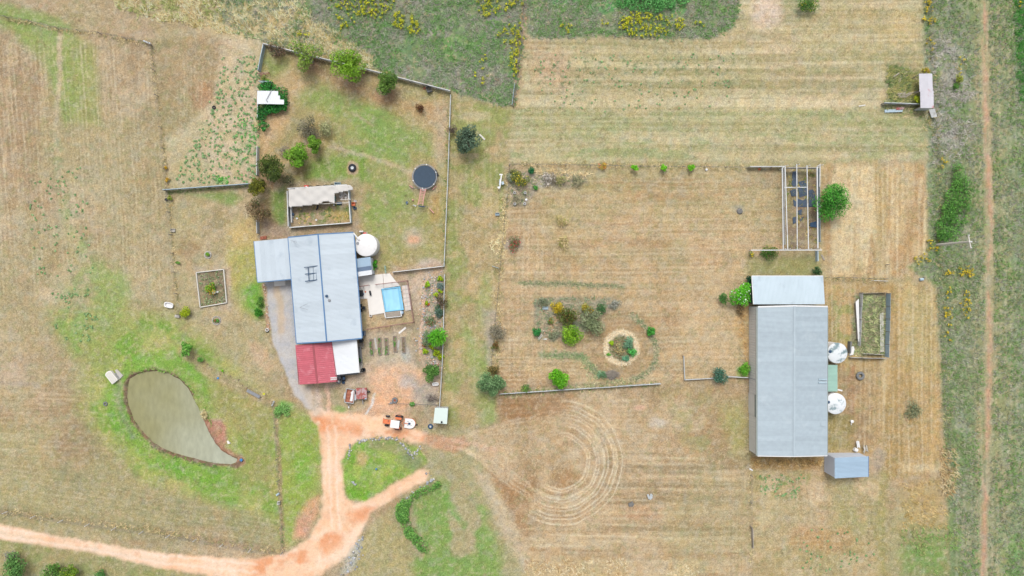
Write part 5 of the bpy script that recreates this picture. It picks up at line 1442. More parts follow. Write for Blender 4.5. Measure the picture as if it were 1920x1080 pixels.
shrub('pale green weed patch beside the drive fence', 530, 770, 17, 0.6, [(130, 182, 96), (146, 190, 110), (112, 164, 80)], 460, 0.18, k=10, rxy=(1.1, 0.7), trunk=False, name='weed_mound', cat='weed')
shrub('bright green plant strip beside the blue roofed lean-to', 702, 498, 7, 0.9, [(84, 170, 26), (60, 140, 30), (50, 110, 50)], 300, 0.16, rxy=(0.6, 2.2))
shrub('green weed tuft on the work yard rail', 773, 759, 6, 0.5, [(110, 176, 76), (96, 158, 66)], 120, 0.16, trunk=False, name='weed_mound', cat='weed', k=4)
shrub('dead grey brushwood on the work yard fence', 812, 748, 12, 0.9, [(140, 128, 118), (112, 102, 96)], 240, 0.12, bark='grey_twig', limbs=9, shell=0.2)
shrub('dark green bushy shrub on the top edge near the bare patch', 1513, 5, 22, 1.8, [(84, 130, 50), (70, 112, 46), (110, 150, 50)], 620, 0.16, flowers=((214, 196, 30), 50, 0.14))
shrub('lime yellow bush beside the corner pen roof', 1722, 187, 8, 1.2, [(186, 200, 44), (166, 184, 44)], 260, 0.15)
shrub('yellow bush above the corner pen roof', 1736, 133, 7, 1.0, [(196, 190, 40), (150, 150, 50), (190, 120, 70)], 200, 0.14, rxy=(1.5, 0.7))
shrub('first green bush in the grey weeds beside the track', 1799, 148, 8, 1.2, [(160, 166, 60), (140, 154, 60)], 220, 0.15, rxy=(0.8, 1.5))
shrub('lower green bush in the grey weeds beside the track', 1792, 161, 6, 0.9, [(104, 156, 64), (90, 140, 56)], 160, 0.14)
shrub('small lime plant inside the round garden', 1147, 642, 6, 0.7, [(172, 206, 30), (150, 190, 30)], 160, 0.15, name='garden_plant', cat='plant', k=4)
shrub('agave ring of green blades inside the round garden', 1178, 645, 12, 0.8, [(120, 164, 128), (136, 176, 138), (100, 146, 112)], 300, 0.34, aspect=0.18, droop=3, name='garden_plant', cat='plant', rxy=(0.7, 1.2), trunk=False)
shrub('bright green clump at the lower edge of the round garden', 1184, 662, 9, 0.8, [(78, 176, 80), (96, 190, 90)], 240, 0.26, aspect=0.2, droop=2, name='garden_plant', cat='plant', trunk=False)
shrub('teal green clump at the foot of the round garden', 1172, 673, 7, 0.7, [(90, 160, 120), (120, 180, 140)], 180, 0.26, aspect=0.2, droop=2, name='garden_plant', cat='plant', trunk=False)
shrub('orange brown plants in the middle of the round garden', 1161, 654, 11, 0.4, [(196, 176, 120), (160, 160, 110), (150, 150, 116), (206, 180, 130)], 260, 0.16, name='garden_plant', cat='plant', trunk=False)
shrub('white dotted agave beside the brush heap', 1127, 704, 9, 0.8, [(120, 164, 116), (150, 184, 146), (96, 140, 96)], 240, 0.30, aspect=0.16, droop=3, name='garden_plant', cat='plant', trunk=False)
shrub('small green plant on the straw ring of the round garden', 1141, 665, 4, 0.5, [(110, 176, 70)], 90, 0.13, name='garden_plant', cat='plant', k=3)
shrub('yellow green shrub in the middle of the framed bed', 396, 540, 11, 1.2, [(96, 164, 20), (150, 150, 50), (120, 170, 40), (190, 160, 60)], 520, 0.14)
shrub('small green plant inside the lower stone ring', 406, 601, 5, 0.5, [(90, 150, 60), (170, 90, 70), (110, 160, 70)], 160, 0.13, name='garden_plant', cat='plant', k=4)
shrub('small green plant inside the upper stone ring', 389, 478, 4, 0.5, [(120, 170, 50), (100, 150, 44)], 120, 0.13, name='garden_plant', cat='plant', k=4)
shrub('small yellow green plant at the fence bend', 317, 372, 5, 0.7, [(150, 160, 60), (130, 150, 54)], 140, 0.13, name='garden_plant', cat='plant', k=4)
shrub('small green plant halfway down the paddock fence', 334, 493, 4, 0.6, [(110, 156, 64)], 110, 0.13, name='garden_plant', cat='plant', k=4)
shrub('upper orange flowered weed on the paddock fence', 311, 315, 4, 0.6, [(214, 170, 40), (160, 140, 80)], 100, 0.12, name='garden_plant', cat='plant', k=4)
shrub('lower orange flowered weed on the paddock fence', 313, 337, 5, 0.6, [(226, 176, 40), (160, 140, 80)], 110, 0.12, name='garden_plant', cat='plant', k=4)
shrub('green bush on the orchard bed edge by the pots', 1005, 351, 5, 0.6, [(84, 160, 60), (70, 140, 54)], 140, 0.13, name='garden_plant', cat='plant', k=4)
shrub('tawny grass clump at the bank of the pond', 383, 776, 8, 0.7, [(230, 214, 166), (206, 186, 132)], 220, 0.34, aspect=0.1, droop=2.5, name='grass_clump', cat='grass clump', trunk=False, rxy=(0.6, 1.4))

shrub('grey green spiky shrub in the orchard corner bed nearest the pipe stand', 957, 333, 10, 1.0, [(150, 160, 130), (126, 144, 108), (170, 176, 150)], 300, 0.22, aspect=0.2, droop=2.0)
shrub('olive low shrub under the north fence in the orchard corner bed', 967, 323, 11, 0.9, [(140, 142, 84), (120, 128, 76), (160, 156, 100)], 300, 0.14, rxy=(1.3, 0.7))
shrub('tangled tan and green shrub between succulent and grass tail', 1052, 339, 12, 0.9, [(176, 170, 112), (140, 148, 90), (206, 190, 140)], 320, 0.2, aspect=0.25, droop=1.5, rxy=(1.4, 0.7))
shrub('pale tufted shrub at the far end of the orchard corner bed', 1083, 339, 13, 0.8, [(196, 186, 150), (160, 158, 120), (130, 136, 104)], 320, 0.24, aspect=0.2, droop=2, rxy=(1.3, 0.8))
shrub('dry pale clump among the ring pots of the orchard corner bed', 973, 374, 11, 0.6, [(206, 194, 160), (170, 164, 130), (140, 140, 110)], 240, 0.22, aspect=0.2, droop=2)
shrub('grey green mound at the upper edge of the orchard garden bed', 1015, 566, 12, 0.8, [(136, 148, 116), (150, 158, 130), (120, 134, 100)], 320, 0.14, rxy=(1.3, 0.8))
shrub('silver grey mound at the outer end of the orchard garden bed', 1152, 571, 11, 0.7, [(160, 162, 148), (144, 150, 134), (176, 176, 164)], 300, 0.13, rxy=(1.4, 0.8), bark='grey_twig')
shrub('dusty green mound between emerald shrub and lime shrub', 1040, 628, 12, 0.7, [(140, 150, 116), (124, 140, 100), (156, 158, 130)], 300, 0.14)
shrub('loose green shrub in the yard corner by the creeper gates', 497, 150, 8, 1.0, [(116, 150, 60), (90, 132, 54), (150, 150, 70)], 240, 0.15, rxy=(1.2, 0.8))

# hedge of creeper round the white shelter, thicket by the track, hedge on the loop bank: each one clipped mass
def mass(name, label, cat, pts, h, cols, n, leaf, base, k=40, inset=5):
    bx, by = base
    b0 = W(bx, by)
    t = thing(name, label, cat, b0)
    bl = []
    xs = [p[0] for p in pts]; ys = [p[1] for p in pts]
    tries = 0
    while len(bl) < k and tries < 6000:
        tries += 1
        a, b = random.uniform(min(xs), max(xs)), random.uniform(min(ys), max(ys))
        d = float(sdist(pts, np.array([[a]]), np.array([[b]]))[0, 0])
        if d > -inset: continue
        r = max(min(-d, 11), 4.5) / PPM * random.uniform(0.9, 1.25)
        hz = h * random.uniform(0.55, 1.0)
        p = W(a, b, hz * 0.6) - b0
        bl.append((p.x, p.y, hz * 0.6, r, r, hz * 0.42))
    v, f, c = leaf_cloud(n, bl, leaf, cols, 0.7, 0.6)
    link_mesh('foliage', np_mesh('foliage', v, f, c), M['leaf'], t)
    mb = MB()
    for b in bl[::3]:
        mb.path([(b[0], b[1], -0.08), (b[0] + .1, b[1], b[2] * 0.6), (b[0], b[1] + .1, b[2])], [0.04, 0.03, 0.012], 5)
    link_mesh('stems', mb.mesh('stems'), M['bark'], t)['kind'] = 'stuff'
    return t
mass('creeper_hedge', 'dark green creeper hedge wrapped around the small white shelter', 'hedge',
     [(486, 152), (505, 150), (515, 162), (537, 164), (541, 185), (538, 203), (515, 211), (500, 213), (496, 228), (505, 236), (508, 244), (496, 247), (480, 244), (481, 212), (486, 196), (488, 170)], 1.7,
     [(48, 136, 48), (36, 112, 40), (62, 154, 58), (30, 96, 44)], 6500, 0.24, (500, 205), 110, 1.2)
mass('shrub_thicket', 'long dense green thicket between the grey weeds and the dirt track', 'thicket',
     [(1783, 292), (1800, 305), (1815, 330), (1822, 350), (1818, 400), (1812, 425), (1795, 452), (1762, 455), (1755, 425), (1762, 395), (1772, 365), (1786, 345), (1788, 320)], 1.8,
     [(96, 156, 60), (82, 138, 54), (112, 166, 72), (66, 118, 46)], 6000, 0.22, (1785, 400), 100, 2)
mass('bank_hedge', 'green hedge curving along the bank below the loop road', 'hedge',
     [(738, 952), (760, 932), (790, 915), (818, 902), (828, 908), (815, 918), (790, 928), (768, 945), (764, 975), (780, 1000), (800, 1020), (806, 1040), (792, 1036), (765, 1010), (748, 985)], 1.1,
     [(112, 166, 72), (92, 148, 62), (130, 178, 88), (80, 130, 60)], 5200, 0.22, (770, 940), 110, 1)
mass('green_thicket', 'vivid green thicket at the top edge of the weed field', 'thicket',
     [(1140, -30), (1300, -30), (1292, 6), (1260, 14), (1225, 24), (1190, 22), (1160, 12)], 1.3,
     [(92, 164, 84), (78, 148, 72), (110, 176, 96)], 5000, 0.24, (1220, 0), 90, 2)
# ------------------------------------------------------------------ roofs, walls and fences
def corr_mesh(name, U, V, ribs=4, hgt=0.035, thick=0.012):
    """one roofing sheet: width vector U, length vector V, trapezoid ribs across U"""
    N = U.cross(V).normalized()
    if N.z < 0: N = -N
    prof = []
    for i in range(ribs):
        a = i / ribs
        prof += [(a, 0), (a + 0.30 / ribs, 0), (a + 0.42 / ribs, hgt), (a + 0.72 / ribs, hgt), (a + 0.86 / ribs, 0)]
    prof.append((1.0, 0))
    vs, fs = [], []
    for v in (0, 1):
        for (u, h) in prof:
            vs.append(U * u + V * v + N * h)
    m = len(prof)
    for v in (0, 1):
        for (u, h) in prof:
            vs.append(U * u + V * v + N * (h - thick))
    for i in range(m - 1):
        fs.append((i, i + 1, m + i + 1, m + i))
        fs.append((2 * m + i + 1, 2 * m + i, 3 * m + i, 3 * m + i + 1))
        fs.append((i, 2 * m + i, 2 * m + i + 1, i + 1))
        fs.append((m + i + 1, 3 * m + i + 1, 3 * m + i, m + i))
    me = bpy.data.meshes.new(name)
    me.from_pydata(vs, [], fs)
    return me

def sheet_roof(parent, A, B, V, matl, cover=0.76, ribs=4, name='roof_sheet'):
    """sheets laid from A to B (along the eave or ridge), each running V down the slope"""
    A, B, V = Vector(A), Vector(B), Vector(V)
    n = max(1, round((B - A).length / cover))
    U = (B - A) / n
    me = corr_mesh(name, U * 0.998, V, ribs)
    me.materials.append(matl)
    for i in range(n):
        o = bpy.data.objects.new(name, me)
        COL.objects.link(o)
        o.parent = parent
        o.location = A + U * i - ORIG[parent] + Vector((0, 0, 0.003 * (i % 2)))
        ORIG[o] = A + U * i
    return n

def wall_sheets(parent, A, B, h, matl, cover=0.8, name='wall_sheet', hB=None, ribs=3):
    """upright sheets from A to B; the top follows a straight line from h to hB"""
    A, B = Vector(A), Vector(B)
    n = max(1, round((B - A).length / cover))
    U = (B - A) / n
    flat = hB is None or abs(hB - h) < 1e-3
    me = None
    for i in range(n):
        if flat:
            if me is None:
                me = upright(U * 0.998, h, h, ribs, name); me.materials.append(matl)
            m = me
        else:
            h0, h1 = h + (hB - h) * i / n, h + (hB - h) * (i + 1) / n
            m = upright(U * 0.998, h0, h1, ribs, name); m.materials.append(matl)
        o = bpy.data.objects.new(name, m)
        COL.objects.link(o)
        o.parent = parent
        o.location = A + U * i - ORIG[parent]
        ORIG[o] = A + U * i

def upright(U, h0, h1, ribs, name):
    N = Vector((U.y, -U.x, 0)).normalized()
    prof = []
    for i in range(ribs):
        a = i / ribs
        prof += [(a, 0), (a + 0.4 / ribs, 0), (a + 0.5 / ribs, 0.025), (a + 0.9 / ribs, 0.025)]
    prof.append((1, 0))
    vs, fs = [], []
    m = len(prof)
    for off in (0, -0.02):
        for (u, q) in prof: vs.append(U * u + N * (q + off))
        for (u, q) in prof: vs.append(U * u + N * (q + off) + Vector((0, 0, h0 + (h1 - h0) * u)))
    for i in range(m - 1):
        fs += [(i, i + 1, m + i + 1, m + i), (2 * m + i + 1, 2 * m + i, 3 * m + i, 3 * m + i + 1), (m + i, m + i + 1, 3 * m + i + 1, 3 * m + i)]
    fs += [(0, m, 3 * m, 2 * m), (m - 1, 3 * m - 1, 4 * m - 1, 2 * m - 1)]
    me = bpy.data.meshes.new(name)
    me.from_pydata(vs, [], fs)
    return me

def part(name, parent, matl, fn, smooth=False):
    mb = MB(); fn(mb)
    return mb.build(name, matl, parent, smooth=smooth)

def tin_fence(label, pts, h=1.1, panel=2.2, matl='tin_white', post='post_grey', gaps=(), name='tin_fence', jitter=0.03, rail=True, base=0.04, wpx=False):
    """upright sheets between posts; pts are photo pixels on the ground"""
    P0 = W(*pts[0])
    t = thing(name, label, 'fence', P0)
    k = 0
    pm = MB().box((0, 0, (h + .06) / 2 - .04), (0.09, 0.09, h + 0.14)).mesh('post')
    pm.materials.append(M[post])
    def put_post(p):
        o = link_mesh('post', pm, None, t, Vector((p.x, p.y, 0)) - P0)
        o.rotation_euler = (random.uniform(-.02, .02), random.uniform(-.02, .02), random.uniform(0, 1))
    for a, b in zip(pts[:-1], pts[1:]):
        A, B = W(*a), W(*b)
        n = max(1, round((B - A).length / panel))
        d = (B - A).normalized(); nrm = Vector((-d.y, d.x, 0))
        for i in range(n):
            p, q = A.lerp(B, i / n), A.lerp(B, (i + 1) / n)
            put_post(p)
            if k not in gaps:
                jt = nrm * random.uniform(-jitter, jitter)
                tilt = nrm * random.uniform(-jitter, jitter) * 1.2
                me = upright((q - p) * 0.985 + tilt, h * random.uniform(0.95, 1.0), h * random.uniform(0.95, 1.0), 9, 'panel')
                link_mesh('panel', me, M[matl], t, p + nrm * 0.06 + jt + Vector((0, 0, base)) - P0)
            if rail and k not in gaps:
                part('rail', t, M[matl], lambda mb: mb.beam(p + nrm * .05 + Vector((0, 0, h + 0.06)), q + nrm * .05 + Vector((0, 0, h + 0.06)), 0.09, 0.03))
            k += 1
    put_post(B)
    return t

def wire_fence(label, pts, h=1.15, gap=4.0, post='post_grey', wires=3, name='wire_fence', pr=0.05, white=()):
    P0 = W(*pts[0])
    t = thing(name, label, 'fence', P0)
    pm = MB().tube((0, 0, -0.15), (0, 0, h), pr * 1.1, pr, 7).mesh('post'); pm.materials.append(M[post])
    pw = MB().tube((0, 0, -0.15), (0, 0, h), pr * 1.2, pr * 1.1, 7).mesh('post'); pw.materials.append(M['white'])
    allp = []
    k = 0
    for a, b in zip(pts[:-1], pts[1:]):
        A, B = W(*a), W(*b)
        n = max(1, round((B - A).length / gap))
        for i in range(n + (1 if b == pts[-1] else 0)):
            p = A.lerp(B, i / n)
            o = link_mesh('post', pw if k in white else pm, None, t, Vector((p.x, p.y, 0)) - P0)
            o.rotation_euler = (random.uniform(-.04, .04), random.uniform(-.04, .04), 0)
            allp.append(p); k += 1
    for wz in range(wires):
        z = h * (0.95 - 0.30 * wz)
        part('wire', t, M['wire'], lambda mb: mb.path([p + Vector((pr, 0, z)) for p in allp], 0.012, 4))
    return t

# ------------------------------------------------------------------ the house
def Wz(p, z): return W(p[0], p[1], z)

EAVE, RIDGE = 2.75, 4.0
hTL, hTR, hBR, hBL = Wz((540, 445.5), EAVE), Wz((662, 434), EAVE), Wz((679, 636), EAVE), Wz((557, 643.5), EAVE)
rT, rB = Wz((596.5, 440), RIDGE), Wz((612.5, 640), RIDGE)
hc = (hTL + hTR + hBR + hBL) / 4
house = thing('house', 'long pale blue white roofed house with blue gutters and red carport', 'house', (hc.x, hc.y, 0))
vW = ((hTL - rT) + (hBL - rB)) / 2
vE = ((hTR - rT) + (hBR - rB)) / 2
sheet_roof(house, rB, rT, vW, M['roof_pale'])
sheet_roof(house, rT, rB, vE, M['roof_pale'])
part('ridge_cap', house, M['gutter_blue'], lambda mb: mb.beam(rT + Vector((0, 0, 0.045)), rB + Vector((0, 0, 0.045)), 0.20, 0.05))
for a, b, nm in ((rT + vW, rB + vW, 'gutter'), (rT + vE, rB + vE, 'gutter')):
    dn = Vector((0, 0, -0.07))
    o = ((a + b) / 2 - (rT + rB) / 2); o.z = 0; o.normalize()
    part(nm, house, M['gutter_blue'], lambda mb: mb.beam(a + dn + o * 0.07, b + dn + o * 0.07, 0.13, 0.11))
for a, b in ((rT, rT + vW), (rT, rT + vE), (rB, rB + vW), (rB, rB + vE)):
    d = (rT - rB); d.z = 0; d.normalize()
    s = 1 if (a - rT).length < 0.1 else -1
    part('barge_board', house, M['gutter_blue'], lambda mb: mb.beam(a + d * 0.06 * s + Vector((0, 0, -0.03)), b + d * 0.06 * s + Vector((0, 0, -0.03)), 0.16, 0.16))
# walls stand in from the eaves; gable ends reach the ridge
def inset(p, c, k):
    q = Vector((p.x, p.y, 0)); d = Vector((c.x, c.y, 0)) - q
    return q + d.normalized() * k
cor = [inset(p, hc, 0.85) for p in (hTL, hTR, hBR, hBL)]
for i in range(4):
    a, b = cor[i], cor[(i + 1) % 4]
    if i % 2 == 0:
        m = (a + b) / 2
        part('wall', house, M['wall_cream'], lambda mb: mb.add([a, b, b + Vector((0, 0, 2.68)), m + Vector((0, 0, 3.6)), a + Vector((0, 0, 2.68))], [(0, 1, 2, 3, 4)]).add([a + (hc - a) * .012, b + (hc - b) * .012, Vector((b.x, b.y, 2.6)) + (hc - b) * .012], [(2, 1, 0)]))
    else:
        part('wall', house, M['wall_cream'], lambda mb: mb.beam(a + Vector((0, 0, 1.32)), b + Vector((0, 0, 1.32)), 0.14, 2.64))
        d = (b - a).normalized(); out = Vector((d.y, -d.x, 0))
        if (a + out - hc).length < (a - hc).length: out = -out
        L = (b - a).length
        for f, wd in ((0.15, 1.6), (0.36, 1.2), (0.62, 1.8), (0.85, 1.2)):
            p = a + d * L * f + out * 0.085
            wdw = part('window', house, M['glass'], lambda mb: mb.beam(p - d * wd / 2 + Vector((0, 0, 1.5)), p + d * wd / 2 + Vector((0, 0, 1.5)), 0.02, 1.0))
            part('frame', wdw, M['white'], lambda mb: mb.beam(p - d * (wd / 2 + .05) + Vector((0, 0, 2.04)), p + d * (wd / 2 + .05) + Vector((0, 0, 2.04)), 0.06, 0.07))
            part('sill', wdw, M['white'], lambda mb: mb.beam(p - d * (wd / 2 + .05) + Vector((0, 0, 0.96)), p + d * (wd / 2 + .05) + Vector((0, 0, 0.96)), 0.10, 0.07))
        p = a + d * L * 0.48 + out * 0.09
        dr = part('door', house, M['timber_brown'], lambda mb: mb.beam(p - d * 0.42 + Vector((0, 0, 1.02)), p + d * 0.42 + Vector((0, 0, 1.02)), 0.04, 2.0))
        part('handle', dr, M['steel_grey'], lambda mb: mb.tube(p + d * 0.33 + out * 0.02 + Vector((0, 0, 1.0)), p + d * 0.33 + out * 0.08 + Vector((0, 0, 1.0)), 0.025))
# west room with its own flat roof
aTL, aTR, aBR, aBL = (Wz(p, 2.6) for p in ((476.5, 452.5), (540.5, 446.5), (545.5, 523), (482.5, 528.5)))
sheet_roof(house, aTL, aTR, (aBL - aTL + aBR - aTR) / 2 + Vector((0, 0, -0.15)), M['roof_pale'])
part('gutter', house, M['gutter_blue'], lambda mb: mb.beam(aBL + Vector((-.02, -.07, -.22)), aBR + Vector((-.02, -.07, -.22)), 0.13, 0.12))
part('gutter', house, M['gutter_blue'], lambda mb: mb.beam(aTL + Vector((-.06, 0.02, -.06)), aBL + Vector((-.06, 0, -.20)), 0.09, 0.12))
part('gutter', house, M['steel_dark'], lambda mb: mb.beam(aTR + Vector((.10, 0.0, -.06)), aBR + Vector((.10, -.1, -.16)), 0.16, 0.12))  # dark strip stands in for the shadow between the two roofs
wc = (aTL + aBR) / 2
wcor = [inset(p, wc, 0.5) for p in (aTL, aTR, aBR, aBL)]
for i in (0, 2, 3):
    a, b = wcor[i], wcor[(i + 1) % 4]
    part('wall', house, M['wall_cream'], lambda mb: mb.beam(a + Vector((0, 0, 1.18)), b + Vector((0, 0, 1.18)), 0.12, 2.36))
part('garage_door', house, M['white'], lambda mb: mb.beam(wcor[3].lerp(wcor[2], .15) + Vector((0, -.09, 1.05)), wcor[3].lerp(wcor[2], .85) + Vector((0, -.09, 1.05)), 0.05, 2.1))
# things fixed on the roof
def on_west(px, py): 
    """height of the west slope under a pixel"""
    z = 3.4
    for _ in range(3):
        p = W(px, py, z)
        u = (rB - rT).normalized()
        q = p - rT; q.z = 0
        uu = Vector((u.x, u.y, 0)).normalized()
        dist = (q - uu * q.dot(uu)).length
        z = RIDGE - dist * (RIDGE - EAVE) / Vector((vW.x, vW.y, 0)).length
    return z
z = on_west(585, 512) + 0.16
fr = part('mounting_frame', house, M['steel_dark'], lambda mb: mb.beam(W(570, 501.5, z), W(596, 498.5, z + .1), 0.12, 0.05))
for a, b, w_ in (((571.5, 514), (597, 511.5), 0.12), ((572, 527.5), (598, 524.5), 0.14), ((577.5, 500), (579.5, 526), 0.12), ((592, 499), (594, 525), 0.09), ((587, 499), (588, 525), 0.04)):
    part('bar', fr, M['steel_dark'], lambda mb: mb.beam(W(*a, z - .03), W(*b, z + .03), w_, 0.05))
for p in ((573, 501), (574, 527), (596, 500), (597, 525)):
    part('foot', fr, M['steel_dark'], lambda mb: mb.tube(W(*p, z - .25), W(*p, z), 0.025))
za = on_west(562, 576)
an = part('antenna', house, M['steel_grey'], lambda mb: mb.tube(W(562, 576, za - .1), W(562, 576, za + 1.2), 0.025))
for q in ((576.5, 569.5), (577.5, 581)):
    part('arm', an, M['steel_grey'], lambda mb: mb.tube(W(562, 576, za + 1.15), W(*q, za + 1.0), 0.022))
za = on_west(551, 453) 
an = part('antenna', house, M['steel_grey'], lambda mb: mb.tube(W(551, 453, za - .1), W(551, 453, za + 1.4), 0.025))
part('boom', an, M['steel_grey'], lambda mb: mb.tube(W(545, 451, za + 1.4), W(556, 454, za + 1.4), 0.02))
for q in (546, 549, 552, 555):
    part('element', an, M['steel_grey'], lambda mb: mb.tube(W(q - .6, 449.5, za + 1.41), W(q + .8, 455.5, za + 1.41), 0.012))
part('vent_pipe', house, M['steel_dark'], lambda mb: mb.lathe(W(613.5, 555, 3.8) + Vector((0, 0, -.1)), [(0.16, 0), (0.16, 0.35), (0.22, 0.38), (0.22, 0.45), (0.05, 0.5)], 14))
part('skylight', house, M['steel_grey'], lambda mb: mb.lathe(W(617.5, 563.5, 3.78) + Vector((0, 0, -.06)), [(0.24, 0), (0.24, 0.12), (0.15, 0.2), (0.02, 0.23)], 16))
# red carport at the south end
CP = 2.45
c1, c2, c3, c4 = (Wz(p, CP) for p in ((555, 647.5), (621, 641.5), (631.5, 716), (561, 721)))
carport = thing('carport', 'faded red ribbed carport roof joined to the house end', 'carport', ((c1 + c3) / 2).xy.to_3d())
top = c1.lerp(c2, .5); bot = c4.lerp(c3, .5)
rise = Vector((0, 0, 0.32))
sheet_roof(carport, top + rise, bot + rise, (c1 - top + c4 - bot) / 2 - rise, M['roof_red'], cover=0.6, ribs=2)
sheet_roof(carport, bot + rise, top + rise, (c2 - top + c3 - bot) / 2 - rise, M['roof_red'], cover=0.6, ribs=2)
part('ridge_cap', carport, M['gutter_red'], lambda mb: mb.beam(top + rise + Vector((0, 0, .045)), bot + rise + Vector((0, 0, .045)), 0.30, 0.03))
part('gutter', carport, M['gutter_red'], lambda mb: mb.beam(c1 + Vector((-.06, 0, -.07)), c4 + Vector((-.06, 0, -.07)), 0.10, 0.10))
part('gutter', carport, M['gutter_red'], lambda mb: mb.beam(c2 + Vector((.05, 0, -.07)), c3 + Vector((.05, 0, -.07)), 0.10, 0.10))
for p in (c1, c2, c3, c4, c1.lerp(c4, .5), c2.lerp(c3, .5)):
    q = inset(p, (c1 + c3) / 2, 0.35)
    part('post', carport, M['steel_grey'], lambda mb: mb.box((q.x, q.y, CP / 2 - .1), (0.1, 0.1, CP)))
# white patio roof beside it
p1, p2, p3, p4 = (Wz(p, 2.35) for p in ((622.5, 641), (667.5, 635.5), (673, 699), (627.5, 703.5)))
pat = thing('patio_roof', 'white sheet patio roof between red carport and work yard', 'patio roof', ((p1 + p3) / 2).xy.to_3d())
sheet_roof(pat, p1, p4, (p2 - p1 + p3 - p4) / 2 + Vector((0, 0, -.08)), M['roof_white'])
part('gutter', pat, M['white'], lambda mb: mb.beam(p2 + Vector((.04, 0, -.15)), p3 + Vector((.04, 0, -.15)), 0.10, 0.10))
part('beam', pat, M['steel_grey'], lambda mb: mb.beam(p4 + Vector((0, .08, -.12)), p3 + Vector((0, .08, -.18)), 0.10, 0.14))
for p in (p1, p2, p3, p4, p4.lerp(p3, .5)):
    q = inset(p, (p1 + p3) / 2, 0.2)
    part('post', pat, M['white'], lambda mb: mb.box((q.x, q.y, 1.08), (0.09, 0.09, 2.26)))
# blue lean-to shed between tank and patio
l1, l2, l3, l4 = (Wz(p, 2.3) for p in ((667, 485.5), (694.5, 481.5), (698, 515), (669.5, 518.5)))
lt = thing('lean_to', 'small blue roofed lean-to with white front strip by the water tank', 'lean-to', ((l1 + l3) / 2).xy.to_3d())
dv = (l4 - l1 + l3 - l2) / 2
for f0, f1, m_, dz in ((0, .50, M['roof_blue'], 0.0), (.50, .74, mat('slate_blue_sheet', C(112, 132, 158), 0.5, 0.05, 2), -.02), (.74, 1.0, M['roof_white'], -.04)):
    sheet_roof(lt, l1 + dv * f0 + Vector((0, 0, dz)), l2 + dv * f0 + Vector((0, 0, dz)), dv * (f1 - f0) + Vector((0, 0, -.05)), m_, cover=0.8)
for p in (l1, l2, l3, l4):
    q = inset(p, (l1 + l3) / 2, 0.15)
    part('post', lt, M['steel_grey'], lambda mb: mb.box((q.x, q.y, 1.08), (0.08, 0.08, 2.2)))
a, b = inset(l2, (l1 + l3) / 2, .12), inset(l3, (l1 + l3) / 2, .12)
wall_sheets(lt, a, b, 2.15, M['wall_blue'])

# ------------------------------------------------------------------ water tanks
def tank(label, px, py, rpx, h, matl, dirty=False, pipe=None):
    z = h
    c = W(px, py, z); r = rpx / PPM * (CAM_H - z) / CAM_H
    t = thing('water_tank', label, 'water tank', (c.x, c.y, 0), 'round rainwater tanks')
    prof = [(r, -0.05)]
    for i in range(6):
        zz = h * (i + .3) / 6.2
        prof += [(r, zz), (r - 0.03, zz + 0.05), (r - 0.03, zz + 0.10), (r, zz + .15)]
    prof += [(r, h - .12)]
    part('body', t, M['wall_shed'], lambda mb: mb.lathe((c.x, c.y, 0), prof, 40), smooth=False)
    part('lid', t, M[matl], lambda mb: mb.lathe((c.x, c.y, h - .115), [(r + .03, 0), (r + .03, .06), (r * .96, .1), (r * .5, .22), (0.05, .3)], 40), smooth=True)
    for k in range(8):
        a = k * math.pi / 4
        part('rib', t, M[matl], lambda mb: mb.beam((c.x + math.cos(a) * .3, c.y + math.sin(a) * .3, h + .18), (c.x + math.cos(a) * r * .95, c.y + math.sin(a) * r * .95, h + .005), 0.05, 0.04))
    hx = c + Vector((-r * .72, r * .15, 0))
    part('hatch', t, M['steel_dark'] if dirty else M['steel_grey'], lambda mb: mb.lathe((hx.x, hx.y, h - .02), [(0.24, 0), (0.24, 0.10), (0.20, 0.13), (0.02, 0.14)], 16))
    ox = c + Vector((r * .72, -r * .3, 0))
    part('overflow', t, M['white_plastic'], lambda mb: mb.torus((ox.x, ox.y, h + .05), 0.2, 0.04, 'z', 14, 6))
    return t
tk = tank('cream white round water tank at the house corner', 686, 459.5, 21.0, 2.3, 'tank_white')
part('downpipe', tk, M['white_plastic'], lambda mb: mb.path([W(663, 436.5, 2.8), W(665, 439.5, 2.75), W(673, 449.5, 2.55), W(673.5, 450.5, 2.3)], 0.11, 8))
tank('upper white water tank with lichened lid against the big shed', 1570, 662, 19.0, 2.5, 'tank_dirty', True)
tank('lower white water tank against the big shed', 1567, 757, 19.5, 2.5, 'tank_stained', True)
t = thing('water_pump', 'small red pump with white filter canisters beside the house tank', 'pump', W(684, 437.5))
part('motor', t, M['red'], lambda mb: mb.tube(W(681, 438, .3), W(687, 437.5, .3), 0.16, 0.16, 12))
part('base', t, M['concrete_grey'], lambda mb: mb.box(W(684, 438, .04), (0.8, 0.5, 0.2)))
for px in (677.3, 681):
    part('filter', t, M['white_plastic'], lambda mb: mb.lathe(W(px, 434.8, 0), [(0.15, 0), (0.15, 0.7), (0.10, 0.8), (0.02, 0.82)], 14))

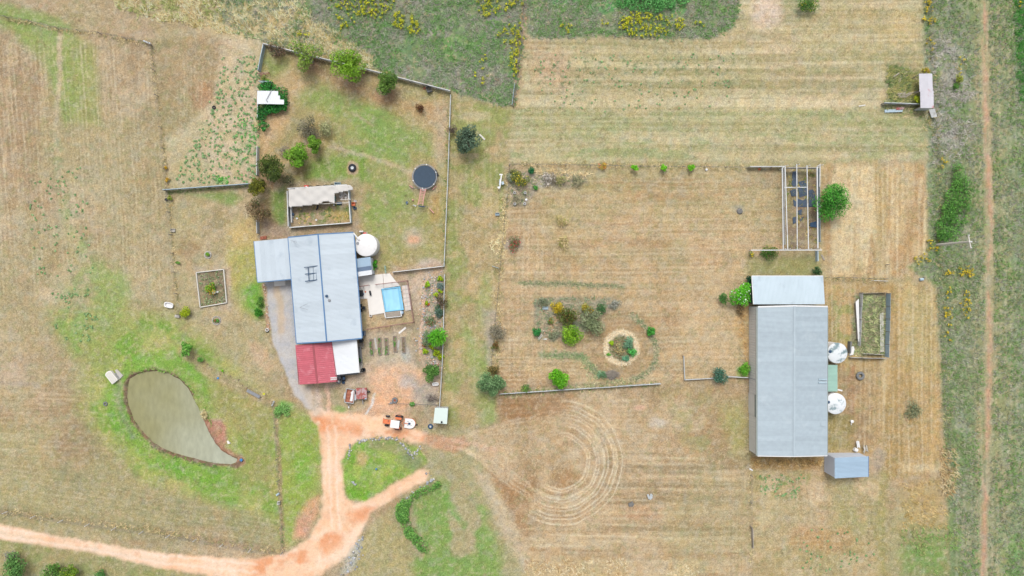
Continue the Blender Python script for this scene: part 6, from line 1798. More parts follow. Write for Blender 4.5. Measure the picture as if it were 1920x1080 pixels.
# ------------------------------------------------------------------ big shed
SE_, SR_ = 3.6, 4.7
s1, s2, s3, s4 = (Wz(p, SE_) for p in ((1420.5, 574.5), (1551.5, 574.5), (1551, 855), (1420.5, 856)))
rt_, rb_ = Wz((1489.5, 574), SR_), Wz((1489, 855.5), SR_)
sc_ = (s1 + s3) / 2
shed = thing('big_shed', 'very long grey steel farm shed with pale lean-to at its end', 'shed', (sc_.x, sc_.y, 0))
vw_ = ((s1 - rt_) + (s4 - rb_)) / 2; ve_ = ((s2 - rt_) + (s3 - rb_)) / 2
sheet_roof(shed, rb_, rt_, vw_, M['roof_shed']); sheet_roof(shed, rt_, rb_, ve_, M['roof_shed'])
part('ridge_cap', shed, M['roof_shed'], lambda mb: mb.beam(rt_ + Vector((0, 0, .05)), rb_ + Vector((0, 0, .05)), 0.35, 0.04))
part('gutter', shed, M['gutter_grey'], lambda mb: mb.beam(rt_ + vw_ + Vector((-.10, 0, -.08)), rb_ + vw_ + Vector((-.10, 0, -.08)), 0.24, 0.14))
part('gutter', shed, M['gutter_grey'], lambda mb: mb.beam(rt_ + ve_ + Vector((.06, 0, -.08)), rb_ + ve_ + Vector((.06, 0, -.08)), 0.12, 0.12))
for a, b in ((rt_, rt_ + vw_), (rt_, rt_ + ve_)):
    part('barge_flashing', shed, M['white'], lambda mb: mb.beam(a + Vector((0, .05, .05)), b + Vector((0, .05, .05)), 0.22, 0.05))
for a, b in ((rb_, rb_ + vw_), (rb_, rb_ + ve_)):
    part('barge_flashing', shed, M['white'], lambda mb: mb.beam(a + Vector((0, -.03, .05)), b + Vector((0, -.03, .05)), 0.12, 0.05))
for f in (0.25, 0.5, 0.75):       # screw lines show as faint battens under the sheets
    for v in (vw_, ve_):
        part('purlin', shed, M['steel_grey'], lambda mb: mb.beam(rt_ + v * f + Vector((0, 0, -.08)), rb_ + v * f + Vector((0, 0, -.08)), 0.08, 0.1))
bw0, bw1 = Vector((W(1404.5, 0).x, s1.y - .1, 0)), Vector((W(1404.5, 0).x, s4.y + .15, 0))
be0, be1 = Vector((s2.x - .25, s2.y - .1, 0)), Vector((s3.x - .25, s3.y + .15, 0))
wall_sheets(shed, bw0, bw1, 3.5, M['wall_shed'], cover=1.2)
wall_sheets(shed, be1, be0, 3.45, M['wall_shed'], cover=1.2)
midS = (bw1 + be1) / 2; midN = (bw0 + be0) / 2
wall_sheets(shed, bw1, midS, 3.45, M['wall_shed'], cover=1.2, hB=4.5); wall_sheets(shed, midS, be1, 4.5, M['wall_shed'], cover=1.2, hB=3.45)
wall_sheets(shed, be0, midN, 3.45, M['wall_shed'], cover=1.2, hB=4.5); wall_sheets(shed, midN, bw0, 4.5, M['wall_shed'], cover=1.2, hB=3.45)
dk = part('roller_door', shed, M['wall_shed'], lambda mb: mb.beam(bw0.lerp(bw1, .60) + Vector((-.06, 0, 1.4)), bw0.lerp(bw1, .74) + Vector((-.06, 0, 1.4)), 0.05, 2.8))
part('hood', dk, M['gutter_grey'], lambda mb: mb.beam(bw0.lerp(bw1, .595) + Vector((-.08, 0, 2.9)), bw0.lerp(bw1, .745) + Vector((-.08, 0, 2.9)), 0.12, 0.2))
part('wall_pipe', shed, M['steel_dark'], lambda mb: mb.path([W(1403, 707.5, .2), W(1405, 708, 1.0) + Vector((-.1, 0, 0)), W(1419, 712.5, 3.4) + Vector((-.2, 0, 0))], 0.04, 6))
# clear sheets and roof bits
part('roof_patch', shed, M['roof_shed'], lambda mb: mb.beam(rt_.lerp(rb_, .785) + ve_ * .80 + Vector((0, 0, .065)), rt_.lerp(rb_, .785) + ve_ * .97 + Vector((0, 0, .065)), 0.7, 0.02))
for k in (0, 1):
    part('vent', shed, M['tin_blue'], lambda mb: mb.beam(rt_.lerp(rb_, .487 + .022 * k) + ve_ * .72 + Vector((0, 0, .11)), rt_.lerp(rb_, .487 + .022 * k) + ve_ * .98 + Vector((0, 0, .11)), 0.22, 0.14))
# lean-to
LZ = 2.75
e1, e2, e3, e4 = (Wz(p, LZ) for p in ((1409.5, 518), (1543.5, 518), (1544.5, 573.5), (1411, 573.5)))
lsh = thing('shed_lean_to', 'clean pale blue lean-to roof on the end of the big shed', 'lean-to', ((e1 + e3) / 2).xy.to_3d())
sheet_roof(lsh, e1, e2, (e4 - e1 + e3 - e2) / 2 + Vector((0, .25, .35)), M['roof_leanto'])
part('gutter', lsh, M['white'], lambda mb: mb.beam(e1 + Vector((0, .05, -.05)), e2 + Vector((0, .05, -.05)), 0.12, 0.10))
part('barge_flashing', lsh, M['white'], lambda mb: mb.beam(e1 + Vector((-.02, 0, .06)), e4 + Vector((-.02, .25, .41)), 0.10, 0.04))
q1, q2, q4, q3 = (Vector((p.x, p.y, 0)) for p in (e1, e2, e4, e3))
wall_sheets(lsh, q1 + Vector((.4, -.35, 0)), q2 + Vector((-.3, -.35, 0)), 2.6, M['wall_green'], cover=1.2)
wall_sheets(lsh, q4 + Vector((.4, .35, 0)), q1 + Vector((.4, -.35, 0)), 2.9, M['wall_green'], cover=1.2, hB=2.6)
part('door', lsh, M['tin_blue'], lambda mb: mb.beam(q1.lerp(q2, .5) + Vector((-.5, -.31, 1.0)), q1.lerp(q2, .5) + Vector((.5, -.31, 1.0)), 0.05, 2.0))
# blue shed on the corner: high west side, low east side
bb = [Vector((W(1545.5, 0).x, W(0, 849).y, 0)), Vector((W(1610, 0).x, W(0, 849).y, 0)), Vector((W(1610, 0).x, W(0, 884).y, 0)), Vector((W(1545.5, 0).x, W(0, 884).y, 0))]
bs = thing('blue_shed', 'light blue roofed small shed with white walls at the shed corner', 'shed', ((bb[0] + bb[2]) / 2).xy.to_3d())
zw, ze = 3.55, 2.65
sheet_roof(bs, bb[0] + Vector((-.06, .1, zw)), bb[3] + Vector((-.06, -.1, zw)), bb[1] - bb[0] + Vector((.16, 0, ze - zw)), M['roof_blue'], cover=0.72)
wall_sheets(bs, bb[3], bb[0], zw - .02, M['wall_blue'])
wall_sheets(bs, bb[0], bb[1], zw - .03, M['wall_blue'], hB=ze - .03)
wall_sheets(bs, bb[1], bb[2], ze - .03, M['wall_blue'])
wall_sheets(bs, bb[2], bb[3], ze - .03, M['wall_blue'], hB=zw - .03)
part('door', bs, M['tin_blue'], lambda mb: mb.beam(bb[2].lerp(bb[3], .3) + Vector((0, -.05, 1.0)), bb[2].lerp(bb[3], .5) + Vector((0, -.05, 1.0)), 0.04, 2.0))
part('gutter', bs, M['gutter_blue'], lambda mb: mb.beam(bb[1] + Vector((.16, .1, ze - .06)), bb[2] + Vector((.16, -.1, ze - .06)), 0.1, 0.1))
# green lean-to between the tanks
g1_, g2_, g3_, g4_ = (Wz(p, 2.2) for p in ((1551.5, 684), (1571, 684.5), (1570.5, 734), (1551.5, 734)))
gl = thing('green_lean_to', 'pale green ribbed roof between the two big shed tanks', 'lean-to', ((g1_ + g3_) / 2).xy.to_3d())
sheet_roof(gl, g1_ + Vector((-.2, 0, .1)), g4_ + Vector((-.2, 0, .1)), g2_ - g1_ + Vector((.2, 0, -.25)), M['roof_green'], cover=0.8)
for p in (g2_, g3_, g2_.lerp(g3_, .5)):
    part('post', gl, M['steel_grey'], lambda mb: mb.box((p.x - .15, p.y, .98), (0.08, 0.08, 2.0)))
part('spout', gl, M['white'], lambda mb: mb.beam(W(1570.5, 730.5, 1.9), W(1579, 732.5, 1.7), 0.22, 0.10))

# ------------------------------------------------------------------ small shelters
# white shelter in the creeper
w1 = [Wz(p, 2.1) for p in ((482.5, 170), (521.5, 171), (521.5, 178.5), (525, 179), (525, 186), (532.5, 186.5), (532.5, 195.5), (481.5, 193.5))]
sh = thing('white_shelter', 'small white stepped sheet roof shelter in the creeper hedge', 'shelter', W(505, 183))
for k, (y0, y1, xe) in enumerate(((170, 178.6, 521.5), (178.4, 186.2, 525), (186, 194.8, 532.5))):
    a, b = W(482.3 - k * .2, y0, 2.1 + .02 * k), W(xe, y0 + .8, 2.1 + .02 * k)
    sheet_roof(sh, a, b, W(482, y1, 2.06) - W(482, y0, 2.1) + Vector((0, 0, .0)), M['roof_white'], cover=1.6)
for p in ((486, 173), (518, 173), (486, 191), (528, 191)):
    part('post', sh, M['timber'], lambda mb: mb.box(W(*p, 1.0), (0.1, 0.1, 2.1)))
part('brace', sh, M['steel_grey'], lambda mb: mb.beam(W(509.5, 168.5, 2.2), W(499.5, 187, 2.2), 0.09, 0.05))
part('brace', sh, M['steel_grey'], lambda mb: mb.beam(W(499.5, 187, 2.22), W(501.5, 191.5, 2.2), 0.12, 0.05))
# mint roof shed in the work yard
mp = [Wz(p, 2.1) for p in ((815.5, 764.5), (840, 765.5), (838, 795), (812.5, 793))]
ms = thing('small_shed', 'small mint white flat roofed shed at the work yard corner', 'shed', ((mp[0] + mp[2]) / 2).xy.to_3d())
part('roof', ms, M['roof_mint'], lambda mb: mb.prism([(p.x, p.y) for p in mp], 2.05, 2.13))
mi = [inset(p, (mp[0] + mp[2]) / 2, .18) for p in mp]
for i in range(4):
    wall_sheets(ms, mi[i], mi[(i + 1) % 4], 2.03, M['tin'])
part('flue', ms, M['rubber'], lambda mb: mb.lathe(W(828.3, 791, 2.1), [(0.13, 0), (0.13, .35), (0.10, .36), (0.09, .1)], 12))
# corner pen roof, north-east
n1, n2, n3, n4 = (Wz(p, 1.9) for p in ((1723, 138), (1748, 138), (1750, 202.5), (1725.5, 202.5)))
cp = thing('pen_shelter', 'long old white tin roof with rusty patches at the corner pen', 'shelter', ((n1 + n3) / 2).xy.to_3d())
hf = (n4 - n1 + n3 - n2) / 2
sheet_roof(cp, n1, n2, hf * .53, M['roof_old'], cover=0.7)
sheet_roof(cp, n1 + hf * .50 + Vector((.06, 0, .06)), n2 + hf * .50 + Vector((.06, 0, .06)), hf * .50 + Vector((0, 0, -.06)), M['roof_old'], cover=0.7)
for p in (n1, n2, n3, n4, n1.lerp(n4, .5), n2.lerp(n3, .5)):
    q = inset(p, (n1 + n3) / 2, .15)
    part('post', cp, M['timber'], lambda mb: mb.box((q.x, q.y, .92), (0.1, 0.1, 1.88)))
wall_sheets(cp, inset(n3, (n1 + n3) / 2, .12), inset(n2, (n1 + n3) / 2, .12), 1.75, M['tin'])
wall_sheets(cp, inset(n4, (n1 + n3) / 2, .12), inset(n3, (n1 + n3) / 2, .12), 1.75, M['tin'])
tin_fence('weathered grey tin wall running out from the corner pen roof', [(1652, 196), (1680, 197), (1724, 199)], 0.95, 2.0, 'tin', name='tin_wall', jitter=.08)
def loose_sheet(label, corners, z0, matl, cat='tin sheet', name='tin_sheet', tilt=0.1):
    P = [W(*c) for c in corners]
    c = sum(P, Vector()) / len(P)
    t = thing(name, label, cat, (c.x, c.y, 0))
    A, B, D = P[0], P[1], P[3]
    me = corr_mesh('sheet', B - A + Vector((0, 0, tilt)), D - A + Vector((0, 0, tilt * .5)), 5, .03)
    link_mesh('sheet', me, M[matl], t, A + Vector((0, 0, z0)) - Vector((c.x, c.y, 0)))
    part('prop', t, M['timber_brown'], lambda mb: mb.beam(A.lerp(D, .2) + Vector((0, 0, z0 * .5 - .02)), B.lerp(D, .5) + Vector((0, 0, z0 * .5 - .02)), 0.08, z0))
    return t
loose_sheet('curled grey tin sheet lying below the corner pen wall', [(1658, 206), (1691, 205), (1691, 212.5), (1658, 211.5)], 0.1, 'tin_blue')
loose_sheet('rusty red tin sheet lying below the corner pen wall', [(1680, 202), (1694, 201), (1692, 206), (1678, 207)], 0.22, 'tin_rust')
loose_sheet('white tin sheet leaning out from the corner pen roof end', [(1739.5, 206), (1746.5, 206), (1746, 224), (1743, 222)], 0.25, 'tin_white', tilt=.5)
wd = thing('fallen_timber', 'collapsed grey timber frame in the corner pen weeds', 'timber', W(1700, 177))
for a, b, wt in (((1683, 176), (1698, 174.5), .22), ((1684, 179), (1698, 178), .2), ((1685, 182), (1699, 181.5), .2), ((1698, 178), (1708, 173), .16), ((1699, 181.5), (1709, 175), .16), ((1708, 174), (1724, 171), .22)):
    part('board', wd, M['timber'], lambda mb: mb.beam(W(*a, .25), W(*b, .32), wt, .05))
wd = thing('fallen_post', 'grey weathered post lying in the corner pen weeds', 'post', W(1681, 140))
part('shaft', wd, M['timber'], lambda mb: mb.path([W(1675, 144, .2), W(1680, 141, .22), W(1686, 137, .22)], [0.1, .11, .09], 7))
# ------------------------------------------------------------------ fences
tin_fence('long white sheet fence along the north side of the house yard', [(497, 86), (575, 106), (690, 134), (845, 174)], 1.0, 2.2, 'tin_white')
tin_fence('pale sheet fence on the west side of the yard corner', [(498, 88), (493, 110), (488, 136)], 1.15, 1.9, 'tin_blue')
tin_fence('grey sheet fence behind the creeper hedge and round dark tree', [(487, 196), (486, 250), (485, 330)], 1.0, 2.2, 'tin', gaps=(1, 2))
tin_fence('short grey sheet fence behind the house corner', [(485, 407), (486, 438)], 1.1, 1.3, 'tin')
tin_fence('straight white sheet fence across the dotted weed paddock', [(311, 358), (395, 352), (478, 346)], 1.0, 2.3, 'tin_blue')
tin_fence('long pale fence between the yard lawn and the lane', [(845, 180), (840, 330), (833, 500)], 0.75, 2.4, 'tin', jitter=.05)
tin_fence('white low fence between yard lawn and work yard', [(738, 511), (790, 505), (832, 500)], 0.8, 2.0, 'tin_white')
tin_fence('grey fence along the lane side of the rock garden', [(834, 514), (831, 640), (829, 690), (824, 770)], 0.75, 2.3, 'tin', jitter=.05)
tin_fence('pale grey low fence along the south side of the orchard', [(937, 738), (1080, 729), (1237, 719)], 0.7, 2.2, 'tin', jitter=.05)
tin_fence('grey short fence turning into the orchard gateway', [(1280, 667), (1282, 712), (1338, 709)], 0.5, 2.0, 'tin')
tin_fence('short white rail fence between spiky shrub and big shed', [(1362, 706), (1404, 708)], 0.6, 1.8, 'tin_white')
tin_fence('white sheet fence running west from the steel pergola', [(1402, 315), (1465, 315)], 1.1, 1.8, 'tin_white')
tin_fence('low grey fence board south of the big shed', [(1408, 988), (1409, 1025)], 0.7, 1.6, 'timber')
wire_fence('post and wire fence along the top of the paddock', [(-30, 26), (60, 42), (110, 55), (190, 64), (284, 83)], white=(99,))
wire_fence('post and wire fence down the middle of the paddock', [(285, 86), (296, 180), (303, 240), (316, 356), (322, 440), (328, 510), (337, 590)], gap=3.6)
wire_fence('post and wire fence with white posts along the dirt road', [(-30, 952), (14, 959), (66, 967), (118, 975), (217, 989), (268, 996), (318, 1003), (368, 1011), (418, 1020), (470, 1030), (530, 1036)], gap=4.2, white=tuple(range(20)))
wire_fence('post and wire fence between the pond flat and driveway', [(513, 752), (517, 800), (521, 860), (526, 940), (531, 1034)], gap=4.0)
wire_fence('thin wire fence on the west side of the orchard', [(955, 311), (951, 370), (945, 420), (939, 480), (934, 540), (928, 600), (921, 680)], gap=3.5)
wire_fence('thin wire fence along the north side of the orchard', [(956, 309), (1060, 310), (1200, 313), (1400, 315)], gap=3.5)
wire_fence('wire fence at the edge of the yellow weed drift', [(983, -20), (979, 60), (972, 120), (963, 200)], gap=3.8)
wire_fence('wire fence along the track side of the mown field', [(1738, -20), (1744, 110), (1752, 240), (1760, 330)], gap=4.0)
wire_fence('wire fence along the track side of the straw paddock', [(1758, 540), (1764, 640), (1770, 760), (1776, 880)], gap=4.0)
wire_fence('wire fence running down from the big shed to the lower edge', [(1407, 890), (1406, 940), (1406, 985)], gap=3.0)
wire_fence('wire fence behind the small weedy yard by the big shed', [(1538, 520), (1600, 521), (1658, 523), (1661, 496)], gap=2.6)
wire_fence('low wire work yard fence beside the mint roofed shed', [(742, 756), (780, 757), (822, 758)], 0.7, 2.2)

# gate standing open in the lane fence, garden rails
def gate(label, a, b, h=1.0, matl='steel_grey', n=4):
    A, B = W(*a), W(*b)
    t = thing('gate', label, 'gate', A)
    for k in range(n):
        z = 0.2 + (h - .2) * k / (n - 1)
        part('rail', t, M[matl], lambda mb: mb.tube(A + Vector((0, 0, z)), B + Vector((0, 0, z)), 0.03))
    for f in (0, .5, 1):
        p = A.lerp(B, f)
        part('stile', t, M[matl], lambda mb: mb.tube(p + Vector((0, 0, .05)), p + Vector((0, 0, h + .05)), 0.035))
    return t
gate('silver gate standing beside the yellow weed fence end', (965, 160), (960, 199), 1.1, 'tin_blue')
gate('small silver gate on the orchard west fence', (923, 499), (935, 503), 1.0, 'tin_blue', 3)
gate('long silver gate leaf at the small weedy yard corner', (1633, 526), (1658, 527), 1.0, 'white', 3)
gate('green pole gate between tank strip and patio', (723.5, 499), (724.5, 512), 1.1, 'roof_green', 3)
gate('silver gate leaf across the creeper hedge end', (490, 156), (513, 157), 1.2, 'tin_blue', 5)
gate('rusty topped gate leaf below the yard corner fence', (488, 141.5), (507, 139), 1.1, 'tin_rust', 4)

# pool fence of thin red brown bars
pf = thing('pool_fence', 'thin red brown bar fence enclosing the pool', 'fence', W(765, 527))
runs = [[(672, 538), (693, 534.5)], [(706, 533.5), (765, 526.5), (777, 603.5), (689, 617)]]
for rn in runs:
    for a, b in zip(rn[:-1], rn[1:]):
        A, B = W(*a), W(*b)
        for z in (0.12, 1.15):
            part('rail', pf, M['brick_red'], lambda mb: mb.beam(A + Vector((0, 0, z)), B + Vector((0, 0, z)), 0.06, 0.05))
        n = max(2, round((B - A).length / 2.0))
        for i in range(n + 1):
            p = A.lerp(B, i / n)
            part('post', pf, M['brick_red'], lambda mb: mb.box((p.x, p.y, .6), (0.07, 0.07, 1.25)))
        mb = MB()
        n = int((B - A).length / 0.13)
        for i in range(1, n):
            p = A.lerp(B, i / n)
            mb.box((p.x, p.y, .635), (0.022, 0.022, 0.98))
        o = mb.build('bars', M['brick_red'], pf); o['kind'] = 'stuff'
# pen of tin and boards beside the big shed
pen = thing('stock_pen', 'weedy stock pen of white tin sheets and boards by the shed tanks', 'pen', W(1630, 610))
def pen_wall(a, b, h, matl, n, name='panel'):
    A, B = W(*a), W(*b)
    for i in range(n):
        p, q = A.lerp(B, i / n), A.lerp(B, (i + 1) / n)
        me = upright((q - p) * .985, h * random.uniform(.93, 1), h * random.uniform(.93, 1), 7, name)
        link_mesh(name, me, M[matl], pen, p - ORIG[pen] + Vector((random.uniform(-.04, .04), random.uniform(-.04, .04), 0)))
        part('post', pen, M['post_grey'], lambda mb: mb.box((p.x, p.y, h / 2), (0.09, 0.09, h + .1)))
pen_wall((1611.5, 549), (1607, 648), 1.1, 'tin_white', 4)
pen_wall((1613, 550), (1660, 548.5), .7, 'timber', 2)
pen_wall((1661.5, 550), (1659, 669), 1.35, 'tin_blue', 5)
pen_wall((1591, 670), (1658, 671.5), .9, 'tin_white', 3)
pen_wall((1615, 663), (1653, 664), .8, 'timber_pale', 2)
def board_stack(label, a, b, n, wd, matl, cat='timber', name='board_stack', z=0.12, spread=0.12):
    A, B = W(*a), W(*b)
    t = thing(name, label, cat, (A + B) / 2)
    d = (B - A).normalized(); nr = Vector((-d.y, d.x, 0))
    for k in range(n):
        o = nr * (k - (n - 1) / 2) * spread + d * random.uniform(-.1, .1)
        part('board', t, M[matl], lambda mb: mb.beam(A + o + Vector((0, 0, z + .02 * (k % 2))), B + o + Vector((0, 0, z + .02 * (k % 2))), wd, .05))
    return t
board_stack('long stack of bleached boards inside the stock pen', (1652, 587), (1653.5, 660), 3, .16, 'timber_pale', spread=.2)
t = thing('white_beam', 'long tapering white sheet leaning on the stock pen side', 'sheet', W(1604, 590))
part('sheet', t, M['white'], lambda mb: mb.prism([tuple(W(*p)[:2]) for p in ((1601, 566), (1607, 560), (1608.5, 640), (1606, 640))], 0.5, 0.56))
part('batten', t, M['post_grey'], lambda mb: mb.beam(W(1604, 570, .27), W(1607, 636, .27), .1, .46))
t = thing('dark_plank', 'dark plank standing beside the upper shed tank', 'plank', W(1593, 650))
part('plank', t, M['rubber_grey'], lambda mb: mb.beam(W(1593.5, 640, .5), W(1592, 662, .5), .2, .9))
t = thing('white_tub', 'white plastic sheet heaped beside the upper shed tank', 'tub', W(1597, 656))
part('sheet', t, M['white_plastic'], lambda mb: mb.prism([tuple(W(*p)[:2]) for p in ((1595, 650), (1599, 649), (1600.5, 655), (1598, 665), (1591, 666), (1594, 661))], 0.0, .3))
# low stones edging the dry bed by the pond flat
def stones(name, label, paths, per_m, width, size, cols, parent=None, cat='stones'):
    vs, fs, cs, o = [], [], [], 0
    base = np.array([(-1, -1, -.6), (1, -1, -.6), (1, 1, -.6), (-1, 1, -.6), (-.6, -.7, .6), (.7, -.6, .55), (.6, .7, .65), (-.7, .6, .5)])
    fq = np.array([(3, 2, 1, 0), (4, 5, 6, 7), (0, 1, 5, 4), (1, 2, 6, 5), (2, 3, 7, 6), (3, 0, 4, 7)])
    for p in paths:
        x, y = along(p, per_m, width)
        for a, b in zip(x, y):
            s = size * random.uniform(.55, 1.35)
            q = base * (s / 2) * RNG.uniform(.7, 1.2, (1, 3)) * RNG.uniform(.85, 1.15, (8, 3))
            an = random.random() * 6.28
            q = np.stack([q[:, 0] * math.cos(an) - q[:, 1] * math.sin(an), q[:, 0] * math.sin(an) + q[:, 1] * math.cos(an), q[:, 2]], 1)
            w_ = W(a, b)
            q += np.array([w_.x, w_.y, s * .15 + float(zat(np.array([a]), np.array([b]))[0])])
            vs.append(q); fs.append(fq + o); o += 8
            c = lin(random.choice(cols)) / KGAIN * random.uniform(.8, 1.15)
            cs.append(np.repeat(c[None], 8, 0))
    off = np.array(ORIG[parent]) if parent is not None else np.zeros(3)
    me = np_mesh(name, np.concatenate(vs) - off, np.concatenate(fs), np.clip(np.concatenate(cs), .01, .8))
    ob = link_mesh(name, me, M['stone'], parent)
    tag(ob, label if parent is None else None, cat if parent is None else None, kind='stuff')
GS = [(196, 200, 206), (176, 180, 186), (210, 208, 204), (160, 160, 160)]
PS = [(232, 190, 164), (214, 170, 140), (222, 206, 190), (190, 150, 124), (236, 220, 204)]
stones('bluestone_edging', 'broken grey stones edging the loop lawn', [[(672, 830), (690, 824), (712, 822), (716, 823)], [(722, 821), (735, 822), (748, 824)], [(656, 832), (657, 842), (655, 858)], [(752, 831), (762, 842), (776, 856)], [(787, 836), (782, 846), (776, 852)], [(660, 902), (668, 908)]], 7, 4, .30, GS)
stones('bank_stones', 'scattered pale stones above the bank hedge', [[(800, 884), (808, 892), (811, 900), (795, 912), (775, 925), (750, 942)], [(812, 900), (810, 903)]], 3, 3, .32, GS)
stones('drive_rubble', 'rough grey rubble beside the road bend', [[(676, 1012), (668, 1040), (652, 1068), (640, 1082)]], 9, 12, .28, GS + [(150, 150, 130)])
stones('drive_edging', 'small red stones edging the gravel drive', [[(494, 532), (498, 560), (501, 590), (503, 618)]], 6, 3, .22, PS)
stones('rock_garden_stones', 'mixed pale stones laid through the rock garden', [[(802, 524), (830, 515)], [(801, 530), (797, 565), (792, 610), (786, 645), (789, 664)], [(812, 530), (815, 560), (810, 600), (800, 625)], [(824, 530), (820, 560), (822, 600), (812, 620)], [(808, 672), (822, 688)], [(806, 676), (807, 690), (820, 690)]], 9, 10, .24, PS + GS)
stones('bed_edging', 'dark stones along the dry bed above the pond', [[(352, 664), (380, 680), (420, 702), (465, 724)]], 2.5, 8, .2, [(150, 130, 116), (176, 150, 130)])
stones('garden_stones', 'pale stones scattered in the orchard garden bed', [[(1010, 570), (1040, 600), (1020, 640)], [(1085, 572), (1090, 600)], [(1130, 575), (1140, 585)]], 3, 14, .18, PS)
for nm, lab, c_, r_ in (('stone_ring', 'upper ring of small pale stones west of the house', (390, 478), 6), ('stone_ring', 'lower ring of small pale stones west of the house', (406, 601), 7.5)):
    cc_ = W(*c_)
    t = thing(nm, lab, 'stone ring', cc_)
    for k in range(16):
        a = k * math.pi / 8
        p = Vector((math.cos(a), math.sin(a), 0)) * r_ / PPM
        part('stone', t, M['concrete_grey'], lambda mb: mb.box(cc_ + p + Vector((0, 0, .05)), (0.2 * random.uniform(.7, 1.1), .14, .14), a + 1.57))

# ------------------------------------------------------------------ framed bed, round garden, vegetable beds
fb = thing('framed_garden_bed', 'square white framed garden bed on the grass west of the house', 'garden bed', W(397, 541))
cs_ = [(369, 511), (420.5, 505), (426, 567.5), (376.5, 576)]
for i in range(4):
    A, B = W(*cs_[i]), W(*cs_[(i + 1) % 4])
    part('edge_board', fb, M['timber_pale'], lambda mb: mb.beam(A + Vector((0, 0, .12)), B + Vector((0, 0, .12)), .13, .32))
vs, fs, cc, o = [], [], [], 0
x, y = scatter([(372, 513), (419, 508), (424, 566), (378, 573)], 5, 1)
for a, b in zip(x, y):
    p = W(a, b) - ORIG[fb]
    v, f, c = leaf_cloud(7, [(p.x, p.y, .12, .18, .18, .1)], .17, [(150, 176, 128), (120, 156, 96), (176, 190, 150), (140, 150, 110)], 1.0, .2)
    vs.append(v); fs.append(f + o); cc.append(c); o += len(v)
ob = link_mesh('groundcover', np_mesh('groundcover', np.concatenate(vs), np.concatenate(fs), np.concatenate(cc)), M['leaf'], fb); ob['kind'] = 'stuff'
bbth = thing('bird_bath', 'white bird bath with a small white dish in the framed bed', 'bird bath', W(405, 547.5))
part('bowl', bbth, M['white_plastic'], lambda mb: mb.lathe(W(405, 547.5, 0), [(.16, -.02), (.10, .1), (.08, .5), (.26, .62), (.28, .7), (.2, .66)], 18))
part('dish', bbth, M['white_plastic'], lambda mb: mb.lathe(W(409, 547.3, 0), [(.10, -.02), (.14, .2), (.12, .18)], 12))
rg = thing('round_garden', 'round garden ring of straw mulch in the orchard', 'garden bed', W(1165, 652))
Ts = Tufts()
a_ = RNG.random(1500) * 2 * np.pi; q_ = 25 + 8 * RNG.random(1500)
x, y = 1165 + q_ * np.cos(a_), 652 + q_ * np.sin(a_)
Ts.add(*blade_tufts(m2(x, y), pal(len(x), [(242, 222, 190), (232, 206, 168), (246, 232, 206)], 1.45), .25 + .2 * RNG.random(len(x)), 3, .03, 1.3, z0=zat(x, y)))
Ts.build('straw_mulch', None, None, parent=rg)
Ts = Tufts()
q_ = 22 * np.sqrt(RNG.random(420)); a_ = RNG.random(420) * 2 * np.pi
x, y = 1165 + q_ * np.cos(a_), 653 + q_ * np.sin(a_)
Ts.add(*blade_tufts(m2(x, y), pal(len(x), [(150, 150, 116), (126, 150, 100), (190, 170, 130), (166, 140, 110)], 1.3), .3 * (.6 + .8 * RNG.random(len(x))), 5, .04, .8, z0=zat(x, y)))
Ts.build('low_plants', None, None, parent=rg)
GRP = 'narrow vegetable beds in the work yard'
for px, y0, y1, lab, green in ((696, 636, 666, 'first narrow vegetable bed from the patio, green at its foot', .7), (711, 633, 665, 'second narrow vegetable bed, bright green leaves at its foot', .8), (724, 634, 664, 'third narrow vegetable bed with a lime clump', .6),
                               (740, 630, 660, 'fourth narrow vegetable bed, mostly grey green', .3), (756, 632, 661, 'fifth narrow vegetable bed, half bare tan and dark soil', .05)):
    t = thing('vegetable_bed', lab, 'garden bed', W(px, (y0 + y1) / 2), GRP)
    for sx in (-3.2, 3.2):
        part('side_board', t, M['timber'], lambda mb: mb.beam(W(px + sx, y0, .1), W(px + sx + 1.5, y1, .1), .06, .3))
    for yy, dx in ((y0, 0), (y1, 1.5)):
        part('end_board', t, M['timber'], lambda mb: mb.beam(W(px - 3.0 + dx, yy, .1), W(px + 3.0 + dx, yy, .1), .06, .3))
    part('soil', t, M['soil'], lambda mb: mb.prism([tuple(W(*p)[:2]) for p in ((px - 2.9, y0 + .4), (px + 2.9, y0 + .4), (px + 4.3, y1 - .4), (px - 1.4, y1 - .4))], 0, .16))
    bl = []
    for k in range(int(4 + green * 12)):
        p = W(px + random.uniform(-2, 3), random.uniform(y0 + (y1 - y0) * (.5 if green > .5 and k % 2 else 0), y1)) - ORIG[t]
        bl.append((p.x, p.y, .25, .16, .16, .12))
    v, f, c = leaf_cloud(int(40 + 220 * green), bl, .15, [(84, 160, 50), (110, 150, 80), (136, 156, 110)] if green > .2 else [(120, 130, 90), (150, 140, 100)], 1.0, .2)
    ob = link_mesh('seedlings', np_mesh('seedlings', v, f, c), M['leaf'], t); ob['kind'] = 'stuff'
board_stack('pale grey stone slab path beside the vegetable beds', (748, 637), (746, 655), 1, .35, 'concrete_grey', 'slab', 'stone_slab', z=.03)
board_stack('pale grey stone slab path between the first vegetable beds', (703, 633), (706, 655), 1, .3, 'concrete_grey', 'slab', 'stone_slab', z=.03)
board_stack('long pale stone sill lying above the vegetable beds', (748, 625), (761, 614), 1, .3, 'concrete', 'slab', 'stone_slab', z=.05)

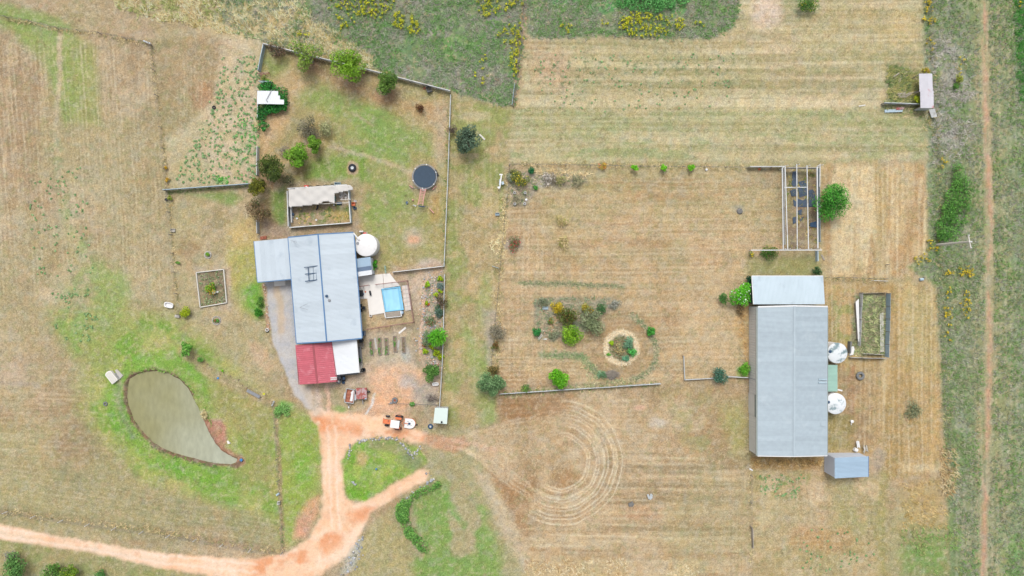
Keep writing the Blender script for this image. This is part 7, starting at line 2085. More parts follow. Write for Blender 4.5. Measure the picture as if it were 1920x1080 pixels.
# ------------------------------------------------------------------ patio, pool and yard furniture
def slab(name, pts, z0, z1, matl, parent=None, label=None):
    mb = MB().prism([tuple(W(*p)[:2]) for p in pts], z0, z1)
    o = mb.build(name, M[matl], parent)
    return o
patio = slab('patio', [(666, 519.5), (697.5, 516), (717.8, 513.5), (719.8, 541), (714.5, 542), (722, 586.5), (693, 591.5), (689, 560), (668, 560)], -.06, .10, 'concrete'); tag(patio, kind='structure')
for pts in ([(718.4, 513.4), (731, 512.7), (743, 528), (751, 539.5), (751.5, 536.3), (720.3, 541)],):
    slab('slab', [(718.6, 513.3), (731, 512.7), (742.5, 527.5), (750.5, 535.8), (720.4, 540.4)], -.06, .105, 'concrete', patio)
pave = slab('pool_paving', [(753, 535.5), (766, 534), (772, 581), (760, 583.5)], -.06, .06, 'concrete_grey'); tag(pave, kind='structure')
for i in range(2):
    for j in range(6):
        a0, a1 = i / 2 + .02, (i + 1) / 2 - .02
        b0, b1 = j / 6 + .012, (j + 1) / 6 - .012
        def bi(u, v): 
            t_, b_ = (753.4 + 12.4 * u, 536 - 1.5 * u), (760 + 11.6 * u, 583 - 2.2 * u)
            return (t_[0] + (b_[0] - t_[0]) * v, t_[1] + (b_[1] - t_[1]) * v)
        slab('paver', [bi(a0, b0), bi(a1, b0), bi(a1, b1), bi(a0, b1)], .05, .085 + .01 * random.random(), 'paver', pave)
pool = thing('swimming_pool', 'small rectangular bright blue swimming pool beside the patio', 'swimming pool', W(736, 561))
PP = [(715.5, 541.5), (750.5, 537), (757.5, 581), (722.5, 585)]
PI_ = [(717.3, 543), (749, 539), (755.4, 579.6), (723.8, 583.2)]
for i in range(4):
    j = (i + 1) % 4
    slab('coping', [PP[i], PP[j], PI_[j], PI_[i]], -1.0, .16, 'pool_blue', pool)
    slab('liner_wall', [tuple(Vector(PI_[i]).lerp(Vector(PP[i]), -.02 * 0)), PI_[j], (PI_[j][0] * .995 + 736 * .005, PI_[j][1] * .995 + 561 * .005), (PI_[i][0] * .995 + 736 * .005, PI_[i][1] * .995 + 561 * .005)], -1.3, -.02, 'pool_blue', pool)
slab('floor', PI_, -1.4, -1.3, 'pool_blue', pool)
o = MB().prism([tuple(W(*p)[:2]) for p in PI_], -.10, -.04).build('water', M['poolwater'], pool)
slab('roller', [(745.8, 539.2), (747.2, 539), (753.2, 580), (751.8, 580.2)], -.02, .05, 'pool_blue', pool)
st = thing('pool_steps', 'grey slatted deck with white rails at the pool foot', 'deck', W(736, 590))
for k in range(6):
    y0 = 585.8 + k * 1.5
    part('slat', st, M['timber'], lambda mb: mb.beam(W(722.6 + k * .2, y0 + 1.0, .22), W(751.5 + k * .15, y0 - 2.6, .22), .11, .04))
for a, b in (((721.8, 586.5), (723, 595.5)), ((751.5, 582.5), (753, 592.5))):
    part('rail', st, M['white'], lambda mb: mb.beam(W(*a, .5), W(*b, .5), .13, .5))
part('front_rail', st, M['white'], lambda mb: mb.beam(W(723, 596, .3), W(753, 592.7, .3), .1, .3))
bl_ = thing('pool_filter', 'round pale blue filter drum at the pool corner', 'filter', W(754.5, 586))
part('drum', bl_, M['roof_blue'], lambda mb: mb.lathe(W(754.5, 586, 0), [(.24, -.02), (.27, .1), (.27, .6), (.2, .72), (.05, .76)], 18))
part('base', bl_, M['rubber'], lambda mb: mb.box(W(753.5, 583.5, .1), (.5, .3, .3)))
def chair(label, px, py, rz, matl):
    t = thing('garden_chair', label, 'chair', W(px, py), None)
    t.rotation_euler = (0, 0, R(rz))
    def lp(nm, fn):
        mb = MB(); fn(mb)
        link_mesh(nm, mb.mesh(nm), M[matl], t)
    lp('seat', lambda mb: mb.box((0, 0, .42), (.48, .46, .05)))
    lp('backrest', lambda mb: mb.beam((0, .22, .45), (0, .30, .85), .46, .04))
    for x in (-.2, .2):
        for y in (-.19, .19):
            lp('leg', lambda mb: mb.tube((x, y, -.02), (x, y, .4), .022))
        lp('armrest', lambda mb: mb.beam((x * 1.15, -.2, .62), (x * 1.15, .24, .62), .05, .03))
    return t
chair('black garden chair against the house wall below the patio', 677, 573, 90, 'rubber')
chair('black garden chair facing the patio from the house wall', 683, 577, 260, 'rubber')
chair('black garden chair at the house wall, third along', 678, 582, 100, 'rubber')
t = thing('patio_table', 'dark patio table with blue and orange bits near the house', 'table', W(676, 551))
part('top', t, M['rubber'], lambda mb: mb.box(W(676, 550, .72), (.8, 1.0, .05)))
for dx, dy in ((-.3, -.4), (.3, -.4), (-.3, .4), (.3, .4)):
    part('leg', t, M['steel_grey'], lambda mb: mb.tube(W(676, 550) + Vector((dx, dy, 0)), W(676, 550) + Vector((dx, dy, .7)), .03))
t = thing('blue_tub', 'small blue tub beside the patio table', 'tub', W(681.3, 551.5)); part('tub', t, M['blue'], lambda mb: mb.lathe(W(681.3, 551.5, 0), [(.13, 0.08), (.18, .42), (.15, .4), (.12, .12)], 12))
t = thing('orange_ball', 'small orange ball on the patio slab', 'ball', W(685, 547)); part('ball', t, M['orange'], lambda mb: mb.lathe(W(685, 547, .22), [(.02, -.13), (.09, -.1), (.13, 0), (.09, .1), (.02, .13)], 12), True)
t = thing('white_chair_frame', 'white three armed stand beside the patio table', 'stand', W(674.5, 555))
for k in range(3):
    a = 2.1 * k + .5
    part('arm', t, M['white'], lambda mb: mb.tube(W(674.8, 555, .55), W(674.8, 555, .1) + Vector((math.cos(a) * .38, math.sin(a) * .38, 0)), .035))
def bench(label, a, b, wd=.35, matl='rubber', h=.42):
    A, B = W(*a), W(*b)
    t = thing('bench', label, 'bench', (A + B) / 2)
    d = (B - A).normalized(); nr = Vector((-d.y, d.x, 0))
    for s in (-1, 0, 1):
        part('slat', t, M[matl], lambda mb: mb.beam(A + nr * s * wd / 3 + Vector((0, 0, h)), B + nr * s * wd / 3 + Vector((0, 0, h)), wd / 3.4, .04))
    for f in (.12, .88):
        part('leg', t, M['steel_grey'], lambda mb: mb.beam(A.lerp(B, f) - nr * wd * .4 + Vector((0, 0, h / 2 - .01)), A.lerp(B, f) + nr * wd * .4 + Vector((0, 0, h / 2 - .01)), .05, h - .04))
    return t
bench('dark bench standing on the patio slab', (694.3, 545), (696, 554), .28)
bench('dark bench against the house wall at the patio corner', (671.5, 525), (672.3, 532), .28)
bench('long grey bench on the dry bed above the pond', (465, 731), (489, 744), .5, 'steel_grey')
t = thing('white_pot', 'round white pot at the patio corner', 'pot', W(695.3, 592)); part('pot', t, M['white'], lambda mb: mb.torus(W(695.3, 592, .2), .17, .05, 'z', 16, 6, 4))
t = thing('white_planter', 'white ringed planter at the gravel drive edge', 'planter', W(501, 619)); part('ring', t, M['white'], lambda mb: mb.torus(W(501, 618.5, .22), .22, .06, 'z', 16, 6, 3)); part('soil', t, M['soil'], lambda mb: mb.lathe(W(501, 618.5, 0), [(.2, 0), (.2, .25)], 14)); part('foot', t, M['rubber'], lambda mb: mb.box(W(501, 621.5, .08), (.35, .25, .22)))
t = thing('concrete_step', 'pale concrete apron slab at the garage door', 'slab', W(525, 532)); part('slab', t, M['concrete'], lambda mb: mb.prism([tuple(W(*p)[:2]) for p in ((513.5, 526), (535, 524.5), (535.5, 535), (514.5, 537))], -.05, .07))
t = thing('brick_step', 'red brick step behind the house corner', 'step', W(494, 446))
for k in range(4): part('brick', t, M['rust'], lambda mb: mb.box(W(489.5 + k * 3, 446.5 - k * .4, .06), (.22, .5, .16)))

# ------------------------------------------------------------------ clutter along the white patio roof
def crate(label, px, py, w_, d_, h_, matl, name='crate', cat='crate', rz=0.0, group=None):
    t = thing(name, label, cat, W(px, py), group)
    c = W(px, py)
    part('base', t, M[matl], lambda mb: mb.box((c.x, c.y, .03), (w_, d_, .06), rz))
    cs, sn = math.cos(rz), math.sin(rz)
    for (ox, oy, sx, sy) in ((0, d_ / 2 - .02, w_, .04), (0, -d_ / 2 + .02, w_, .04), (w_ / 2 - .02, 0, .04, d_ - .08), (-w_ / 2 + .02, 0, .04, d_ - .08)):
        part('side', t, M[matl], lambda mb: mb.box((c.x + ox * cs - oy * sn, c.y + ox * sn + oy * cs, .06 + h_ / 2), (sx, sy, h_), rz))
    return t
crate('grey metal bench frame under the patio roof edge', 675.5, 665, .55, 2.6, .5, 'steel_grey', 'potting_bench', 'bench', rz=.08)
crate('rusty open crate beside the patio roof corner', 677, 647, .9, .7, .4, 'timber')
crate('small timber crate of pots beside the patio roof', 676.5, 690, .6, 1.4, .4, 'timber_pale')
t = thing('black_bin', 'round black bin at the patio roof corner', 'bin', W(682.5, 693)); part('drum', t, M['rubber'], lambda mb: mb.lathe(W(682.5, 693, 0), [(.28, -.02), (.32, .7), (.29, .72), (.26, .1)], 18))
t = thing('black_barrel', 'dark barrel wedged between house and patio roof', 'barrel', W(678.5, 638)); part('drum', t, M['rubber'], lambda mb: mb.lathe(W(678.5, 638, 0), [(.3, -.02), (.34, .3), (.3, .8), (.02, .82)], 18))
t = thing('wall_cabinet', 'dark cabinet against the house wall beside the lawn', 'cabinet', W(681.5, 625)); part('body', t, M['steel_dark'], lambda mb: mb.box(W(681.5, 625, .5), (.5, .7, 1.0))); part('door', t, M['steel_grey'], lambda mb: mb.box(W(684.8, 625, .5), (.03, .6, .9)))
t = thing('potted_plant', 'green potted plant beside the patio roof', 'plant', W(675.5, 674)); part('pot', t, M['rust'], lambda mb: mb.lathe(W(675.5, 674, 0), [(.15, -.02), (.2, .3), (.17, .28)], 12))
v, f, c = leaf_cloud(120, [(0, 0, .55, .25, .35, .25)], .15, [(60, 130, 60), (80, 150, 70)], .6, .3); link_mesh('foliage', np_mesh('foliage', v, f, c), M['leaf'], t)
# ladder, tyre and tubs at the carport corner
ld = thing('ladder', 'white ladder lying over the edge of the red carport roof', 'ladder', W(625.5, 709.8))
for y0 in (707.6, 711.6):
    part('rail', ld, M['white'], lambda mb: mb.beam(W(619.5, y0 + .6, 2.62), W(631.5, y0 - .4, 2.52), .08, .06))
for k in range(5):
    part('rung', ld, M['white'], lambda mb: mb.beam(W(620.7 + k * 2.4, 708.2 - k * .2, 2.62 - .02 * k), W(621 + k * 2.4, 712.0 - k * .2, 2.62 - .02 * k), .07, .04))
def tyre(label, px, py, rpx, matl='rubber', rim=None, name='tyre', cat='tyre', w_=None, z=0.0):
    r = rpx / PPM
    t = thing(name, label, cat, W(px, py))
    tb = r * .36 if w_ is None else w_
    part('tread', t, M[matl], lambda mb: mb.torus(W(px, py) + Vector((0, 0, z + tb * .8)), r - tb * .9, tb * .9, 'z', 24, 8, .9), True)
    if rim: part('rim', t, M[rim], lambda mb: mb.lathe(W(px, py) + Vector((0, 0, z)), [(r * .42, .02), (r * .45, tb * 1.0), (r * .38, tb * 1.1), (r * .1, tb * .8)], 16))
    return t
tyre('black wheel with pale rim leaning by the carport corner', 636, 714.8, 4.6, 'rubber_grey', 'white', z=.25)
t = thing('mower', 'dark ride-on mower parked under the carport edge', 'mower', W(641, 708))
part('body', t, M['rubber'], lambda mb: mb.box(W(642, 708.5, .45), (.8, .7, .45), .1)); part('hood', t, M['steel_grey'], lambda mb: mb.box(W(635.5, 706, .55), (.55, .6, .4), .1)); part('seat', t, M['steel_dark'], lambda mb: mb.box(W(645, 709, .75), (.35, .4, .15), .1))
for p in ((634.5, 702.5), (634.5, 710.5), (645, 703.5), (645, 713)):
    part('wheel', t, M['rubber'], lambda mb: mb.torus(W(*p, .22), .16, .08, 'y', 14, 6))
crate('blue tub at the carport corner beside the black wheel', 644.5, 715.5, .4, .6, .3, 'steel_dark', 'tub', 'tub')
t = thing('table_frame', 'dark folding trestle along the patio roof front', 'trestle', W(650, 702))
part('top', t, M['rubber_grey'], lambda mb: mb.beam(W(633, 703.5, .7), W(672, 699.8, .7), .3, .05))
for p in ((636, 703), (652, 701.5), (669, 700)): part('leg', t, M['steel_grey'], lambda mb: mb.beam(W(p[0], p[1], .35) + Vector((0, -.15, 0)), W(p[0], p[1], .35) + Vector((0, .15, 0)), .06, .68))

# ------------------------------------------------------------------ coop with shade cloth
coop = thing('chicken_coop', 'walled chicken run half covered by a torn grey shade cloth', 'coop', W(602, 390))
zc = 1.75
sh_ = [(131, 185), (490, 150), (860, 115), (1510, 90), (1570, 130), (1570, 190), (1400, 215), (1150, 275), (1150, 330), (1170, 480), (1120, 480), (1050, 450), (930, 435), (870, 490), (580, 535), (145, 575)]
sh_ = [(530 + a / 12, 340 + b / 12) for a, b in sh_]
rows = 7
cen = [(a, b) for a, b in sh_]
mb = MB()
# cloth as a sagging grid clipped by its torn outline
gx = np.linspace(541, 661.5, 61); gy = np.linspace(347, 389, 23)
GXX, GYY = np.meshgrid(gx, gy)
sdv = sdist(sh_, GXX, GYY)
zz_ = zc + .06 * np.sin(GXX * .25) * np.cos(GYY * .3) - .12 * np.clip((GXX - 600) / 60, 0, 1) + .05 * fbm(GXX / 4, GYY / 4, 3, 2, 2)
idx_ = {}
vv, ff = [], []
def vid(r, c):
    if (r, c) not in idx_:
        idx_[(r, c)] = len(vv)
        p = W(GXX[r, c], GYY[r, c], float(zz_[r, c])); vv.append(tuple(p))
    return idx_[(r, c)]
for r in range(22):
    for c in range(60):
        if sdv[r:r + 2, c:c + 2].mean() < 0.6:
            ff.append((vid(r, c), vid(r + 1, c), vid(r + 1, c + 1), vid(r, c + 1)))
mb.add(vv, ff)
cl = mb.build('shade_cloth', M['shade'], coop, smooth=True)
sd_ = cl.modifiers.new('thick', 'SOLIDIFY'); sd_.thickness = 0.02
def coop_wall(a, b, h, matl, n):
    A, B = W(*a), W(*b)
    for i in range(n):
        p, q = A.lerp(B, i / n), A.lerp(B, (i + 1) / n)
        link_mesh('wall_sheet', upright((q - p) * .99, h * random.uniform(.95, 1), h * random.uniform(.95, 1), 5, 'wall_sheet'), M[matl], coop, p - ORIG[coop])
    part('rail', coop, M['tin_white'], lambda mb: mb.beam(A + Vector((0, 0, h + .02)), B + Vector((0, 0, h + .02)), .12, .05))
coop_wall((543.5, 360), (545.5, 426), 1.3, 'tin', 4)
coop_wall((546, 427.5), (660.5, 418.5), .9, 'tin_blue', 7)
coop_wall((656.5, 356), (660.5, 418), 1.2, 'tin_blue', 4)
coop_wall((546, 388), (578, 385), 1.0, 'tin_blue', 2)
coop_wall((548.5, 390), (549.5, 418), .8, 'tin_white', 2)
coop_wall((545, 356), (655, 349), 1.5, 'tin', 6)
for p in ((544, 388), (602, 382), (656, 352), (656, 376), (625, 381), (604, 350)):
    part('post', coop, M['timber'], lambda mb: mb.box(W(*p, .85), (.09, .09, 1.75)))
part('cross_rail', coop, M['timber_pale'], lambda mb: mb.beam(W(597, 382.5, 1.5), W(656, 380, 1.3), .08, .06))
part('cross_rail', coop, M['timber_pale'], lambda mb: mb.beam(W(638, 374.5, 1.2), W(658, 373.5, 1.2), .08, .06))
t = thing('feed_tray', 'heap of pale broken tiles in the uncovered coop corner', 'tiles', W(645, 366))
for k in range(26):
    part('tile', t, M['paver'] if k % 3 else M['concrete'], lambda mb: mb.box(W(637 + 17 * random.random(), 361.5 + 11 * random.random(), .06 + .1 * random.random()), (random.uniform(.2, .4), random.uniform(.15, .3), .05), random.random() * 3))
crate('teal plastic trough under the torn shade cloth', 627.2, 373, .28, .8, .25, 'teal', 'trough', 'trough', .02)
t = thing('grey_trough', 'grey blue plastic drum trough beside the shade cloth', 'trough', W(636.5, 381)); part('drum', t, M['steel_dark'], lambda mb: mb.tube(W(632, 381.5, .22), W(641, 381, .22), .22, .22, 14))
t = thing('feed_drum', 'small dark drum in the coop corner', 'drum', W(550, 402)); part('drum', t, M['steel_dark'], lambda mb: mb.lathe(W(550, 402, 0), [(.2, -.02), (.22, .5), (.03, .52)], 14))
for px, py, r_, lab in ((557.5, 409.5, .16, 'white round feeder near the coop corner drum'), (593.5, 412.5, .15, 'white round feeder in the middle of the coop'), (626.8, 385.2, .13, 'white bucket beside the grey trough'), (550.2, 406.6, .12, 'small white bucket below the coop corner drum')):
    t = thing('feeder', lab, 'feeder', W(px, py)); part('bowl', t, M['white_plastic'], lambda mb: mb.lathe(W(px, py, 0), [(r_ * .8, -.02), (r_, .22), (r_ * .85, .2), (r_ * .6, .1)], 14))
t = thing('dark_object', 'short dark object of unknown kind leaning below the shade cloth', 'log', W(594.5, 390)); part('shaft', t, M['rubber'], lambda mb: mb.path([W(596, 385.5, .75), W(595, 390, .4), W(593, 393, .1)], [.12, .13, .1], 8))  # dark form of unclear kind, modelled as a leaning shaft
crate('orange plastic crate outside the coop wall', 663.5, 383, .5, .55, .4, 'orange')
crate('dark plastic tub below the orange crate', 666, 390.5, .5, .35, .3, 'steel_dark', 'tub', 'tub')
crate('white plastic tub above the orange crate', 666.5, 377.5, .35, .3, .25, 'white', 'tub', 'tub')
t = thing('toy_cart', 'red plastic toy cart behind the coop', 'toy', W(574.5, 350)); part('body', t, M['red'], lambda mb: mb.box(W(574.5, 350, .3), (.65, .4, .3))); part('seat', t, M['white'], lambda mb: mb.box(W(574.5, 350.3, .5), (.2, .2, .1)))
for dx in (-2.5, 2.5):
    for dy in (-2.4, 2.4): part('wheel', t, M['rubber'], lambda mb: mb.torus(W(574.5 + dx, 350 + dy, .14), .1, .04, 'y', 12, 6))
def bike(label, px, py, matl, rz, lean):
    t = thing('bicycle', label, 'bicycle', W(px, py), 'bicycles leaning behind the coop')
    t.rotation_euler = (R(lean), 0, R(rz))
    def lp(nm, m_, fn, par=None):
        mb = MB(); fn(mb); return link_mesh(nm, mb.mesh(nm), M[m_], par or t)
    for x in (-.5, .5):
        wh = lp('wheel', 'rubber', lambda mb: mb.torus((x, 0, .31), .28, .028, 'y', 20, 6))
        lp('hub', 'steel_grey', lambda mb: mb.tube((x, -.05, .31), (x, .05, .31), .04), wh)
    lp('frame', matl, lambda mb: mb.path([(-.5, 0, .31), (-.18, 0, .75), (.36, 0, .78), (.5, 0, .31)], .028, 6).path([(-.18, 0, .75), (-.05, 0, .3), (.36, 0, .78)], .028, 6).path([(-.5, 0, .31), (-.05, 0, .3)], .02, 5))
    lp('saddle', 'rubber', lambda mb: mb.box((-.2, 0, .88), (.26, .14, .06)))
    lp('handlebar', 'steel_grey', lambda mb: mb.path([(.30, -.28, .98), (.36, -.1, .95), (.36, .1, .95), (.30, .28, .98)], .02, 5))
    return t
bike('red framed bicycle nearest the toy cart behind the coop', 589, 347.5, 'red', 4, 55)
bike('blue framed bicycle in the middle of the row behind the coop', 604, 346.5, 'roof_blue', 3, 58)
bike('rust framed bicycle behind the coop, fourth thing along', 617, 346, 'rust', 5, 55)
crate('blue grey wire cage at the end of the row behind the coop', 634, 345.3, .9, .45, .4, 'tin_blue', 'wire_cage', 'cage')

# ------------------------------------------------------------------ play equipment
tr = thing('trampoline', 'large round black trampoline on the yard lawn', 'trampoline', W(796, 331))
c0 = W(796, 331, .85); r0 = 23.2 / PPM
part('mat', tr, M['tramp'], lambda mb: mb.lathe((c0.x, c0.y, .8), [(r0 * .90, 0), (r0 * .90, .02), (.02, -.02)], 48))
part('frame', tr, M['steel_grey'], lambda mb: mb.torus((c0.x, c0.y, .82), r0 * .965, .075, 'z', 48, 6, .5))
for k in range(6):
    a = k * math.pi / 3 + .35
    p = Vector((c0.x + math.cos(a) * r0 * .97, c0.y + math.sin(a) * r0 * .97, 0))
    part('leg', tr, M['steel_grey'], lambda mb: mb.tube(p, p + Vector((0, 0, .82)), .03))
    part('cap', tr, M['white'], lambda mb: mb.lathe((p.x, p.y, .86), [(.10, 0), (.10, .07), (.03, .1)], 10))
t = thing('black_tube', 'black padded tube lying beside the trampoline', 'tube', W(819, 325)); part('tube', t, M['rubber'], lambda mb: mb.tube(W(815.5, 318.5, .16), W(821.5, 329.5, .16), .16, .16, 12))
mk = thing('monkey_bars', 'red and white ladder climbing frame below the trampoline', 'climbing frame', W(790, 371))
za, zb = 1.7, 1.9
for a, b in (((788.7, 353.5), (783.3, 384.5)), ((798.8, 354), (792.6, 385.5))):
    m_ = ((a[0] + b[0]) / 2 - (.9 if a[0] < 790 else -1.2) * -1, (a[1] + b[1]) / 2)
    part('rail', mk, M['pink'], lambda mb: mb.path([W(*a, za), W(*m_, (za + zb) / 2), W(*b, zb)], .055, 7))
for k in range(10):
    f = .06 + .94 * k / 10
    xa, xb = 788.7 + (783.3 - 788.7) * f + 1.2 * math.sin(f * 3.14), 798.8 + (792.6 - 798.8) * f - 1.2 * math.sin(f * 3.14)
    y = 353.8 + 31 * f
    part('rung', mk, M['pink'], lambda mb: mb.tube(W(xa, y, za + .2 * f), W(xb, y, za + .2 * f), .045))
for a, b in (((767.5, 347.5), (774.5, 352.5)), ((818, 348.5), (811, 355.5)), ((805.5, 391), (813.5, 399.5))):
    part('foot', mk, M['pink'], lambda mb: mb.tube(W(*a, .08), W(*b, .3), .07))
for a, b in (((788.7, 353.5), (774.5, 352.5)), ((798.8, 354), (811, 355.5)), ((783.3, 384.5), (772, 386)), ((792.6, 385.5), (803, 388))):
    part('leg', mk, M['steel_grey'], lambda mb: mb.tube(W(*a, 1.7), W(*b, .05), .035))
part('step', mk, M['white'], lambda mb: mb.beam(W(790.5, 355.8, 1.0), W(798, 356.2, 1.0), .14, .06))
part('swing_bar', mk, M['steel_dark'], lambda mb: mb.beam(W(784.5, 386.2, .5), W(796, 388, .5), .16, .05))
t = thing('toy_bucket', 'dark toy bucket with pale spade on the lawn', 'bucket', W(763, 381)); part('bucket', t, M['steel_dark'], lambda mb: mb.lathe(W(763.4, 380, 0), [(.16, -.02), (.2, .3), (.17, .28)], 12)); part('spade', t, M['tin_blue'], lambda mb: mb.beam(W(761.5, 383, .1), W(764, 380, .35), .12, .04))
t = thing('shovel_head', 'white plastic board lying under the climbing frame', 'board', W(777.5, 386)); part('board', t, M['white'], lambda mb: mb.beam(W(775, 384.5, .06), W(780, 386.5, .06), .16, .06))
t = thing('pink_ball', 'pale pink ball beside the climbing frame', 'ball', W(774.3, 375)); part('ball', t, M['pink'], lambda mb: mb.lathe(W(774.3, 375, .14), [(.02, -.15), (.1, -.12), (.15, 0), (.1, .12), (.02, .15)], 12), True)
tyre('black tractor tyre ring on a bare patch of the yard lawn', 661, 315, 7.6, 'rubber', 'tin')
tyre('small dark tyre lying on the dotted weed paddock', 401.5, 201.5, 3.6)
tyre('large grey tyre lying beside the green lean-to roof', 1612, 704.5, 8.2, 'rubber_grey')
tyre('small tyre lying on the grass left of the pond', 198.3, 757, 4.3, 'rubber_grey')
tyre('dusty tyre with red hub in the work yard', 740.5, 750.5, 5.8, 'rubber_grey', 'rust')
tyre('dark wheel with pale hub by the mint roofed shed', 807.3, 799.3, 5.0, 'steel_dark', 'tin')
t = thing('scrap_pile', 'small pile of grey scrap iron beside the dusty tyre', 'scrap', W(732, 756))
for k in range(6): part('bar', t, M['steel_grey'], lambda mb: mb.beam(W(728 + 8 * random.random(), 753 + 5 * random.random(), .1 + .03 * k), W(730 + 8 * random.random(), 754 + 5 * random.random(), .12 + .03 * k), .1, .05))

# ------------------------------------------------------------------ trailers, tractor
def local_thing(name, label, cat, px, py, rz):
    t = thing(name, label, cat, W(px, py)); t.rotation_euler = (0, 0, R(rz))
    def lp(nm, m_, fn, par=None, smooth=False):
        mb = MB(); fn(mb); me = mb.mesh(nm)
        if smooth: me.polygons.foreach_set('use_smooth', [True] * len(me.polygons))
        return link_mesh(nm, me, M[m_], par or t)
    return t, lp
def wheel(lp, x, y, r, w_, rim='white'):
    wh = lp('wheel', 'rubber', lambda mb: mb.torus((x, y, r), r - w_ * .45, w_ * .5, 'y', 20, 8), None, True)
    lp('rim', rim, lambda mb: mb.tube((x, y - w_ * .35, r), (x, y + w_ * .35, r), r * .55, r * .55, 14), wh)
    return wh
# open box trailer: x across, y along, drawbar to -y
t, lp = local_thing('box_trailer', 'open galvanised box trailer with rusty floor and white board inside', 'trailer', 658.3, 741, -8)
lp('floor', 'rust', lambda mb: mb.box((0, 0, .52), (1.30, 2.06, .04)))
for s in (-1, 1):
    lp('side', 'tin', lambda mb: mb.box((s * .68, 0, .70), (.06, 2.14, .36)))
    lp('mudguard', 'tin', lambda mb: mb.box((s * .86, -.1, .62), (.26, .95, .05)))
    wheel(lp, s * .86, -.1, .29, .18)
lp('front_board', 'tin', lambda mb: mb.box((0, -1.06, .70), (1.3, .06, .36)))
lp('tailgate', 'tin', lambda mb: mb.box((0, 1.06, .70), (1.3, .06, .36)))
lp('drawbar', 'steel_grey', lambda mb: mb.beam((-.45, -1.06, .45), (0, -1.75, .45), .07, .07).beam((.45, -1.06, .45), (0, -1.75, .45), .07, .07))
lp('coupling', 'white', lambda mb: mb.beam((0, -1.68, .47), (0, -1.95, .47), .14, .12))
lp('axle', 'steel_grey', lambda mb: mb.tube((-.8, -.1, .3), (.8, -.1, .3), .035))
brd = thing('white_sheet_board', 'white board lying in the open box trailer', 'board', W(661.5, 741) + Vector((0, 0, .56)))
brd.rotation_euler = (0, .1, R(-8)); link_mesh('board', MB().prism([(-.22, -.85), (.2, -.85), (.2, .85), (.02, .9), (-.25, .45), (-.15, .3)], 0.03, .07).mesh('board'), M['white'], brd)
t, lp = local_thing('covered_trailer', 'rusty lidded trailer parked beside the open box trailer', 'trailer', 680.2, 736, 2)
lp('body', 'rust', lambda mb: mb.box((0, 0, .68), (1.58, 1.62, .5)))
for s in (-1, 1):
    lp('lid', 'tin_rust', lambda mb: mb.beam((s * .42, -.86, .955), (s * .42, .86, .955), .80, .03))
    wheel(lp, s * .92, .15, .30, .18, 'tin')
lp('seam', 'rust', lambda mb: mb.beam((0, -.86, .985), (0, .86, .985), .06, .05))
lp('drawbar', 'steel_grey', lambda mb: mb.beam((0, -.8, .45), (.08, -1.75, .42), .1, .08))
lp('jockey_wheel', 'rubber', lambda mb: mb.torus((.18, -1.3, .16), .1, .05, 'x', 12, 6))
lp('corner_patch', 'roof_blue', lambda mb: mb.box((.62, -.83, .985), (.26, .16, .02)))
# tractor facing left: local +x forward
t, lp = local_thing('tractor', 'orange tractor with white canopy on the dirt beside the loop', 'tractor', 743, 790, 173)
lp('bonnet', 'orange', lambda mb: mb.box((1.15, 0, .98), (1.05, .62, .45)).box((1.72, 0, .85), (.12, .56, .6)))
lp('chassis', 'steel_dark', lambda mb: mb.box((.45, 0, .62), (2.3, .4, .3)))
lp('bullbar', 'orange', lambda mb: mb.beam((1.9, -.42, .7), (1.9, .42, .7), .1, .25))
lp('canopy', 'white_plastic', lambda mb: mb.box((-.15, 0, 2.18), (1.35, 1.16, .08)))
for x in (.45, -.75):
    for y in (-.5, .5): lp('canopy_post', 'rubber', lambda mb: mb.tube((x, y, .9), (x, y, 2.15), .03))
lp('seat', 'rubber', lambda mb: mb.box((-.35, 0, 1.05), (.45, .45, .12)).box((-.56, 0, 1.3), (.1, .45, .45)))
lp('steering_wheel', 'rubber', lambda mb: mb.torus((.2, 0, 1.35), .18, .025, 'z', 16, 6))
for s in (-1, 1):
    lp('fender', 'orange', lambda mb: mb.box((-.45, s * .74, 1.22), (.95, .34, .06)))
    wheel(lp, -.45, s * .92, .60, .36, 'orange'); wheel(lp, 1.35, s * .72, .34, .24, 'white')
lp('exhaust', 'steel_dark', lambda mb: mb.tube((1.0, -.22, 1.15), (1.0, -.22, 1.8), .035))
t, lp = local_thing('slasher', 'white topped rounded slasher mower hitched behind the tractor', 'mower', 768.5, 793, 173)
rp = [(.75, -.72), (.75, .72)] + [(-.05 - .85 * math.sin(a), .78 * math.cos(a)) for a in np.linspace(.15, math.pi - .15, 11)]
lp('deck', 'white_plastic', lambda mb: mb.prism(rp, .38, .48))
lp('skirt', 'orange', lambda mb: mb.prism([(x * 1.03 - .03, y * 1.02) for x, y in rp], .14, .36))
lp('gearbox', 'steel_dark', lambda mb: mb.box((0, 0, .58), (.32, .26, .2)))
lp('frame_bar', 'orange', lambda mb: mb.beam((.75, 0, .62), (-.1, .05, .62), .08, .06).beam((.75, -.45, .56), (1.15, 0, .66), .07, .07).beam((.75, .45, .56), (1.15, 0, .66), .07, .07))
lp('tail_wheel', 'rubber', lambda mb: mb.torus((-1.1, .1, .2), .15, .06, 'y', 14, 6))
for q in ((.2, .35), (.25, -.3), (-.35, -.35), (-.3, .3)): lp('bolt_plate', 'rubber', lambda mb: mb.box((q[0], q[1], .495), (.14, .06, .03)))

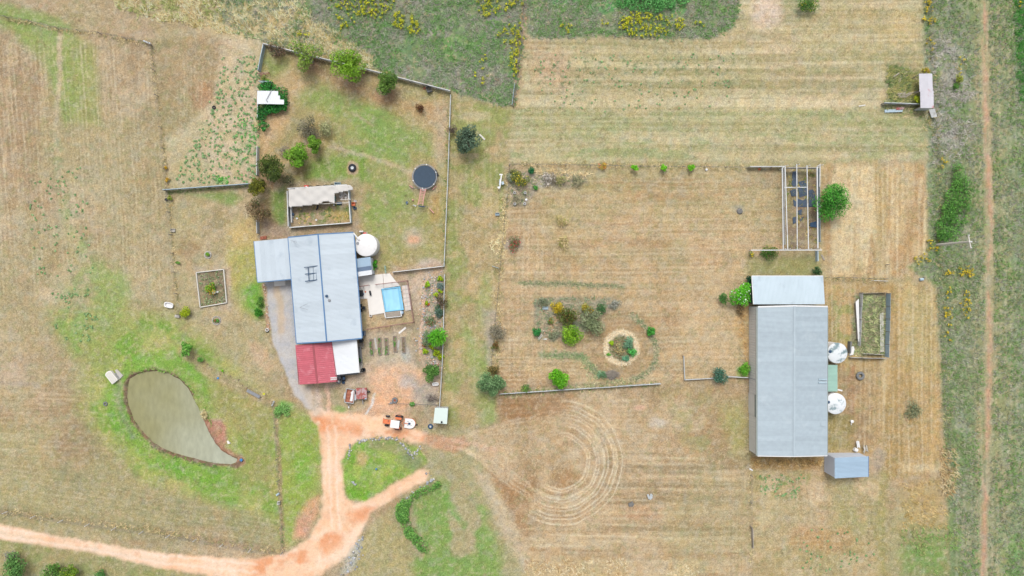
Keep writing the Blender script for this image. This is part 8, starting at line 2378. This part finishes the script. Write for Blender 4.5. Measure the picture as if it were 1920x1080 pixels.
# ------------------------------------------------------------------ steel pergola
pg = thing('steel_pergola', 'open white pergola frame over dark weed mat', 'pergola', W(1500, 390))
zp = 2.1
def pbeam(a, b, w_=.11, z=zp, m_='tin_white', nm='beam'):
    part(nm, pg, M[m_], lambda mb: mb.beam(W(*a, z), W(*b, z), w_, .09))
pbeam((1466.5, 315), (1468.5, 468)); pbeam((1472, 310), (1477, 468)); pbeam((1493.8, 307.5), (1494.8, 468)); pbeam((1513, 310), (1515.8, 468)); pbeam((1532, 313), (1533.5, 466), .16)
pbeam((1408, 469), (1541, 468.8), .12, zp - .1); pbeam((1470, 351.5), (1514, 351), .1, zp - .1)
for y in (351, 389.5, 427.5):
    pbeam((1470 if y > 360 else 1514, y), (1537, y + .5), .05, zp - .1, 'timber_brown', 'brace')
pbeam((1537.5, 310), (1537, 350), .10, zp - .05); pbeam((1466, 315), (1473, 311), .08); pbeam((1532, 312), (1539, 307.5), .08)
for a in ((1467, 316), (1472.5, 312), (1494, 310), (1513.3, 312), (1532, 314), (1537.5, 311), (1468, 467), (1477, 467), (1495, 467), (1516, 467), (1533, 466), (1409, 469), (1533, 389), (1470, 389)):
    part('post', pg, M['white'], lambda mb: mb.box(W(a[0], a[1], zp / 2 - .05), (.09, .09, zp)))
part('end_panel', pg, M['wall_cream'], lambda mb: mb.beam(W(1473.5, 315, 1.3), W(1533, 315.5, 1.3), .04, 1.3))
A, B = W(1466, 318), W(1468, 460)
for i in range(6):
    p, q = A.lerp(B, i / 6), A.lerp(B, (i + 1) / 6)
    link_mesh('side_panel', upright((q - p) * .985, 1.0, 1.0, 6, 'side_panel'), M['tin_white'], pg, p - ORIG[pg])
A, B = W(1531, 317), W(1532.5, 455)
for i in range(6):
    p, q = A.lerp(B, i / 6), A.lerp(B, (i + 1) / 6)
    link_mesh('side_panel', upright((q - p) * .985, 1.15, 1.15, 6, 'side_panel'), M['tin_blue'], pg, p - ORIG[pg])
part('tail_post', pg, M['tin_blue'], lambda mb: mb.beam(W(1531.5, 470, .4), W(1532, 490, .4), .14, .8))
MATL = ('tall torn weed mat strip at the top end of the pergola', 'small torn weed mat scrap just above the white pergola crossbar', 'torn weed mat scrap left of the middle beam below the crossbar', 'square weed mat sheet right below the white pergola crossbar',
        'broad torn weed mat sheet above the second thin pergola brace', 'long torn weed mat strip along the tree side of the pergola', 'narrow torn weed mat strip left of the middle pergola beam', 'small twisted weed mat rag below the second pergola brace',
        'dark blue tarp heap against the pergola side panel', 'small square weed mat scrap just below the second pergola brace', 'lowest torn weed mat scrap left of the middle pergola beam')
for k, pts in enumerate(([(1486, 322), (1493, 320), (1496, 345), (1490, 352), (1484, 346)], [(1497, 341), (1510, 338), (1513, 352), (1500, 350)], [(1481, 358), (1492, 353), (1492, 368), (1484, 368)], [(1496, 352), (1513, 352), (1513, 366), (1499, 370)], [(1494, 372), (1505, 376), (1512, 372), (1513, 388), (1494, 388)],
                       [(1516, 357), (1523, 355), (1528, 362), (1529, 388), (1516, 388)], [(1487, 374), (1493, 378), (1492, 388), (1488, 386)], [(1499, 410), (1507, 406), (1504, 412), (1500, 416)], [(1518, 418), (1529, 415), (1530, 427), (1517, 425)], [(1496, 395), (1503, 392), (1504, 402), (1497, 404)], [(1486, 408), (1492, 406), (1492, 418), (1487, 420)])):
    P = [W(*p) for p in pts]; c = sum(P, Vector()) / len(P)
    t = thing('weed_mat', MATL[k], 'weed mat', c, 'torn weed mat scraps under the pergola')
    part('sheet', t, M['weedmat'] if k != 8 else M['steel_dark'], lambda mb: mb.prism([(p.x, p.y) for p in P], -.03, .06 + .02 * (k % 3) + (.25 if k == 8 else 0)))
crate('orange lid lying below the pergola fence', 1423.5, 317.5, .35, .3, .08, 'orange', 'lid', 'lid')

# ------------------------------------------------------------------ power pole
pp = thing('power_pole', 'tall pale timber power pole with crossarm beside the dirt track', 'power pole', W(1757, 459))
b0 = W(1757, 459); HP = 7.6
part('shaft', pp, M['timber_pale'], lambda mb: mb.tube(b0 + Vector((0, 0, -.3)), b0 + Vector((0, 0, HP)), .19, .13, 12))
ca, cb = b0 + Vector((-.15, 1.0, HP - .35)), b0 + Vector((.25, -1.0, HP - .35))
part('crossarm', pp, M['timber_pale'], lambda mb: mb.beam(ca + Vector((.17, 0, 0)), cb + Vector((.17, 0, 0)), .14, .14))
for f in (.04, .5, .96):
    p = ca.lerp(cb, f) + Vector((.17, 0, .07))
    part('insulator', pp, M['white'], lambda mb: mb.lathe(p, [(.05, 0), (.08, .06), (.05, .1), (.08, .15), (.03, .22)], 10))
part('cap', pp, M['white'], lambda mb: mb.lathe(b0 + Vector((.42, -.02, HP - .3)), [(.1, 0), (.12, .12), (.03, .2)], 10))

# ------------------------------------------------------------------ odds and ends out on the grass
def bathtub(label, px, py, L, wd, rz, matl='white_plastic'):
    t, lp = local_thing('bathtub', label, 'bathtub', px, py, rz)
    n = 20
    def ring(sx, sy): return [(sx * math.copysign(abs(math.cos(a)) ** .5, math.cos(a)), sy * math.copysign(abs(math.sin(a)) ** .6, math.sin(a))) for a in np.linspace(0, 2 * math.pi, n, endpoint=False)]
    o, i_, b = ring(L / 2, wd / 2), ring(L / 2 - .1, wd / 2 - .1), ring(L / 2 - .2, wd / 2 - .18)
    mb = MB(); vs = [(x, y, 0) for x, y in b] + [(x, y, .42) for x, y in o] + [(x, y, .42) for x, y in i_] + [(x, y, .1) for x, y in b]
    fs = []
    for k in range(3):
        for q in range(n): fs.append((k * n + q, k * n + (q + 1) % n, (k + 1) * n + (q + 1) % n, (k + 1) * n + q))
    fs.append(tuple(3 * n + q for q in range(n)))
    mb.add(vs, fs); link_mesh('shell', mb.mesh('shell'), M[matl], t)
    lp('tap', 'steel_grey', lambda mb: mb.tube((L / 2 - .1, 0, .42), (L / 2 - .1, 0, .6), .03))
    return t
bathtub('white bathtub trough on the grass by the paddock fence', 318.5, 571.8, 1.45, .85, -12)
bathtub('white bathtub at the lane fence below the round green tree', 817, 719.5, 1.0, .5, 3)
t, lp = local_thing('water_trough', 'pale concrete water trough with a rounded end beside the pond', 'trough', 212.5, 707.5, -52)
lp('shell', 'concrete', lambda mb: mb.prism([(-.9, -.55), (.85, -.55), (.85, .55), (-.9, .55), (-1.1, .3), (-1.15, 0), (-1.1, -.3)], 0, .5))
lp('rim', 'timber_pale', lambda mb: mb.prism([(-.8, -.45), (.75, -.45), (.75, .45), (-.8, .45), (-.98, .2), (-.98, -.2)], .502, .53))
lp('pipe', 'steel_grey', lambda mb: mb.tube((-.3, .75, .2), (.9, .72, .2), .06))
t = thing('stone_apron', 'weathered pale stone apron beside the concrete trough', 'slab', W(222, 699)); part('slab', t, M['concrete_grey'], lambda mb: mb.prism([tuple(W(*p)[:2]) for p in ((216, 694.5), (220, 692), (231, 704), (225, 711))], -.04, .1))
t = thing('blue_drum', 'small bright blue drum at the pond tip', 'drum', W(452.3, 862.5)); part('drum', t, M['blue'], lambda mb: mb.tube(W(450.5, 861, .14), W(454, 864, .14), .2, .2, 12))
t = thing('blue_ball', 'small blue ball on the loop lawn', 'ball', W(705.5, 879.5)); part('ball', t, M['blue'], lambda mb: mb.lathe(W(705.5, 879.5, .14), [(.02, -.16), (.11, -.12), (.16, 0), (.11, .12), (.02, .16)], 12), True)
t = thing('blue_saucer', 'small blue saucer on the pond flat', 'saucer', W(409, 709)); part('lid', t, M['blue'], lambda mb: mb.lathe(W(409, 709, 0), [(.16, -.02), (.16, .12), (.05, .14)], 12))
crate('silver meter box on the drive fence', 523.6, 942, .36, .45, .4, 'white', 'meter_box', 'box')
t = thing('mail_drum', 'grey drum lying on the drive fence', 'drum', W(521, 927)); part('drum', t, M['tin_blue'], lambda mb: mb.tube(W(518.5, 928.7, .17), W(523.5, 924.8, .17), .17, .17, 12))
t = thing('bent_sheet', 'small bent silver sheet beside the drive fence top', 'sheet', W(511.5, 756)); part('sheet', t, M['tin'], lambda mb: mb.beam(W(509.5, 761, .2), W(514, 752, .4), .18, .04))
t = thing('road_sign', 'small yellow topped marker on the dry bed', 'marker', W(495, 738)); part('post', t, M['post_grey'], lambda mb: mb.tube(W(495, 739, 0), W(495, 739, .9), .03)); part('plate', t, mat('yellow_paint', C(206, 206, 50), .5), lambda mb: mb.box(W(494.6, 738.5, .9), (.35, .3, .04)))
t = thing('corner_strainer', 'pale corner strainer post assembly at the paddock fence corner', 'post', W(278, 80)); part('stay', t, M['tin'], lambda mb: mb.beam(W(269, 76.5, .3), W(282, 81.5, .9), .22, .16)); part('post', t, M['timber'], lambda mb: mb.tube(W(282.5, 82, -.1), W(282.5, 82, 1.2), .1))
crate('concrete sump box halfway down the paddock fence', 325, 432, .7, .5, .2, 'concrete_grey', 'sump', 'sump')
t = thing('fence_bucket', 'black bucket at the fence bend', 'bucket', W(313, 374.5)); part('bucket', t, M['rubber'], lambda mb: mb.lathe(W(313, 374.5, 0), [(.17, -.02), (.2, .34), (.17, .3)], 12))
t = thing('water_tap', 'grey tap stand beside the yellow green shrub', 'tap', W(333, 593)); part('plinth', t, M['concrete_grey'], lambda mb: mb.box(W(333, 593, .15), (.75, .4, .36), -.15)); part('pipe', t, M['steel_grey'], lambda mb: mb.tube(W(336, 593.5, .2), W(336, 593.5, .9), .03))
# white pipe stand on the orchard corner
t = thing('pipe_stand', 'white painted pipe stand outside the orchard corner', 'pipe stand', W(938, 340))
part('pole', t, M['white_plastic'], lambda mb: mb.beam(W(940.3, 327, .9), W(937, 353, .9), .16, .12))
part('head', t, M['white_plastic'], lambda mb: mb.beam(W(936.3, 327.2, .95), W(942.5, 327.5, .95), .18, .12)); part('foot', t, M['white_plastic'], lambda mb: mb.beam(W(933.2, 350.5, .6), W(937, 353.5, .6), .25, .1)); part('valve', t, M['tin_blue'], lambda mb: mb.box(W(942.5, 343.5, .5), (.4, .45, .4), .3)); part('side_pole', t, M['tin_blue'], lambda mb: mb.beam(W(937, 336, .8), W(936.3, 347, .8), .12, .1))
for p in ((940, 329), (937.3, 351)): part('leg', t, M['steel_grey'], lambda mb: mb.tube(W(*p, 0), W(*p, .9), .04))
for px, py, lab in ((965, 361.5, 'upper left grey ring pot in the orchard corner bed'), (984.5, 361.5, 'upper right grey ring pot in the orchard corner bed'), (965.3, 382.5, 'lower left grey ring pot in the orchard corner bed'), (983.7, 382, 'lower right grey ring pot in the orchard corner bed')):
    t = thing('garden_pot', lab, 'pot', W(px, py), 'ring pots in the orchard corner bed'); part('wall', t, M['tin'], lambda mb: mb.torus(W(px, py, .2), .17, .06, 'z', 14, 6, 3)); part('soil', t, M['soil'], lambda mb: mb.lathe(W(px, py, 0), [(.15, 0), (.15, .22)], 12))
t = thing('white_bucket', 'white bucket beside the lower ring pots', 'bucket', W(986.8, 374.5)); part('bucket', t, M['white_plastic'], lambda mb: mb.lathe(W(986.8, 374.5, 0), [(.14, -.02), (.18, .3), (.15, .28)], 12))
crate('blue white box on the orchard west fence', 932.5, 401.8, .65, .4, .3, 'tin_blue', 'box', 'box', .05)
t = thing('brush_heap', 'grey heap of dead brushwood south of the round garden', 'brush heap', W(1147, 703))
mb = MB()
for k in range(170):
    a = random.random() * 6.28; q = math.sqrt(random.random())
    px, py = 1147 + 12 * q * math.cos(a), 702 + 7 * q * math.sin(a)
    an = random.gauss(0.15, .5); L = random.uniform(3, 7)
    z_ = .1 + .5 * (1 - q) * random.random() + .1
    mb.path([W(px - L * math.cos(an), py + L * math.sin(an), z_), W(px + L * math.cos(an), py - L * math.sin(an), z_ + .1)], [.035, .015], 4)
o = mb.build('branches', M['grey_twig'], t); o['kind'] = 'stuff'
part('core', t, M['ash'], lambda mb: mb.lathe(W(1147, 703, 0), [(.75, -.03), (.65, .2), (.3, .35), (.03, .4)], 12))
for nm, lab, x0, y0, n_, m_ in (('tin_scrap', 'crumpled silver tin scraps in the turning paddock', 1219, 931, 5, 'tin'), ('ash_heap', 'small dark ash heap in the turning paddock', 1184, 946, 6, 'ash'), ('stick_heap', 'small heap of white sticks behind the blue shed', 1624, 842, 9, 'timber_pale')):
    t = thing(nm, lab, 'heap', W(x0, y0))
    for k in range(n_):
        a = random.random() * 3.14 if nm != 'stick_heap' else random.gauss(1.57, .25)
        L = random.uniform(2, 5) if nm != 'stick_heap' else random.uniform(4, 7)
        px, py = x0 + random.uniform(-4, 4), y0 + random.uniform(-3, 3)
        part('piece', t, M[m_], lambda mb: mb.beam(W(px - L * math.cos(a), py + L * math.sin(a), .08 + .05 * k), W(px + L * math.cos(a), py - L * math.sin(a), .15 + .05 * k), .28 if nm != 'stick_heap' else .07, .05))
board_stack('stack of white guttering lengths behind the blue shed', (1605, 826), (1607, 838), 3, .14, 'white', 'guttering', 'gutter_lengths', z=.5, spread=.16)
t = thing('white_drum', 'white drum between gutter lengths and blue shed', 'drum', W(1604.5, 843)); part('drum', t, M['white_plastic'], lambda mb: mb.tube(W(1601.5, 841.5, .3), W(1607, 845, .3), .3, .3, 14))
t = thing('bore_cap', 'small white bore cap below the lower shed tank', 'bore cap', W(1596.3, 789.7)); part('cap', t, M['white_plastic'], lambda mb: mb.lathe(W(1596.3, 789.7, 0), [(.22, -.03), (.24, .3), (.1, .36)], 14)); part('pipe', t, M['white_plastic'], lambda mb: mb.tube(W(1596.3, 790, .1), W(1596, 797, .1), .05))
board_stack('small white board lying at the big shed corner', (1405, 878.5), (1411, 882), 1, .2, 'white', 'board', 'board', z=.05)
board_stack('pale log lying beside the grey green lane tree', (899, 252), (909, 262), 1, .25, 'timber_pale', 'log', 'log', z=.1)
board_stack('pale stick lying on the mown field near the corner pen', (1611, 199), (1623, 197), 1, .18, 'timber_pale', 'stick', 'stick', z=.06)
board_stack('grey offcut leaning under the pergola tail', (1540, 478), (1545, 488), 2, .1, 'timber', 'offcut', 'offcut', z=.1)
board_stack('white branches lying in the orchard bed', (1010, 635), (1017, 627), 2, .1, 'timber_pale', 'branch', 'branch', z=.15, spread=.2)
board_stack('white plank lying at the lower edge of the orchard bed', (1018, 636), (1026, 635.5), 1, .15, 'white', 'plank', 'plank', z=.05)
crate('blue grey plastic tray in the orchard bed', 1022.5, 577.5, .9, .45, .2, 'tin_blue', 'tray', 'tray')
crate('small grey incinerator bin on the yard fence', 805, 168.5, .8, .9, .6, 'rubber_grey', 'incinerator', 'bin', .3)
t = thing('red_heap', 'small heap of red bricks beside the yard fence bin', 'bricks', W(797, 165))
for k in range(5): part('brick', t, M['rust'], lambda mb: mb.box(W(794.5 + 5 * random.random(), 163 + 4 * random.random(), .05 + .02 * k), (.3, .16, .1), random.random() * 3))
for px, py, lab in ((1387, 396, 'ash grey stump heap on the orchard grass'),):
    t = thing('stump', lab, 'stump', W(px, py)); part('trunk', t, M['ash'], lambda mb: mb.lathe(W(px, py, 0), [(.5, -.04), (.42, .15), (.3, .22), (.05, .24)], 12))
t = thing('white_marker', 'tiny white marker stone on the orchard north fence', 'marker', W(1324.5, 318)); part('stone', t, M['white'], lambda mb: mb.box(W(1324.5, 318, .12), (.3, .3, .3), .4))
t = thing('weed_barrel', 'pale blue drum in the weeds below the power pole', 'drum', W(1728, 524)); part('drum', t, M['tin_blue'], lambda mb: mb.tube(W(1724.5, 524, .22), W(1731, 523.6, .22), .22, .22, 12))
t = thing('pebble_post', 'small white stone on the mud beside the pond tail', 'stone', W(429, 829)); part('stone', t, M['concrete'], lambda mb: mb.prism([tuple(W(*p)[:2]) for p in ((426, 826.5), (429, 826), (432.5, 831), (428, 832))], -.04, .2))
